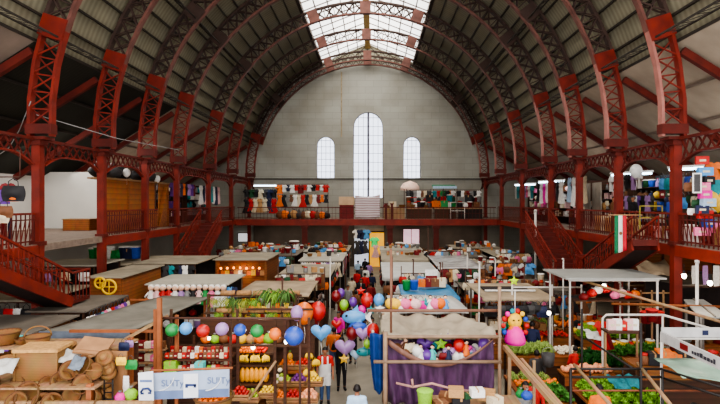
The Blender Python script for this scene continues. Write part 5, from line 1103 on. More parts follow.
def cv(u, v):
    fold = .07 * math.sin(17 * u + 9 * v + 2 * math.sin(5 * v)) + .05 * math.sin(31 * u - 13 * v) * math.sin(6 * v) + .06 * math.sin(6 * u + 14 * v)
    return (.3 + 2.85 * u + .2 * math.sin(3 * v) * (u - .5), 13.22 + 3.1 * v, 2.80 - .12 * v ** 1.6 + fold * min(1, v * 5 + .25) - .22 * math.sin(PI * u) * math.sin(PI * v) - .5 * max(0, u - .72) * v)
o = MB().grid(cv, 40, 30, thick=.02).build('canvas', mat('beige grey canvas', (150, 138, 120), .85, .25, 1.4, bump=.5)); tag(o, 'rumpled beige canvas thrown over the pipe frame', 'canvas')
pur = mat('purple satin', (72, 44, 72), .5, .6, 1.6, bump=.3, stretch=(5, 1, 1.2)); purb = mat('brown satin rim', (112, 78, 66), .6, .3, 4)
def zt(u): return 2.72 - .62 * max(0, math.sin(PI * u)) ** .9
o = MB().grid(lambda u, v: (.36 + 2.72 * u, 13.34 - .1 * math.sin(PI * u) * (1 - v) + .09 * math.sin(34 * u + 9 * v * (u - .5)) * (.3 + v), zt(u) + (1.05 - zt(u)) * v - .08 * math.sin(PI * u) * v), 90, 14, thick=Vector((0, .015, 0))).build('purple_drape', pur); tag(o, 'purple satin drape sagging like a hammock on the pipe frame', 'drape')
q = MB().grid(lambda u, v: (.36 + 2.72 * u, 13.3 - .1 * math.sin(PI * u), zt(u) + .02 - (.05 + .12 * (1 - u)) * v), 30, 2, thick=Vector((0, -.02, 0))).build('rim', purb); q.parent = o
o = MB().grid(lambda u, v: (.36 + 2.72 * u, 14.1 + .06 * math.sin(26 * u), 2.46 - 1.0 * v), 50, 8, thick=Vector((0, .015, 0))).build('purple_curtain', pur); tag(o, 'purple satin curtain behind the toys of the canvas stall', 'curtain')
toys = [(397, 350, 'brown', 'balloon', .34), (405, 347, 'pale pink', 'balloon', .3), (411, 353, 'grey', 'balloon', .36), (417, 351, 'white', 'balloon', .34), (419, 361, 'sky blue', 'star', .36), (425, 344, 'purple', 'heart', .46), (427, 356, 'purple', 'balloon', .34), (431, 362, 'pale pink', 'star', .34), (436, 345, 'teal', 'star', .36), (441, 344, 'lime green', 'star', .36), (437, 356, 'grey', 'heart', .4), (448, 338, 'purple', 'star', .28), (449, 352, 'lilac', 'heart', .34), (446, 361, 'orange', 'balloon', .28), (453, 349, 'red', 'heart', .44), (459, 345, 'red', 'balloon', .34), (457, 357, 'white', 'balloon', .38), (462, 360, 'red', 'star', .36), (466, 350, 'magenta', 'heart', .34), (470, 354, 'lilac', 'balloon', .42), (478, 348, 'white', 'heart', .36), (484, 344, 'purple', 'balloon', .34), (489, 345, 'pale pink', 'star', .34), (455, 369, 'red', 'star', .36)]
for i, (px, py, c_, kd, d) in enumerate(toys): put(kd, at(px, py, 13.55 + .12 * (i % 3)), mat('balloon ' + c_, PAL[c_], .3, .06, 3, spec=.5), '%s %s in the purple hammock, # from the left' % (c_, {'heart': 'foil heart', 'star': 'foil star'}.get(kd, kd)), 'balloon', d, 0, 'balloons in the hammock')
# in front of the drape
t = thing('work_table', 'cluttered timber table in front of the purple drape', 'table', (2.4, 11.9, 0)); MB().bb((-1.0, -.6, 1.5), (1.0, .6, 1.56)).build('table_top', wood_l, t)
for x in (-.9, .9):
    for y in (-.5, .5): MB().bar((x, y, 0), (x, y, 1.5), .07).build('leg', wood_l, t)
put('bin', at(425, 407, 11.6), 'lime green', 'lime green tub standing before the purple drape', 'tub', .36, parts={'lid': 'lime green'})
for i, (px, py, c_, s) in enumerate(((446, 400, 'brown', .3), (456, 396, 'tan', .34), (468, 398, 'dark green', .2), (477, 396, 'white', .3), (487, 399, 'tan', .36), (460, 406, 'black', .4), (495, 404, 'cream', .3), (440, 408, 'brown', .3))): put('box', at(px, py, 11.9 - .1 * (i % 4)), c_, '%s box among the clutter, %s along the timber table' % (c_, ordn(i)), 'box', (s, s * .8, s * .55), R_.uniform(-.5, .5), 'boxes on the timber table')
o = MB().tube([at(396, 383, 12.4), at(413, 387, 12.3), at(432, 383.5, 12.2), at(452, 389, 12.1), at(476, 392, 12.0)], .03, 6).tube([at(412, 379, 12.3), at(413, 387, 12.3)], .03, 6).build('bent_stick', mat('pinkish stick', (160, 120, 110), .6)); tag(o, 'pale bent stick lying across the front of the purple drape', 'stick')

# ================================================================= pinata, lantern
t = thing('paper_lantern_doll', 'bright yellow and magenta party figure hung at the right pole', 'party figure', at(515, 325, 14.6))
MB().ball((0, 0, .12), .2, 14, 10, (1, .7, 1.1)).build('head', mat('party yellow', (236, 180, 40), .5, .2, 8), t); MB().lathe([(.27, -.52), (.3, -.42), (.24, -.2), (.12, -.02)], n=14).build('skirt', mat('party magenta', (236, 24, 160), .5, .1, 8), t)
MB().ball((0, -.02, -.12), .18, 12, 8, (1.1, .7, .8)).build('body', cm('orange'), t)
for i in range(14):
    a = 2 * PI * i / 14; MB().ball((.33 * math.cos(a), 0, .42 * math.sin(a) - .02), .075, 8, 6).build('pompom', cm(['red', 'blue', 'yellow', 'red', 'teal', 'magenta', 'red'][i % 7]), t)
for sx in (-1, 1): MB().ball((sx * .07, -.14, .16), .025, 6, 5).build('eye', cm('black'), t)
MB().tube([(0, 0, .3), (0, 0, 1.0)], .012, 4).build('string', cm('white'), t)
put('star', at(514, 281, 17.0), mat('lime paper', (180, 210, 30), .5, .1, 3), 'lime green paper star hung above the beige-topped awning', 'star lantern', .34)
put('balloon', at(508, 318, 14.8), 'red', 'red balloon left of the party figure', 'balloon', .2); put('balloon', at(503, 327, 14.7), 'teal', 'teal balloon on the right pole beside the party figure', 'balloon', .22)

for i, (px, py, c_, kd, s) in enumerate(((402, 338, 'brown', 'doll', .9), (410, 338, 'cream', 'bag', .7), (422, 338, 'white', 'doll', .9), (433, 336, 'turquoise', 'doll', .9), (445, 340, 'dark red', 'bag', .6), (451, 336, 'navy blue', 'doll', .8), (463, 337, 'orange', 'doll', .9), (474, 340, 'teal', 'bag', .6), (481, 336, 'pale pink', 'doll', .9), (414, 342, 'sky blue', 'doll', .9), (440, 350, 'red', 'doll', .9), (468, 342, 'white', 'bag', .6))):
    put(kd, at(px + R_.uniform(-4, 4), py + R_.uniform(0, 12), 13.5), c_, '%s toy %s dangling from the front pipe, %s from the left' % (c_, kd, ordn(i)), 'toy', s, R_.uniform(-.5, .5), 'toys on the front pipe')
def hang_rail(x0, x1, y, z, n, cols, kinds, where, sc):
    t = thing('hanging_rail', 'thin rail of goods ' + where, 'rail', ((x0 + x1) / 2, y, 0)); hx = (x1 - x0) / 2
    MB().tube([(-hx, 0, z), (hx, 0, z)], .025, 5).build('rail', bpost, t)
    for x in (-hx, hx): MB().tube([(x, 0, 0), (x, 0, z + .35)], .025, 5).build('post', bpost, t)
    for i, p in enumerate(line((x0, y, z), (x1, y, z), n)):
        kd = kinds[i % len(kinds)]; c_ = cols[R_.randrange(len(cols))]; nn = {'t_shirt': 'top', 'bag': 'bag', 'doll': 'doll', 'scarf': 'scarf', 'dress': 'dress', 'heart': 'foil heart', 'star': 'foil star'}[kd]
        put(kd, p - Vector((0, 0, .25 if kd in ZLOW else 0)), c_, '%s %s, # from left on the rail %s' % (c_, nn, where), 'toy' if kd == 'doll' else nn, sc * R_.uniform(.8, 1.2), R_.uniform(-.5, .5), 'goods on the rail ' + where)
MX = ['red', 'white', 'dark red', 'brown', 'cream', 'orange', 'pink', 'black', 'sky blue', 'dark green', 'tan', 'grey']
for a in ((4.1, 6.3, 23.2, 2.75, 13, MX, ('bag', 'scarf', 'doll'), 'behind the black-fringed awning', .8), (3.4, 5.5, 25.6, 2.9, 13, MX, ('t_shirt', 'bag', 'scarf'), 'in front of the shiny plastic', .8), (5.9, 8.3, 27.2, 3.0, 13, MX, ('t_shirt', 'bag'), 'before the faded right stall', .9), (1.3, 3.0, 24.4, 2.85, 11, MX, ('bag', 'scarf', 'doll'), 'behind the blue tarpaulin', .8),
          (3.5, 5.6, 33.6, 3.0, 12, MX, ('t_shirt', 'scarf'), 'past the shiny plastic', .9), (-4.5, -2.3, 24.5, 2.8, 12, MX, ('bag', 'scarf'), 'before the board-topped aisle stall', .8), (-4.4, -2.1, 36.5, 3.0, 11, MX, ('t_shirt', 'bag'), 'past the pale aisle stall', .9), (-8.0, -5.0, 31.6, 2.9, 14, MX, ('bag', 't_shirt'), 'before the brown boarded stall', .8),
          (-5.3, -2.8, 19.4, 2.45, 14, ['brown', 'orange', 'tan', 'dark red', 'yellow', 'cream'], ('bag', 'scarf'), 'behind the hanging leaves', .7), (6.6, 9.6, 22.4, 2.2, 14, MX, ('bag', 'dress'), 'behind the produce tables', .7), (7.9, 10.0, 32.4, 3.0, 11, MX, ('t_shirt', 'bag'), 'before the fifth right pillar', .9), (-10.6, -7.4, 35.2, 3.0, 14, MX, ('t_shirt', 'bag'), 'before the low left stall', .9)): hang_rail(*a)
for i, (px, Y, z) in enumerate(((479, 18.9, 4.0), (553, 20.4, 3.9), (563, 21, 3.9), (428, 33, 4.6), (467, 26, 3.6), (413, 25.2, 3.4), (620, 19.3, 3.2), (440, 23, 3.5), (330, 24.5, 3.6), (282, 19.4, 3.4), (495, 25.5, 3.4), (524, 22.8, 3.5))):
    o = MB().tube([(0, 0, 0), (0, 0, z * .5), (.02, 0, z)], .032, 6).lathe([(.05, z - .02), (.05, z + .03), (.0, z + .04)], n=6).build('thin_pole', bpost if i % 2 else wpost); o.location = (X(px, Y), Y, 0); tag(o, 'thin %s pole rising %s' % ('brown' if i % 2 else 'pale', ['at the left end of the beige-topped awning', 'between the awnings', 'left of the tall pale awning', 'over the grey board roof right of the aisle', 'in front of the shiny plastic', 'by the white front edge', 'among the orange table goods', 'beside the notice board', 'at the aisle corner of the board-topped stall', 'behind the beige canvas stall front', 'right of the shiny plastic', 'behind the black bags'][i]), 'pole')

for i, (px, py, Y, s, kd, lab) in enumerate(((88, 366, 11.4, .42, 'basket', 'beside the orange post, upper'), (86, 385, 11.2, .4, 'basket', 'beside the orange post, lower'), (97, 372, 11.3, .36, 'handled', 'right of the orange post'), (72, 371, 11.35, .4, 'basket', 'under the small grey sheet'), (44, 404, 10.95, .4, 'basket', 'at the very bottom of the rack'), (96, 400, 11.1, .44, 'basket', 'low by the straw hats'), (18, 403, 10.95, .4, 'basket', 'lowest at the left of the rack'))):
    bsk(kd, px, py, Y, s, Euler((math.radians(65), 0, R_.uniform(-.5, .5))), 'brown wicker basket tipped forward, ' + lab)
# ================================================================= right side: produce
def rail_x(name, label, pts_list, m, r=.04, cat='rail', parts=None):
    t = thing(name, label, cat, pts_list[0][0]); o = Vector(pts_list[0][0])
    for a, b in pts_list: MB().tube([Vector(a) - o, Vector(b) - o], r, 6).build('rail', m, t)
    return t
t = thing('timber_rails', 'pair of pale timber rails running back beside the purple drape', 'rails', (3.4, 9.6, 0)); 
MB().bar((0, 0, 2.4), (0, 3.9, 2.44), .1).build('rail', wood_l, t); MB().bar((.35, 0, 2.1), (.35, 3.6, 2.2), .08).build('rail', wood_l, t); MB().bar((.1, 3.8, 0), (.1, 3.8, 2.4), .08).build('post', wood_l, t); MB().bar((.55, 3.2, 0), (.55, 3.2, 2.3), .06).build('post', wood_l, t)
def table(label, x0, x1, y0, y1, z, m=None, name='produce_table'):
    t = thing(name, label, 'table', ((x0 + x1) / 2, (y0 + y1) / 2, 0)); hx, hy = (x1 - x0) / 2, (y1 - y0) / 2; m = m or wood_o
    MB().bb((-hx, -hy, z - .06), (hx, hy, z)).build('table_top', m, t); MB().bb((-hx + .03, -hy + .02, z - .32), (hx - .03, -hy + .05, z - .06)).build('apron_board', m, t); MB().bb((-hx + .05, -hy + .1, .06), (hx - .05, -hy + .14, z - .3)).build('front_panel', wood_d, t)
    for sx in (-1, 1):
        for sy in (-1, 1): MB().bar((sx * (hx - .06), sy * (hy - .06), 0), (sx * (hx - .06), sy * (hy - .06), z - .05), .07).build('leg', wood_d, t)
    return t
def spread(kind, x0, x1, y0, y1, z, nx, ny, sc, label, group, second=0):
    rnd = random.Random(nx * 31 + ny)
    for i in range(nx):
        for j in range(ny):
            put(kind, (x0 + (x1 - x0) * (i + .5) / nx + rnd.uniform(-.03, .03), y0 + (y1 - y0) * (j + .5) / ny + rnd.uniform(-.03, .03), z + (rnd.uniform(0, .08) if second else 0)), None, label, 'fruit' if kind in ('orange', 'tomato', 'apple', 'redapple', 'lemon', 'grapefruit', 'melon', 'avocado') else 'vegetable', sc * rnd.uniform(.85, 1.15), rnd.uniform(0, 6), group)
    if second: spread(kind, x0 + .1, x1 - .1, y0 + .1, y1 - .1, z + sc * .45, max(1, nx - 1), max(1, ny - 1), sc, label, group, 0)
table('low produce table of lettuces behind the black rails', 5.6, 7.5, 13.0, 14.8, .95); spread('lettuce', 5.65, 7.45, 13.05, 14.7, .95, 6, 5, .36, 'green lettuce on the low table behind the black rails', 'lettuces behind the black rails', 1)
table('produce table of oranges and leaves under the timber rails', 3.95, 5.3, 13.4, 15.8, .95); spread('greens', 4.0, 5.25, 13.5, 14.5, .95, 4, 3, .32, 'leafy greens on the table under the timber rails', 'greens under the timber rails', 1); spread('orange', 4.0, 5.25, 14.6, 15.0, .95, 9, 3, .12, 'orange on the table under the timber rails', 'oranges under the timber rails', 1); spread('cabbage', 4.0, 5.2, 15.1, 15.7, .95, 4, 2, .28, 'pale cabbage on the table under the timber rails', 'cabbages under the timber rails')
table('long brown counter heaped with pale greens', 4.55, 7.75, 17.3, 18.3, 1.05); spread('cabbage', 4.6, 6.1, 17.35, 18.2, 1.05, 7, 3, .3, 'pale green cabbage on the long brown counter', 'cabbages on the brown counter', 1); spread('onion', 6.2, 7.0, 17.4, 18.2, 1.05, 7, 5, .12, 'white onion on the long brown counter', 'onions on the brown counter', 1); spread('potato', 7.1, 7.7, 17.4, 18.2, 1.05, 5, 5, .12, 'brown potato on the long brown counter', 'potatoes on the brown counter')
table('table of grapefruit between the two leaf tables', 5.5, 7.0, 15.0, 15.6, 1.2); spread('grapefruit', 5.55, 6.95, 15.05, 15.5, 1.2, 10, 3, .13, 'pinkish grapefruit on the table between the leaf tables', 'grapefruit table', 1)
table('side table of dark herbs running back on the right', 6.4, 7.7, 15.8, 17.1, 1.05); spread('herbs', 6.45, 7.65, 15.85, 17.0, 1.05, 5, 4, .34, 'dark green herb bunch on the side table', 'herbs on the side table', 1)
for k_, (x0, x1, y0, kind, n_, sc, lab, c2) in enumerate(((5.3, 7.6, 19.8, 'tomato', 11, .13, 'red tomato on the table behind the brown counter', 'tomatoes'), (7.8, 10.1, 19.6, 'lettuce', 7, .3, 'lettuce on the table below the tall awning', 'lettuces'), (5.2, 7.4, 21.3, 'cabbage', 7, .28, 'cabbage on the second table behind the counter', 'cabbages'), (7.6, 9.8, 21.4, 'orange', 12, .14, 'orange on the second table below the tall awning', 'oranges'), (8.2, 10.0, 17.4, 'greens', 6, .32, 'leafy greens on the table beside the first right pillar', 'greens'))):
    table(['tomato table behind the long brown counter', 'lettuce table below the tall pale awning', 'cabbage table further behind the brown counter', 'orange table under the tall pale awning', 'leaf table beside the first right pillar', 'apple table in front of the lean-to sheet'][k_], x0, x1, y0, y0 + .9, 1.0)
    spread(kind, x0 + .05, x1 - .05, y0 + .05, y0 + .8, 1.0, n_, 3, sc, lab, c2 + ' on ' + lab.split(' on ')[1], 1)
CR = ['orange', 'red', 'brown', 'white', 'lime green', 'tan', 'dark red', 'yellow', 'cream', 'dark green']
fill(5.2, 7.7, 20.0, 'the tomato table', CR, 9, z=1.0, dy=.85, lvl='back'); fill(5.2, 7.4, 21.5, 'the cabbage table', CR, 9, z=1.0, dy=.85, lvl='back'); fill(7.6, 10, 21.6, 'the orange table', CR, 9, z=1.0, dy=.85, lvl='back'); fill(7.8, 10, 19.8, 'the lettuce table', CR, 9, z=1.0, dy=.85, lvl='back')
fill(8.2, 10, 17.4, 'the leaf table', ['red', 'pink', 'green', 'white', 'yellow'], 7, z=1.0, dy=1.0, lvl='back', kinds=('bucket', 'bundle', 'bin'))
# white posts and thin frames
t = thing('tube_frame', 'thin white tube frame rising among the produce tables', 'frame', (5.2, 19.5, 0))
for x in (0, 1.5, 2.6): MB().tube([(x, 0, 0), (x, 0, 3.1)], .035, 6).build('post', wpost, t)
MB().tube([(0, 0, 3.0), (2.6, 0, 3.0)], .03, 6).build('rail', wpost, t)
t = thing('tube_frame', 'white arched tube frame standing before the red bins', 'frame', (6.7, 15.2, 0))
MB().tube([(0, 0, 0), (0, 0, 2.8), (.1, 0, 2.9), (1.75, 0, 2.9)], .035, 6).build('arch', wpost, t); MB().tube([(1.75, 0, 2.9), (3.1, -.6, 2.55)], .035, 6).build('sloping_rail', wpost, t); MB().tube([(1.75, 0, 0), (1.75, 0, 2.9)], .03, 6).build('post', wpost, t)
t = thing('wood_rack', 'yellowish timber rack below the right gallery', 'rack', (9.4, 18.3, 0))
for x in (0, .4, .8, 1.1): MB().bar((x, 0, 0), (x, 0, 3.1), .05).build('post', wood_l, t)
for z in (3.0, 2.5): MB().bar((-.1, 0, z), (1.2, 0, z), .05).build('rail', wood_l, t)
o = rail_x('timber_beam', 'long pale timber beam sloping across under the pale awning', [((6.9, 17.2, 3.6), (9.9, 14.4, 2.8)), ], wood_l, .045, 'beam')
o = rail_x('timber_beam', 'thin orange timber rail running level to the right edge', [((7.6, 16.6, 2.95), (11.6, 16.0, 2.95))], wood_o, .04, 'beam')
for i, (px, py, Y) in enumerate(((652, 318, 15.4), (646, 320, 15.9), (658, 320, 15.9))): put('bin', at(px, py, Y) - Vector((0, 0, .1)), 'dark red', 'dark red plastic bin, %s of three behind the white arched frame' % ORD[i], 'bin', .34, parts={'lid': 'red'})
put('dress', at(601, 321, 15.6), 'red', 'bright red dress hung over the herb table', 'garment', .85); put('dress', at(606, 323, 15.8), 'dark red', 'dark red dress hung beside the bright red one', 'garment', .8)
o = crump('plastic_sheet', 'small white plastic sheet draped beside the red dress', 'sheet', 594, 335, 15.4, .55, .4, (.5, .2, .2), tarp_w)
for i, (px, py, c_) in enumerate(((592, 294, 'red'), (598, 291, 'white'), (606, 290, 'red'), (615, 296, 'pink'), (622, 294, 'pale pink'), (628, 296, 'red'), (635, 295, 'orange'), (584, 298, 'dark red'))): put('bundle', at(px, py + 3, 18.2), c_, '%s bundle under the tall awning, %s from the left' % (c_, ordn(i)), 'bundle', .34, 0, 'bundles under the tall awning')
t = thing('shelf_unit', 'shelf of red and white bundles under the tall pale awning', 'shelves', (8.0, 18.3, 0)); MB().bb((-1.0, -.25, 2.74), (1.3, .3, 2.78)).build('shelf', wood_d, t)
for x in (-1.0, 1.3): MB().bar((x, 0, 0), (x, 0, 2.74), .06).build('post', wood_d, t)
# black rail frame in front
t = thing('black_frame', 'black tube frame with double top rail around the front produce', 'frame', (4.55, 12.0, 0))
for x, z in ((0, 2.35), (2.12, 2.35), (1.62, 3.4)): MB().tube([(x, 0, 0), (x, 0, z)], .035, 6).build('post', dpost, t)
for z in (2.35, 2.16): MB().tube([(0, 0, z), (2.12, 0, z)], .03, 6).build('rail', dpost, t)
MB().tube([(0, .02, 1.84), (3.6, .02, 1.84)], .022, 6).build('rail', mat('rust rail', (120, 64, 40), .6), t)
MB().tube([(1.42, 0, 2.37), (1.42, 2.6, 2.37)], .03, 6).build('side_rail', dpost, t); MB().tube([(2.12, 0, 2.33), (3.3, -1.4, 2.2)], .03, 6).build('side_rail', dpost, t); MB().tube([(2.12, 0, 2.14), (3.3, -1.4, 2.0)], .03, 6).build('side_rail', dpost, t)
for x in (.45, 1.2, 1.75): MB().tube([(x, 0, 2.16), (x, 0, 2.35)], .02, 5).build('strut', dpost, t)
MB().tube([(1.3, 2.6, 0), (1.3, 2.6, 3.2)], .03, 6).build('post', dpost, t)
rail_x('timber_beam', 'pale timber rail running forward over the oranges', [((4.75, 12.3, 2.35), (4.4, 9.4, 2.4))], wood_l, .04, 'beam'); rail_x('timber_beam', 'pale timber rail running forward over the lettuces', [((6.3, 12.4, 2.35), (5.5, 9.2, 2.3))], wood_l, .04, 'beam')
crump('teal_cloth', 'teal cloth thrown over the lettuces', 'cloth', 619, 382, 13.4, .5, .45, (.5, .1, .2), mat('teal cloth', (30, 104, 112), .7, .25, 3), .05); crump('teal_cloth', 'second teal cloth further right on the lettuces', 'cloth', 630, 381, 13.5, .45, .45, (.45, -.1, -.2), _M['teal cloth'], .05)
t = thing('timber_partition', 'orange brown timber partition under the right gallery', 'partition', (11.4, 23.2, 0))
for q in range(6): MB().bb((.03 + .75 * q, 0, .1), (.72 + .75 * q, .05, 3.9)).build('panel', wood_o if q % 2 else wood_r, t)
for q in range(7): MB().bar((.75 * q, -.02, 0), (.75 * q, -.02, 4.0), .08).build('post', wood_d, t)
crump('beige_awning', 'slack beige awning under the right gallery', 'awning', 655, 268, 19.4, 1.5, 1.2, (.35, 0, .1), tarp_be, .1)
o = MB().tube([(0, 0, 0), (0, 0, 4.3)], .05, 8).lathe([(.07, 4.28), (.07, 4.36), (0, 4.38)], n=8).build('white_pole', wpost); o.location = (X(697, 16.4), 16.4, 0); tag(o, 'white pole standing by the pale lean-to sheet', 'pole')
row('bundle', [(11.3 + .5 * q, 22.7, 2.62) for q in range(7)], ['brown', 'dark red', 'tan', 'orange', 'cream'], 'bundle', 'on the ledge of the timber partition', 'bundle', 'bundles on the partition ledge', .5)
t = thing('shelf_unit', 'ledge of bundles before the timber partition', 'shelves', (12.8, 22.7, 0)); MB().bb((-1.7, -.25, 2.56), (1.7, .25, 2.6)).build('shelf', wood_l, t)
for x in (-1.65, 1.65): MB().bar((x, 0, 0), (x, 0, 2.56), .06).build('post', wood_l, t)
put('bucket', at(548, 366, 15.4), 'dark grey', 'dark grey bucket standing in front of the brown counter', 'bucket', .4); put('bundle', at(521, 398, 12.2), 'green', 'green bundle behind the timber rails', 'bundle', .24); put('bundle', at(527, 400, 12.0), 'blue', 'blue bundle behind the timber rails', 'bundle', .26)
# signboard frame on the right
t = thing('fascia_stall', 'white fascia boards of a stall with dark lettering, before the green tarpaulin', 'stall frame', (7.2, 13.0, 0))
fas = mat('white fascia board', (176, 172, 170), .6, .15, 3); ink = mat('dark lettering', (50, 48, 56), .7, 0)
MB().bb((0, -.03, 2.82), (2.6, .03, 3.06)).build('fascia', fas, t); MB().bb((-.03, -2.6, 2.72), (.03, 0, 2.96)).build('side_fascia', fas, t)
MB().bb((-.045, -1.15, 2.78), (-.035, -.85, 2.92)).build('red_mark', cm('dark red'), t); MB().bb((1.0, -.04, 2.88), (1.15, -.032, 3.0)).build('blue_mark', cm('navy blue'), t)
mb = MB(); rr_ = random.Random(4); y = -1.3
for k_ in range(8): L = rr_.uniform(.05, .11); mb.bb((-.045, y - L, 2.79), (-.036, y, 2.79 + rr_.uniform(.06, .11))); y -= L + .03
mb.build('lettering', ink, t)
for x, y in ((0, 0), (2.5, 0), (0, -2.5)): MB().tube([(x, y, 0), (x, y, 2.9)], .035, 6).build('post', wpost, t)
MB().tube([(0, 0, 2.78), (2.6, -.0, 2.78)], .025, 6).build('rail', wpost, t)
o = MB().grid(lambda u, v: (6.9 + 2.6 * u, 11.6 + 1.2 * v, 2.28 + .12 * v - .1 * math.sin(PI * u) + .04 * math.sin(9 * u + 5 * v)), 16, 8, thick=.015).build('green_tarpaulin', mat('pale green tarpaulin', (132, 160, 140), .4, .25, 2, bump=.4)); tag(o, 'pale green tarpaulin stretched below the white fascia boards', 'tarpaulin')
table('brown counter under the white fascia boards', 6.95, 10.2, 13.6, 14.5, 1.85, wood_o); fill(7.0, 10.1, 13.6, 'the fascia counter', ['brown', 'dark red', 'black', 'white', 'orange', 'pink'], 11, z=1.86, dy=.3)
row('pack', line((6.6, 14.6, 2.6), (7.4, 14.6, 2.6), 5), ['pale pink', 'white', 'red', 'pale pink', 'white'], 'packet', 'stacked beside the white fascia corner', 'packet', 'packets by the fascia corner', (.22, .4, .3))
t = thing('shelf_unit', 'small shelf of pale packets by the fascia corner', 'shelves', (7.0, 14.7, 0)); MB().bb((-.5, -.3, 2.55), (.5, .2, 2.6)).build('shelf', wood_d, t)
for x in (-.45, .45): MB().bar((x, 0, 0), (x, 0, 2.55), .05).build('post', wood_l, t)
# far right clutter below the gallery
fill(10.9, 14.8, 19.0, 'the dim shop', ['white', 'lilac', 'grey', 'brown', 'dark red'], 9, z=.96)
# ================================================================= galleries
lamp_lights = []
def shelf_shop(label, where, xf, y0, y1, s, cols, depth=1.2, tube=True, n=6, levels=(.5, 1.05, 1.6, 2.15), kinds=('box', 'pack', 'bottle', 'bundle', 'jar', 'bin')):
    """shelves on the side gallery facing the nave; s: side (-1 left, 1 right); xf: x of the front of the shelves"""
    t = thing('shop_shelves', label, 'shelves', (xf, (y0 + y1) / 2, GZ), 0, 'gallery shop shelves'); hy = (y1 - y0) / 2
    MB().bb((s * depth * .9, -hy, 0), (s * depth, hy, 2.75)).build('back_panel', mat('dim blue grey panel', (70, 78, 86), .8, .3, 1), t)
    for z in levels: MB().bb((0, -hy, z - .03), (s * depth * .9, hy, z)).build('shelf', wood_d, t)
    for y in (-hy, hy): MB().bb((0, y - .03, 0), (s * depth, y + .03, 2.75)).build('side_panel', wood_d, t)
    for j, z in enumerate(levels):
        lv = ['bottom', 'second', 'third', 'top'][j]
        for i in range(n):
            kd = kinds[R_.randrange(len(kinds))]; c = cols[R_.randrange(len(cols))]; noun = {'box': 'carton', 'pack': 'packet', 'bottle': 'bottle', 'bundle': 'bundle', 'jar': 'jar', 'bin': 'tub', 'ball': 'ball', 'bag': 'bag', 'hat': 'hat', 't_shirt': 'top'}[kd]
            sc = R_.uniform(.34, .46); y = (y0 + y1) / 2 - hy + 2 * hy * (i + .5) / n
            p = Vector((xf + s * .25, y, GZ + z + (sc * .5 if kd in ZLOW else 0)))
            put(kd, p, c, '%s %s, # from front, %s shelf of %s' % (c, noun, lv, where), noun, (sc * .9, sc, sc) if kd != 'bottle' else sc, s * -PI / 2 + R_.uniform(-.3, .3), 'goods on the %s shelf of %s' % (lv, where))
    if tube: put('tube', (xf - s * .9, (y0 + y1) / 2 + .2, GZ + 2.75), None, 'lit fluorescent tube over the shelves of ' + where, 'lamp', 1.7, PI / 2 + .5); lamp_lights.append((xf - s * .7, (y0 + y1) / 2, GZ + 2.7))
COOL = ['blue', 'white', 'sky blue', 'dark green', 'grey', 'navy blue', 'teal', 'cream', 'yellow', 'brown', 'dark red']
WARM = ['brown', 'tan', 'red', 'orange', 'white', 'pink', 'cream', 'dark red', 'yellow', 'sky blue']
sf = mat('shop fascia strip', (120, 116, 106), .7, .2, 2)
shelf_shop('well stocked shop shelves in the frontmost right gallery bay', 'the front right shop', 13.2, 14.6, 17.6, 1, WARM + ['pink', 'magenta', 'blue'])
shelf_shop('well stocked shop shelves between the first two right pillars', 'the first right bay shop', 13.4, 18.2, 21.8, 1, COOL, n=8)
shelf_shop('shop shelves between the second and third right pillars', 'the second right bay shop', 13.0, 22.5, 26.0, 1, COOL + ['purple', 'lilac'], n=7)
shelf_shop('pale shop shelves between the third and fourth right pillars', 'the third right bay shop', 13.2, 27.0, 30.2, 1, ['white', 'cream', 'grey', 'pale pink', 'brown'], tube=False)
shelf_shop('shop shelves between the fourth and fifth right pillars', 'the fourth right bay shop', 12.4, 31.0, 36.0, 1, ['white', 'black', 'dark red', 'pale pink', 'cream', 'brown'], n=8)
shelf_shop('shop shelves between the fifth and sixth right pillars', 'the fifth right bay shop', 12.4, 36.8, 41.8, 1, ['white', 'pink', 'teal', 'cream', 'dark red'], n=8)
shelf_shop('clothes shop shelves beyond the fourth left pillar', 'the fourth left bay shop', -13.2, 31.6, 36.0, -1, ['purple', 'navy blue', 'white', 'dark red', 'black', 'orange'], n=8, tube=False)
shelf_shop('clothes shop shelves beyond the fifth left pillar', 'the fifth left bay shop', -13.2, 36.8, 41.8, -1, ['white', 'black', 'teal', 'pale pink', 'grey'], n=8, tube=False)
row('t_shirt', line((-12.3, 31.6, 7.4), (-12.3, 35.9, 7.4), 9), ['purple', 'dark red', 'white', 'navy blue', 'orange', 'black', 'lilac'], 'top', 'on the rail beyond the fourth left pillar', 'garment', 'tops beyond the fourth left pillar', 1.2, PI / 2, frm='from the front'); row('dress', line((-12.3, 36.8, 7.4), (-12.3, 41.6, 7.4), 8), ['white', 'navy blue', 'pale pink', 'black', 'teal'], 'dress', 'on the rail beyond the fifth left pillar', 'garment', 'dresses beyond the fifth left pillar', 1.3, PI / 2, frm='from the front')
row('dress', line((11.3, 31.0, 7.5), (11.3, 36.0, 7.5), 8), ['white', 'black', 'dark red', 'pale pink', 'white', 'magenta'], 'dress', 'between the fourth and fifth right pillars', 'garment', 'dresses in the fourth right bay', 1.3, -PI / 2, frm='from the front'); row('t_shirt', line((11.3, 36.8, 7.4), (11.3, 41.6, 7.4), 8), ['teal', 'white', 'pink', 'sky blue', 'cream', 'black'], 'top', 'between the fifth and sixth right pillars', 'garment', 'tops in the fifth right bay', 1.3, -PI / 2, frm='from the front')
row('dress', line((11.2, 27.2, 7.6), (11.2, 30.1, 7.6), 4), ['cream', 'grey', 'white', 'pale blue'], 'dress', 'between the third and fourth right pillars', 'garment', 'dresses in the third right bay', 1.5, -PI / 2, frm='from the front')
row('t_shirt', line((11.7, 22.6, 7.5), (11.7, 25.9, 7.5), 6), ['white', 'lilac', 'black', 'grey', 'purple', 'white'], 'top', 'between the second and third right pillars', 'garment', 'tops in the second right bay', 1.1, -PI / 2, frm='from the front')
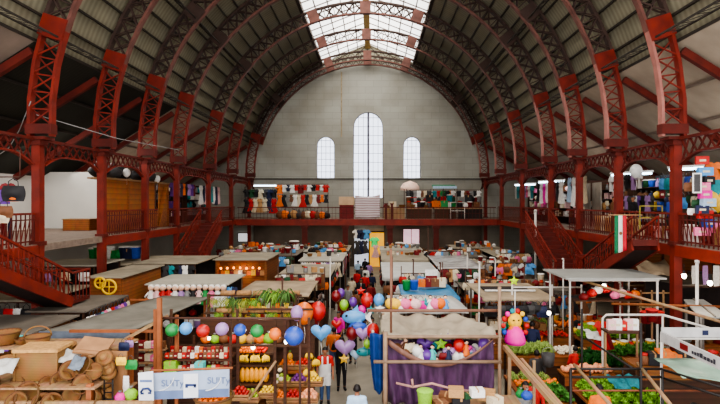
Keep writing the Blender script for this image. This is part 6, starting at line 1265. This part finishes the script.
row('bag', line((11.9, 18.6, 7.4), (11.9, 21.6, 7.4), 7), ['sky blue', 'cream', 'blue', 'grey', 'pale pink', 'teal'], 'bag', 'between the first two right pillars', 'bag', 'bags in the first right bay', 1.3, -PI / 2, frm='from the front')
for j, (c_, py) in enumerate((('red', 160), ('sky blue', 171), ('black', 180), ('pink', 186), ('magenta', 194), ('pale blue', 202), ('navy blue', 209), ('red', 214), ('blue', 223), ('pink', 231))): put('pack', at(705 + (j % 3 - 1) * 3, py + 5, 16.6), c_, '%s packet in the hanging column by the first right pillar, %s from the top' % (c_, ordn(j)), 'packet', (.36 + .08 * (j % 2), .5, .28), -.3 + .2 * (j % 3), 'hanging column of packets')
o = MB().tube([at(705, 157, 16.6), at(705, 240, 16.6)], .015, 5).tube([at(704, 240, 16.6), at(706, 240, 16.6)], .03, 5).build('cord', cm('dark grey')); tag(o, 'dark cord carrying a column of packets by the first right pillar', 'cord')
for j, (px, py, c_, s, kd) in enumerate(((714, 162, 'orange', .9, 't_shirt'), (718, 200, 'yellow', .9, 'heart'), (716, 176, 'teal', 1.0, 't_shirt'), (716, 218, 'pink', .9, 'bag'), (692, 205, 'white', .6, 'bag'), (690, 178, 'brown', .8, 'bag'), (697, 196, 'dark green', .7, 'bag'))): put(kd, at(px, py, 16.9), c_, '%s %s hung in the frontmost right bay' % (c_, {'t_shirt': 'top', 'heart': 'heart-shaped cushion', 'bag': ['bag', 'bag', 'bag', 'long bag', 'small bag', 'soft bag', 'dark bag'][j]}[kd]), 'goods', s, -.3)
t = thing('picture_frame', 'small white picture frame hung beside the first right pillar', 'picture frame', at(697, 183, 16.5), -.3); mb = MB(); mb.bar((-.11, 0, -.3), (-.11, 0, .3), .04).bar((.11, 0, -.3), (.11, 0, .3), .04).bar((-.13, 0, .3), (.13, 0, .3), .04).bar((-.13, 0, -.3), (.13, 0, -.3), .04); mb.build('frame', cm('white'), t); MB().bb((-.1, .0, -.29), (.1, .01, .29)).build('print', cm('dark grey'), t)
put('balloon', at(636, 171, 20.0), mat('clear pale balloon', (178, 176, 172), .3, .1, 3), 'pale balloon on a string between the first two right pillars', 'balloon', .5)
t = thing('display_table', 'yellow-framed display table at the gallery railing', 'table', at(651, 232, 19.6)); yl = mat('dull yellow frame', (150, 134, 60), .6)
for x in (-.42, .42): MB().bar((x, 0, 0), (x, 0, 1.0), .04).build('leg', yl, t)
for z in (.98, .55): MB().bar((-.42, 0, z), (.42, 0, z), .04).build('rail', yl, t)
MB().bb((-.42, -.2, .5), (.42, .25, .53)).build('shelf', wood_l, t)
fill(10.9, 12.4, 19.4, 'the gallery rail table', ['white', 'cream', 'tan', 'brown'], 5, z=GZ + .02, dy=.2, lvl='floor', sc=(.4, .6)); 
row('box', [(11.3, 18.6 + .6 * i, GZ + .01) for i in range(6)], ['white', 'brown', 'tan', 'pale pink', 'dark red', 'cream'], 'carton', 'along the railing of the first right bay', 'box', 'cartons along the railing', (.4, .4, .5), frm='from the front'); row('box', [(11.3, 14.6 + .55 * i, GZ + .01) for i in range(6)], ['yellow', 'brown', 'blue', 'red', 'tan', 'dark red'], 'carton', 'along the frontmost right railing', 'box', 'cartons along the front railing', (.4, .4, .6), frm='from the front'); row('box', [(11.3, 22.8 + .6 * i, GZ + .01) for i in range(6)], ['tan', 'cream', 'brown', 'tan', 'cream'], 'carton', 'along the second right bay railing', 'box', 'cartons along the second railing', (.45, .45, .7), frm='from the front')
for j, (y0, y1, z, cols_, nm_) in enumerate(((18.5, 21.8, 6.6, ['teal', 'brown', 'navy blue', 'cream', 'dark green', 'sky blue'], 'low in the first right bay'), (22.6, 26.0, 6.5, ['dark grey', 'lilac', 'black', 'purple', 'white'], 'low in the second right bay'), (14.8, 17.5, 6.9, ['yellow', 'brown', 'red', 'teal', 'white', 'pink'], 'in the frontmost right bay'), (27.0, 30.2, 6.4, ['cream', 'tan', 'white', 'dark red'], 'low in the third right bay'))):
    row('bag' if j != 1 else 't_shirt', line((12.2, y0, z), (12.2, y1, z), 9), cols_, 'bag' if j != 1 else 'top', nm_, 'bag' if j != 1 else 'garment', 'goods ' + nm_, 1.0, -PI / 2, frm='from the front', jit=.25)
t = thing('folding_door', 'pale folding door closing the third right gallery bay', 'door', (12.0, 28.4, GZ)); fd = mat('pale door boards', (146, 136, 124), .8, .2, 2)
for q in range(3): MB().bar((0, -1.0 + .7 * q, 1.25), (.12 * (q % 2), -.34 + .7 * q, 1.25), .05, 2.5).build('leaf', fd, t)
# flag
t = thing('flag', 'green, white and red flag hanging beside the climbing right staircase', 'flag', at(620.5, 215.5, 17.5), -.1); t.scale = (.8, .8, .8)
for i, (nm_, c_) in enumerate((('green_band', (26, 96, 62)), ('white_band', (206, 200, 192)), ('red_band', (168, 30, 44)))):
    MB().grid(lambda u, v: (-.24 + .16 * i + .16 * u, .03 * math.sin(8 * (i + u)) * v, -1.62 * v + .05 * (i + u) * v), 4, 8, thick=Vector((0, .01, 0))).build(nm_, mat('flag ' + nm_, c_, .8, .1, 4), t)
MB().tube([(-.5, .02, .02), (.9, .02, .02)], .025, 6).build('rod', wood_l, t); MB().ball((0, -.03, -.75), .065, 8, 6, (1, .25, 1.1)).build('emblem', cm('brown'), t)
t = thing('white_pole', 'thin white pole standing beside the facing right staircase', 'pole', at(535.5, 246, 27.5)); MB().tube([(0, 0, -2), (0, 0, 1.8)], .06, 8).build('shaft', wpost, t); MB().ball((0, 0, 1.85), .09, 8, 6).build('knob', wpost, t)
# wooden shop on the left gallery
t = thing('wooden_shop', 'orange boarded wooden shop on the left gallery', 'shop', (-12.25, 23.5, GZ)); ob = planks('orange varnished boards', (170, 102, 50), 1.2, (0, 0, 1), .6)
for i, (a, b) in enumerate(((.1, 2.4), (2.45, 4.6), (4.65, 5.6), (6.2, 7.4))): MB().bb((-.06, a, .95), (0, b, 2.5)).build('shutter', ob, t)
MB().bb((-.05, 0, .0), (0, 7.5, .95)).build('lower_panel', mat('brown lattice boards', (136, 80, 48), .8, .4, 9), t); MB().bb((-.7, 0, 2.5), (.1, 7.5, 2.58)).build('roof_board', wood_l, t); MB().bb((-.7, 5.6, 0), (-.65, 6.2, 2.5)).build('doorway', DARK, t); MB().bar((-.02, 6.05, .1), (.25, 6.5, 2.3), .3, .04).build('leaning_door', ob, t)
for y in (0, 2.42, 4.62, 7.45): MB().bar((.02, y, 0), (.02, y, 2.55), .08).build('post', wood_o, t)
for i, y in enumerate((23.9, 25.1, 26.1, 27.9, 29.1)): put('bundle', (-12.6, y, GZ + 2.6), ['black', 'dark grey', 'black', 'black', 'dark grey'][i], '%s bundle on the roof of the wooden shop, %s from the front' % (['black', 'dark grey', 'black', 'black', 'dark grey'][i], ORD[i]), 'bundle', (.9, 1.3, .7), .3, 'bundles on the wooden shop')
put('balloon', (-12.2, 25.7, GZ + 2.9), 'white', 'white balloon on the first bundles of the wooden shop roof', 'balloon', .4); put('balloon', (-12.2, 29.3, GZ + 2.75), 'white', 'white balloon on the far bundle of the wooden shop roof', 'balloon', .4)
t = thing('cabinet', 'low brown wooden cabinet against the white left wall', 'cabinet', (-15.0, 26.6, GZ)); t.scale = (.75, .75, .75); MB().bb((-.9, -.5, 0), (.9, .5, .75)).build('body', wood_o, t); MB().bb((-.85, -.53, .06), (-.02, -.5, .7)).build('door', wood_o, t); MB().bb((.02, -.53, .06), (.85, -.5, .7)).build('door', wood_o, t); MB().bb((-.95, -.55, .75), (.95, .55, .8)).build('top', wood_l, t)
o = MB().bb((NCX - AO + .02, 28.6, GZ), (NCX - AO + 3.4, 28.9, GZ + 3.1)).build('wall_partition', whitew); tag(o, 'white plastered partition closing the white bay of the left gallery', kind='structure')
for j, (px, py, c_, kd, s) in enumerate(((13.5, 178, 'black', 'bag', 1.3), (13, 189, 'orange', 'bag', .7), (3, 186, 'purple', 't_shirt', .8), (8, 183, 'dark red', 't_shirt', .7), (4, 200, 'brown', 'bag', 1.0), (1, 207, 'cream', 'bag', .9))): put(kd, at(px, py, 15.6), c_, ['long black shoulder bag hung in the frontmost left bay', 'orange pouch on the long black shoulder bag', 'purple top hung at the front left edge', 'dark red top beside the purple one', 'brown bag below the purple top', 'cream bag lowest at the front left edge'][j], 'bag' if kd == 'bag' else 'garment', s, .4)
o = MB().tube([at(-6, 177, 15.7), at(20, 177, 15.7)], .02, 5).tube([at(20, 177, 15.7), at(20, 150, 15.7)], .015, 5).build('clothes_rail', bpost); tag(o, 'thin rail carrying bags in the frontmost left bay', 'rail')
row('scarf', line((-11.9, 14.4, 5.7), (-11.9, 17.2, 5.7), 9), ['white', 'dark red', 'navy blue', 'white', 'lilac', 'black'], 'scarf', 'behind the frontmost left railing', 'garment', 'scarves behind the left railing', .8, PI / 2, frm='from the front')
fill(-14.6, -12.0, 26.4, 'the under-gallery shop', ['green', 'blue', 'white', 'navy blue', 'dark red', 'green'], 9, z=3.3, kinds=('t_shirt',) if False else ('bin', 'box', 'bundle'), lvl='roof', dy=.3, sc=(.4, .6))
# end gallery: clothes stalls
def rack(label, x0, x1, y, z, name='clothes_rack'):
    t = thing(name, label, 'clothes rack', ((x0 + x1) / 2, y, GZ)); hx = (x1 - x0) / 2
    for x in (-hx, hx): MB().bar((x, 0, 0), (x, 0, z - GZ), .06).build('post', bpost, t)
    MB().bar((-hx, 0, z - GZ), (hx, 0, z - GZ), .05).build('rail', bpost, t); MB().bar((-hx, 0, (z - GZ) * .62), (hx, 0, (z - GZ) * .62), .04).build('rail', bpost, t)
    return t
YE = 45.2
xe = lambda px, Y=YE: (px - VX) * Y / F
rack('tall clothes rack hung with red and white tops on the end gallery', xe(278), xe(328), YE, 7.75); rack('dark clothes rack at the left corner of the end gallery', xe(245), xe(276), YE, 7.5)
RW = ['orange', 'white', 'navy blue', 'white', 'red', 'dark red', 'red', 'white', 'black', 'red', 'white', 'red']
row('t_shirt', line((xe(278), YE - .1, 7.7), (xe(328), YE - .1, 7.7), 12), RW, 'top', 'on the upper rail of the tall rack', 'garment', 'tops on the tall rack', .95, jit=.3); row('dress', line((xe(278), YE - .1, 6.85), (xe(328), YE - .1, 6.85), 13), ['orange', 'black', 'grey', 'brown', 'white', 'cream', 'red', 'black', 'tan', 'white', 'dark red'], 'dress', 'on the lower rail of the tall rack', 'garment', 'dresses on the tall rack', .85, jit=.3); row('bundle', line((xe(280), YE - .9, GZ + .02), (xe(330), YE - .9, GZ + .02), 11), ['brown', 'orange', 'black', 'tan', 'dark grey', 'brown', 'cream', 'red'], 'bundle', 'on the floor before the tall rack', 'bundle', 'bundles before the tall rack', .75, jit=.3)
row('t_shirt', line((xe(245), YE - .1, 7.3), (xe(276), YE - .1, 7.3), 7), ['black', 'dark green', 'black', 'cream', 'dark grey', 'navy blue', 'black'], 'top', 'on the dark corner rack', 'garment', 'tops on the dark rack', 1.1); row('dress', line((xe(245), YE - .1, 6.5), (xe(276), YE - .1, 6.5), 7), ['black', 'red', 'cream', 'tan', 'cream', 'navy blue', 'red'], 'dress', 'on the lower rail of the corner rack', 'garment', 'dresses on the dark rack', 1.2)
put('tube', (xe(266), YE - .4, 7.6), None, 'lit greenish tube over the dark corner rack', 'lamp', 1.6)
t = thing('bed_stall', 'dark red and cream padded stand left of the striped cloth', 'stand', (xe(347), YE - .4, GZ)); MB().bb((-.6, -.3, 0), (.6, .3, 1.2)).build('lower_panel', mat('dark red panel', (112, 34, 34), .7, .2, 2), t); MB().bb((-.65, -.35, 1.2), (.65, .35, 1.9)).build('upper_panel', mat('cream pad', (196, 164, 130), .8, .15, 2), t)
st = mat('striped pinkish cloth', (190, 170, 168), .8, 0)
nt = st.node_tree; b_ = nt.nodes['Principled BSDF']; tc = nt.nodes.new('ShaderNodeTexCoord'); wv = nt.nodes.new('ShaderNodeTexWave'); wv.bands_direction = 'Z'; wv.inputs['Scale'].default_value = 1.6; wv.inputs['Distortion'].default_value = 1.2
rp = nt.nodes.new('ShaderNodeValToRGB'); rp.color_ramp.elements[0].color = (.32, .2, .2, 1); rp.color_ramp.elements[1].color = (.62, .55, .56, 1); nt.links.new(tc.outputs['Object'], wv.inputs['Vector']); nt.links.new(wv.outputs['Fac'], rp.inputs[0]); nt.links.new(rp.outputs[0], b_.inputs['Base Color'])
o = MB().grid(lambda u, v: (xe(355, 43.2) + (xe(380, 43.2) - xe(355, 43.2)) * u, 43.2 + .08 * math.sin(9 * u) * v, 6.75 - .1 * math.sin(PI * u) + .5 * max(0, u - .8) - 1.85 * v), 12, 8, thick=Vector((0, .02, 0))).build('striped_cloth', st); tag(o, 'large striped pinkish cloth draped over the end gallery railing', 'cloth')
for j, px in enumerate((386, 392)): p = (xe(px, 43.3), 43.35, GZ); t = thing('railing_post', 'short dark red railing post, %s right of the striped cloth' % ORD[j], 'post', p); MB().bb((-.1, -.1, 0), (.1, .1, 1.25)).build('shaft', red_dark, t); MB().bb((-.15, -.15, 1.25), (.15, .15, 1.35)).build('cap', red_dark, t)
GY = ['dark grey', 'black', 'grey', 'white', 'brown', 'cream', 'dark grey', 'black', 'tan', 'dark red']
for j, (x0, x1, c_, n_) in enumerate(((383, 405, GY, 6), (406, 432, GY, 7), (433, 456, ['teal', 'red', 'green', 'dark green', 'black', 'orange', 'white'], 7), (457, 482, ['black', 'white', 'brown', 'dark red', 'grey'], 7))):
    t = thing('display_table', ['long low counter right of the striped cloth on the end gallery', 'dark goods table in the right half of the end gallery', 'goods table under the green awning of the end gallery', 'goods table at the right corner of the end gallery'][j], 'table', (xe((x0 + x1) / 2), YE, GZ)); hx = (xe(x1) - xe(x0)) / 2 - .05
    MB().bb((-hx, -.4, .85), (hx, .4, .92)).build('table_top', wood_l, t); MB().bb((-hx, -.38, 0), (hx, -.34, .85)).build('front_panel', [wood_l, wood_d, wood_d, DARK][j], t)
    for x in (-hx, hx): MB().bar((x, .35, 0), (x, .35, 2.6), .06).build('post', bpost, t)
    if j: MB().bar((-hx, .35, 2.5), (hx, .35, 2.5), .05).build('rail', bpost, t)
    wn = ['the low end counter', 'the dark end table', 'the green-awning table', 'the right corner table'][j]
    fill(xe(x0), xe(x1), YE - .35, wn, c_, n_, z=GZ + .93, sc=(.4, .65), lvl='top'); 
    fill(xe(x0), xe(x1), YE - .35, wn, c_, n_, z=GZ + 1.45, dy=.62, sc=(.4, .6), lvl='back') if j != 0 else None
    if j: row('t_shirt', line((xe(x0) + .1, YE + .3, GZ + 2.45), (xe(x1) - .1, YE + .3, GZ + 2.45), n_), c_, 'top', 'on the rail over ' + wn, 'garment', 'tops over ' + wn, .85)
t = thing('awning', 'small green and white awning on the end gallery', 'awning', (xe(443), 44.6, GZ + 2.75)); MB().add([(-1.0, -.6, -.15), (1.0, -.6, -.15), (1.0, .5, .2), (-1.0, .5, .2)], [(0, 1, 2, 3)]).build('cloth', mat('green awning', (70, 120, 92), .7), t); MB().bb((-1.0, -.62, -.15), (1.0, -.58, .05)).build('white_edge', cm('pale blue'), t); MB().bar((0, .5, .2), (0, .5, -2.75), .06).build('post', bpost, t)
t = thing('garment_hoop', 'white metal frame standing among the right end tables', 'frame', (xe(456), 44.3, GZ)); MB().tube([(-.6, 0, 0), (-.6, 0, 1.4), (.6, 0, 1.4), (.6, 0, 0)], .05, 6).build('hoop', cm('white'), t); MB().bar((-.6, 0, .7), (.6, 0, .7), .04).build('rail', cm('white'), t)
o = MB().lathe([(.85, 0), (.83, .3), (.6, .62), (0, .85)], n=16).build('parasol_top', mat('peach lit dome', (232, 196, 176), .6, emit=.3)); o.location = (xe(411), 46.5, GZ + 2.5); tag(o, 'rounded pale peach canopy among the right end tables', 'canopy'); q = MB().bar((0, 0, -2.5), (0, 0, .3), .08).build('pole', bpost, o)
# under the end gallery
pn = lambda nm_, rgb, e: mat(nm_, rgb, .6, .3, 1.5, emit=e)
d = thing('door_1', 'street door under the end gallery, bright with daylight', None, (-.42, WY - .4, 0)); tag(d, kind='structure')
MB().bb((-1.4, 0, 0), (-.0, .1, 3.0)).build('left_glow', pn('daylit pale opening', (206, 212, 226), 1.0), d); MB().bb((.0, 0, 0), (1.42, .1, 3.3)).build('right_glow', pn('orange lit opening', (236, 166, 44), 1.0), d); MB().bar((0, -.05, 0), (0, -.05, 3.4), .12).build('jamb', wood_d, d); MB().bar((-1.45, -.05, 3.35), (1.45, -.05, 3.35), .15).build('lintel', wood_d, d)  # glowing panels stand in for the bright view through the doorway
row('t_shirt', line((-1.75, 49.0, 3.6), (-.5, 49.0, 3.6), 4), ['white', 'navy blue', 'navy blue', 'sky blue'], 'top', 'in the bright street door', 'garment', 'tops in the street door', 1.3); row('dress', line((-1.7, 48.9, 2.6), (-.6, 48.9, 2.6), 3), ['dark grey', 'navy blue', 'dark grey'], 'dress', 'low in the street door', 'garment', 'dresses in the street door', 1.2)
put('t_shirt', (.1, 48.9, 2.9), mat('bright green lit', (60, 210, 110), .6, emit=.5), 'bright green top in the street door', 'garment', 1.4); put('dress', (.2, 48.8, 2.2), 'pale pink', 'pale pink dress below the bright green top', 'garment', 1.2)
w5 = thing('window_5', 'pinkish lit window under the end gallery', None, ((411 - VX) * WY / F, WY - .42, 2.9)); tag(w5, kind='structure'); MB().bb((-.75, 0, -.7), (.75, .05, .7)).build('glass', pn('pink lit pane', (226, 186, 200), .9), w5); MB().tube([(-.78, -.02, -.72), (.78, -.02, -.72), (.78, -.02, .72), (-.78, -.02, .72)], .05, 4, closed=True).build('window_frame', red_dark, w5); MB().bar((0, -.03, -.7), (0, -.03, .7), .05).build('muntin', red_dark, w5)
w6 = thing('window_6', 'small white lit window at the left under the end gallery', None, ((244 - VX) * WY / F, WY - .42, 2.8)); tag(w6, kind='structure'); MB().bb((-.45, 0, -.4), (.45, .05, .4)).build('glass', pn('white lit pane', (220, 222, 224), .9), w6); MB().tube([(-.48, -.02, -.42), (.48, -.02, -.42), (.48, -.02, .42), (-.48, -.02, .42)], .05, 4, closed=True).build('window_frame', red_dark, w6)
for j, (x0, x1, cols_) in enumerate(((-9.5, -6.4, ['black', 'dark grey', 'brown', 'dark red']), (-6.2, -2.6, ['brown', 'dark grey', 'dark green', 'tan']), (2.0, 5.4, ['brown', 'tan', 'dark red', 'dark grey']), (5.8, 9.2, ['dark grey', 'black', 'brown', 'tan']))):
    t = thing('display_table', ['dim goods table in the left corner under the end gallery', 'dim goods table left of the street door', 'dim goods table right of the street door', 'dim goods table in the right corner under the end gallery'][j], 'table', ((x0 + x1) / 2, 46.2, 0)); hx = (x1 - x0) / 2; MB().bb((-hx, -.5, 1.7), (hx, .5, 1.78)).build('table_top', wood_d, t); MB().bb((-hx, -.48, 0), (hx, -.44, 1.7)).build('front_panel', wood_d, t)
    fill(x0, x1, 45.9, ['the left corner table', 'the left door table', 'the right door table', 'the right corner low table'][j], cols_, 8, z=1.79, sc=(.5, .9), lvl='top')

# ================================================================= overhead cables
for j, pts in enumerate((((-11.6, 17.9, 9.2), (-9, 24, 8.6), (-11.5, 30.5, 9.0)), ((-11.6, 17.6, 9.6), (-14, 20, 8.3), (-17.5, 22.1, 7.4)))):
    o = MB().tube([pts[0], tuple((a + b) / 2 - (.15 if i == 2 else 0) for i, (a, b) in enumerate(zip(pts[0], pts[1]))), pts[1], tuple((a + b) / 2 - (.15 if i == 2 else 0) for i, (a, b) in enumerate(zip(pts[1], pts[2]))), pts[2]], .018, 5).build('cable', cm('grey')); tag(o, ['grey cable sagging between the first and fourth left pillars', 'grey cable running out from the first left pillar to the wall'][j], 'cable')

# ================================================================= people
jeans = mat('blue jeans', (58, 78, 112), .8, .2, 8); blk = cm('black'); 
def sh(n): return mat('cloth ' + n, PAL[n], .8, .12, 8)
STAND_F = make_person(POSES['stand'], .01, .42, fine=True, apron=True); RAISE_F = make_person(POSES['raise'], .01, .95, fine=True)
person(None, (X(325, 16.0), 16.0, 0), .1, sh('red'), jeans, 'man in red shirt, white apron and jeans standing in the aisle by the fruit', .99, root=STAND_F)
person(None, (X(341.5, 17.2), 17.2, 0), .15, sh('black'), sh('black'), 'person in black holding up the balloon cluster in the aisle', .99, root=RAISE_F)
person('stand', (X(357, 12.75), 12.75, 0), PI, sh('pale blue'), jeans, 'person with dark hair seen from above at the bottom of the aisle', .98)
person('walk', (X(334, 18.6), 18.6, 0), PI, sh('orange'), jeans, 'person in orange top and jeans walking away behind the seller', .98)
person('work', (X(533, 18.9), 19.0, 0), PI * .9, sh('navy blue'), sh('black'), 'person in dark navy clothes behind the long brown counter', 1.04)
person('work', (X(577, 16.5), 16.5, 0), PI, sh('red'), sh('dark grey'), 'person in bright red top in front of the brown counter', .92)
person('stand', (X(529, 12.7), 13.0, 0), .3, sh('grey'), jeans, 'dark-haired person in grey top beside the timber rails', .98); person('long', (X(536, 13.4), 13.6, 0), -.2, sh('red'), jeans, 'person in red top partly behind the timber rails', .92)
person('work', (X(601, 12.6), 12.6, 0), PI * .95, sh('orange'), sh('black'), 'person in orange top bending at the lettuces', 1.0); person('stand', (X(694, 11.6), 11.6, 0), .5, sh('dark grey'), sh('black'), 'person in dark clothes at the bottom right below the green tarpaulin', .98)
person('stand', (X(549, 14.8), 15.9, 0), PI, sh('dark grey'), sh('black'), 'person in dark grey standing left of the grapefruit', .95)
person('carry', (X(648, 20), 18.6, 0), -1.2, sh('white'), jeans, 'person in white top by the orange table under the awning', .98); person('stand', (X(563, 22.6), 20.9, 0), .4, sh('black'), sh('black'), 'person in black between the tomato and cabbage tables', .98)
cp = [(350, 22.2, 'long', 'black', 'navy blue'), (361, 23.4, 'walk', 'white', 'black'), (343, 24.5, 'stand', 'dark red', 'black'), (368, 25.6, 'walk', 'black', 'navy blue'), (356, 26.8, 'long', 'brown', 'black'), (348, 28.0, 'walk', 'grey', 'black'), (371, 28.8, 'stand', 'dark red', 'navy blue'), (361, 30.0, 'long', 'black', 'black'), (352, 31.5, 'carry', 'cream', 'brown'), (365, 32.4, 'walk', 'red', 'black'), (372, 33.6, 'stand', 'navy blue', 'black'),
      (357, 34.4, 'walk', 'red', 'navy blue'), (366, 35.8, 'long', 'white', 'black'), (361, 37.2, 'stand', 'dark grey', 'black'), (369, 38.8, 'walk', 'lilac', 'navy blue'), (358, 40.2, 'stand', 'pale blue', 'black'), (365, 42.2, 'walk', 'black', 'brown'), (339, 21.2, 'walk', 'magenta', 'black'), (372, 20.6, 'long', 'dark grey', 'navy blue'), (353, 20.0, 'carry', 'black', 'black')]
cp.sort(key=lambda a: a[1])
for i, (px, Y, kd, s_, t_) in enumerate(cp):
    person(kd, (X(px, Y), Y, 0), R_.choice((0, PI)) + R_.uniform(-.5, .5), sh(s_), sh(t_), 'shopper in %s top in the crowded aisle, %s from the front' % (s_, ordn(i)), R_.uniform(.92, 1.02))
for i, (px, Y, s_, lab) in enumerate(((602, 25.5, 'brown', 'person in brown top on the right gallery near the white dresses'), (603, 23.6, 'black', 'person in black on the right gallery before the second bay shelves'), (649, 20.6, 'blue', 'person in blue on the right gallery near the yellow-framed table'))): person('stand', (11.8, Y, GZ), -1.4, sh(s_), sh('black'), lab, .98)
# ---- remove the pattern pieces everything was copied from
for o in list(PROTO.values()) + list(PEOPLE.values()) + [STAND_F, RAISE_F]: clear_proto(o)
# ================================================================= camera, light, world
cam = bpy.data.cameras.new('camera'); co = bpy.data.objects.new('camera', cam); C.objects.link(co)
co.location = (0, 0, H); co.rotation_euler = (PI / 2, 0, 0)
cam.sensor_width = 36; cam.lens = 36 * F / 720; cam.shift_x = -13.5 / 720; cam.shift_y = 0; cam.clip_end = 300
bpy.context.scene.camera = co
w = bpy.data.worlds.new('overcast sky'); bpy.context.scene.world = w; w.use_nodes = True
bg = w.node_tree.nodes['Background']; bg.inputs[0].default_value = (0.93, 0.95, 1.0, 1); bg.inputs[1].default_value = 3.2
def area(name, loc, rot, sx, sy, power, colr=(1, 1, 1), spread=180):
    l = bpy.data.lights.new(name, 'AREA'); l.shape = 'RECTANGLE'; l.size = sx; l.size_y = sy; l.energy = power; l.color = colr; l.spread = math.radians(spread)
    o = bpy.data.objects.new(name, l); C.objects.link(o); o.location = loc; o.rotation_euler = rot; return o
def point(name, loc, power, colr=(1, 1, 1), r=0.15):
    l = bpy.data.lights.new(name, 'POINT'); l.energy = power; l.color = colr; l.shadow_soft_size = r
    o = bpy.data.objects.new(name, l); C.objects.link(o); o.location = loc; return o
area('skylight_daylight', (NCX, 29, 22.2), (0, 0, 0), 8.5, 42, 9500, (1, 0.97, 0.92))
area('entrance_daylight', (NCX, 3.0, 9.5), (math.radians(80), 0, 0), 18, 9, 1950, (1, 0.88, 0.74))
area('left_aisle_fill', (-15.2, 24, 8.2), (0, math.radians(-20), 0), 3, 22, 420, (1, .95, .88))  # added fill light under the closed left aisle roof
area('right_aisle_fill', (14.2, 25, 8.2), (0, math.radians(20), 0), 3, 26, 420, (.95, .97, 1))  # added fill light for the right aisle and its shops
area('left_front_fill', (-15.0, 15, 7.5), (0, 0, 0), 3, 5, 90, (1, .95, .88))  # added fill on the front stretch of the left wall
point('left_aisle_point_fill', (-14.5, 33, 7.0), 90, (1, .92, .84), .4); point('left_aisle_point_fill', (-14.5, 40, 7.0), 90, (1, .92, .84), .4); point('right_aisle_point_fill', (13.2, 20, 7.6), 70, (1, .92, .84), .4); point('right_aisle_point_fill', (13.2, 33, 7.2), 90, (1, .92, .84), .4)  # unseen point fills added to brighten the aisles and their ceilings
vs = bpy.context.scene.view_settings
vs.view_transform = 'Filmic' if 'Filmic' in [i.identifier for i in vs.bl_rna.properties['view_transform'].enum_items] else 'AgX'
vs.look = 'None'
vs.exposure = 0.0
bpy.context.scene.cycles.max_bounces = 6
bpy.context.scene.cycles.diffuse_bounces = 4
bpy.context.scene.cycles.use_denoising = True
for i, p in enumerate(lamp_lights): point('shop_lamp', p, 45, (.82, .92, 1.0), .3)
point('kiosk_lamp', (-6.85, 27.3, 2.5), 130, (1, .62, .28), .3)
point('stall_bulb_light', (-4.4, 14.3, 2.75), 30, (1, .78, .55), .1)
point('stall_bulb_light', (-2.9, 13.9, 2.75), 22, (1, .78, .55), .1)
point('stall_bulb_light', (8.0, 17.2, 3.1), 40, (1, .85, .7), .1)
point('stall_bulb_light', (9.8, 15.3, 3.6), 45, (1, .85, .7), .1)
point('stall_bulb_light', (13, 17.5, 3.0), 60, (1, .8, .6), .1)
area('white_bay_fill', (-14.6, 24.0, 8.6), (math.radians(50), 0, 0), 4, 2, 160, (1, .98, .94))  # added fill that brightens the white partition bay
vs.look = 'AgX - Medium High Contrast' if vs.view_transform == 'AgX' else 'Medium High Contrast'
vs.exposure = -0.2
area('left_undercroft_fill', (-14.6, 27, 4.3), (0, 0, 0), 4.5, 18, 55, (1, .85, .68))  # weak unseen fill added to lift the dark below the left gallery
area('right_undercroft_fill', (13.4, 24, 4.3), (0, 0, 0), 4.5, 18, 55, (1, .85, .68))  # matching added fill below the right gallery
area('end_undercroft_fill', (NCX, 46.8, 4.3), (0, 0, 0), 20, 4, 480, (1, .88, .75))  # added fill, no lamp modelled, below the end gallery
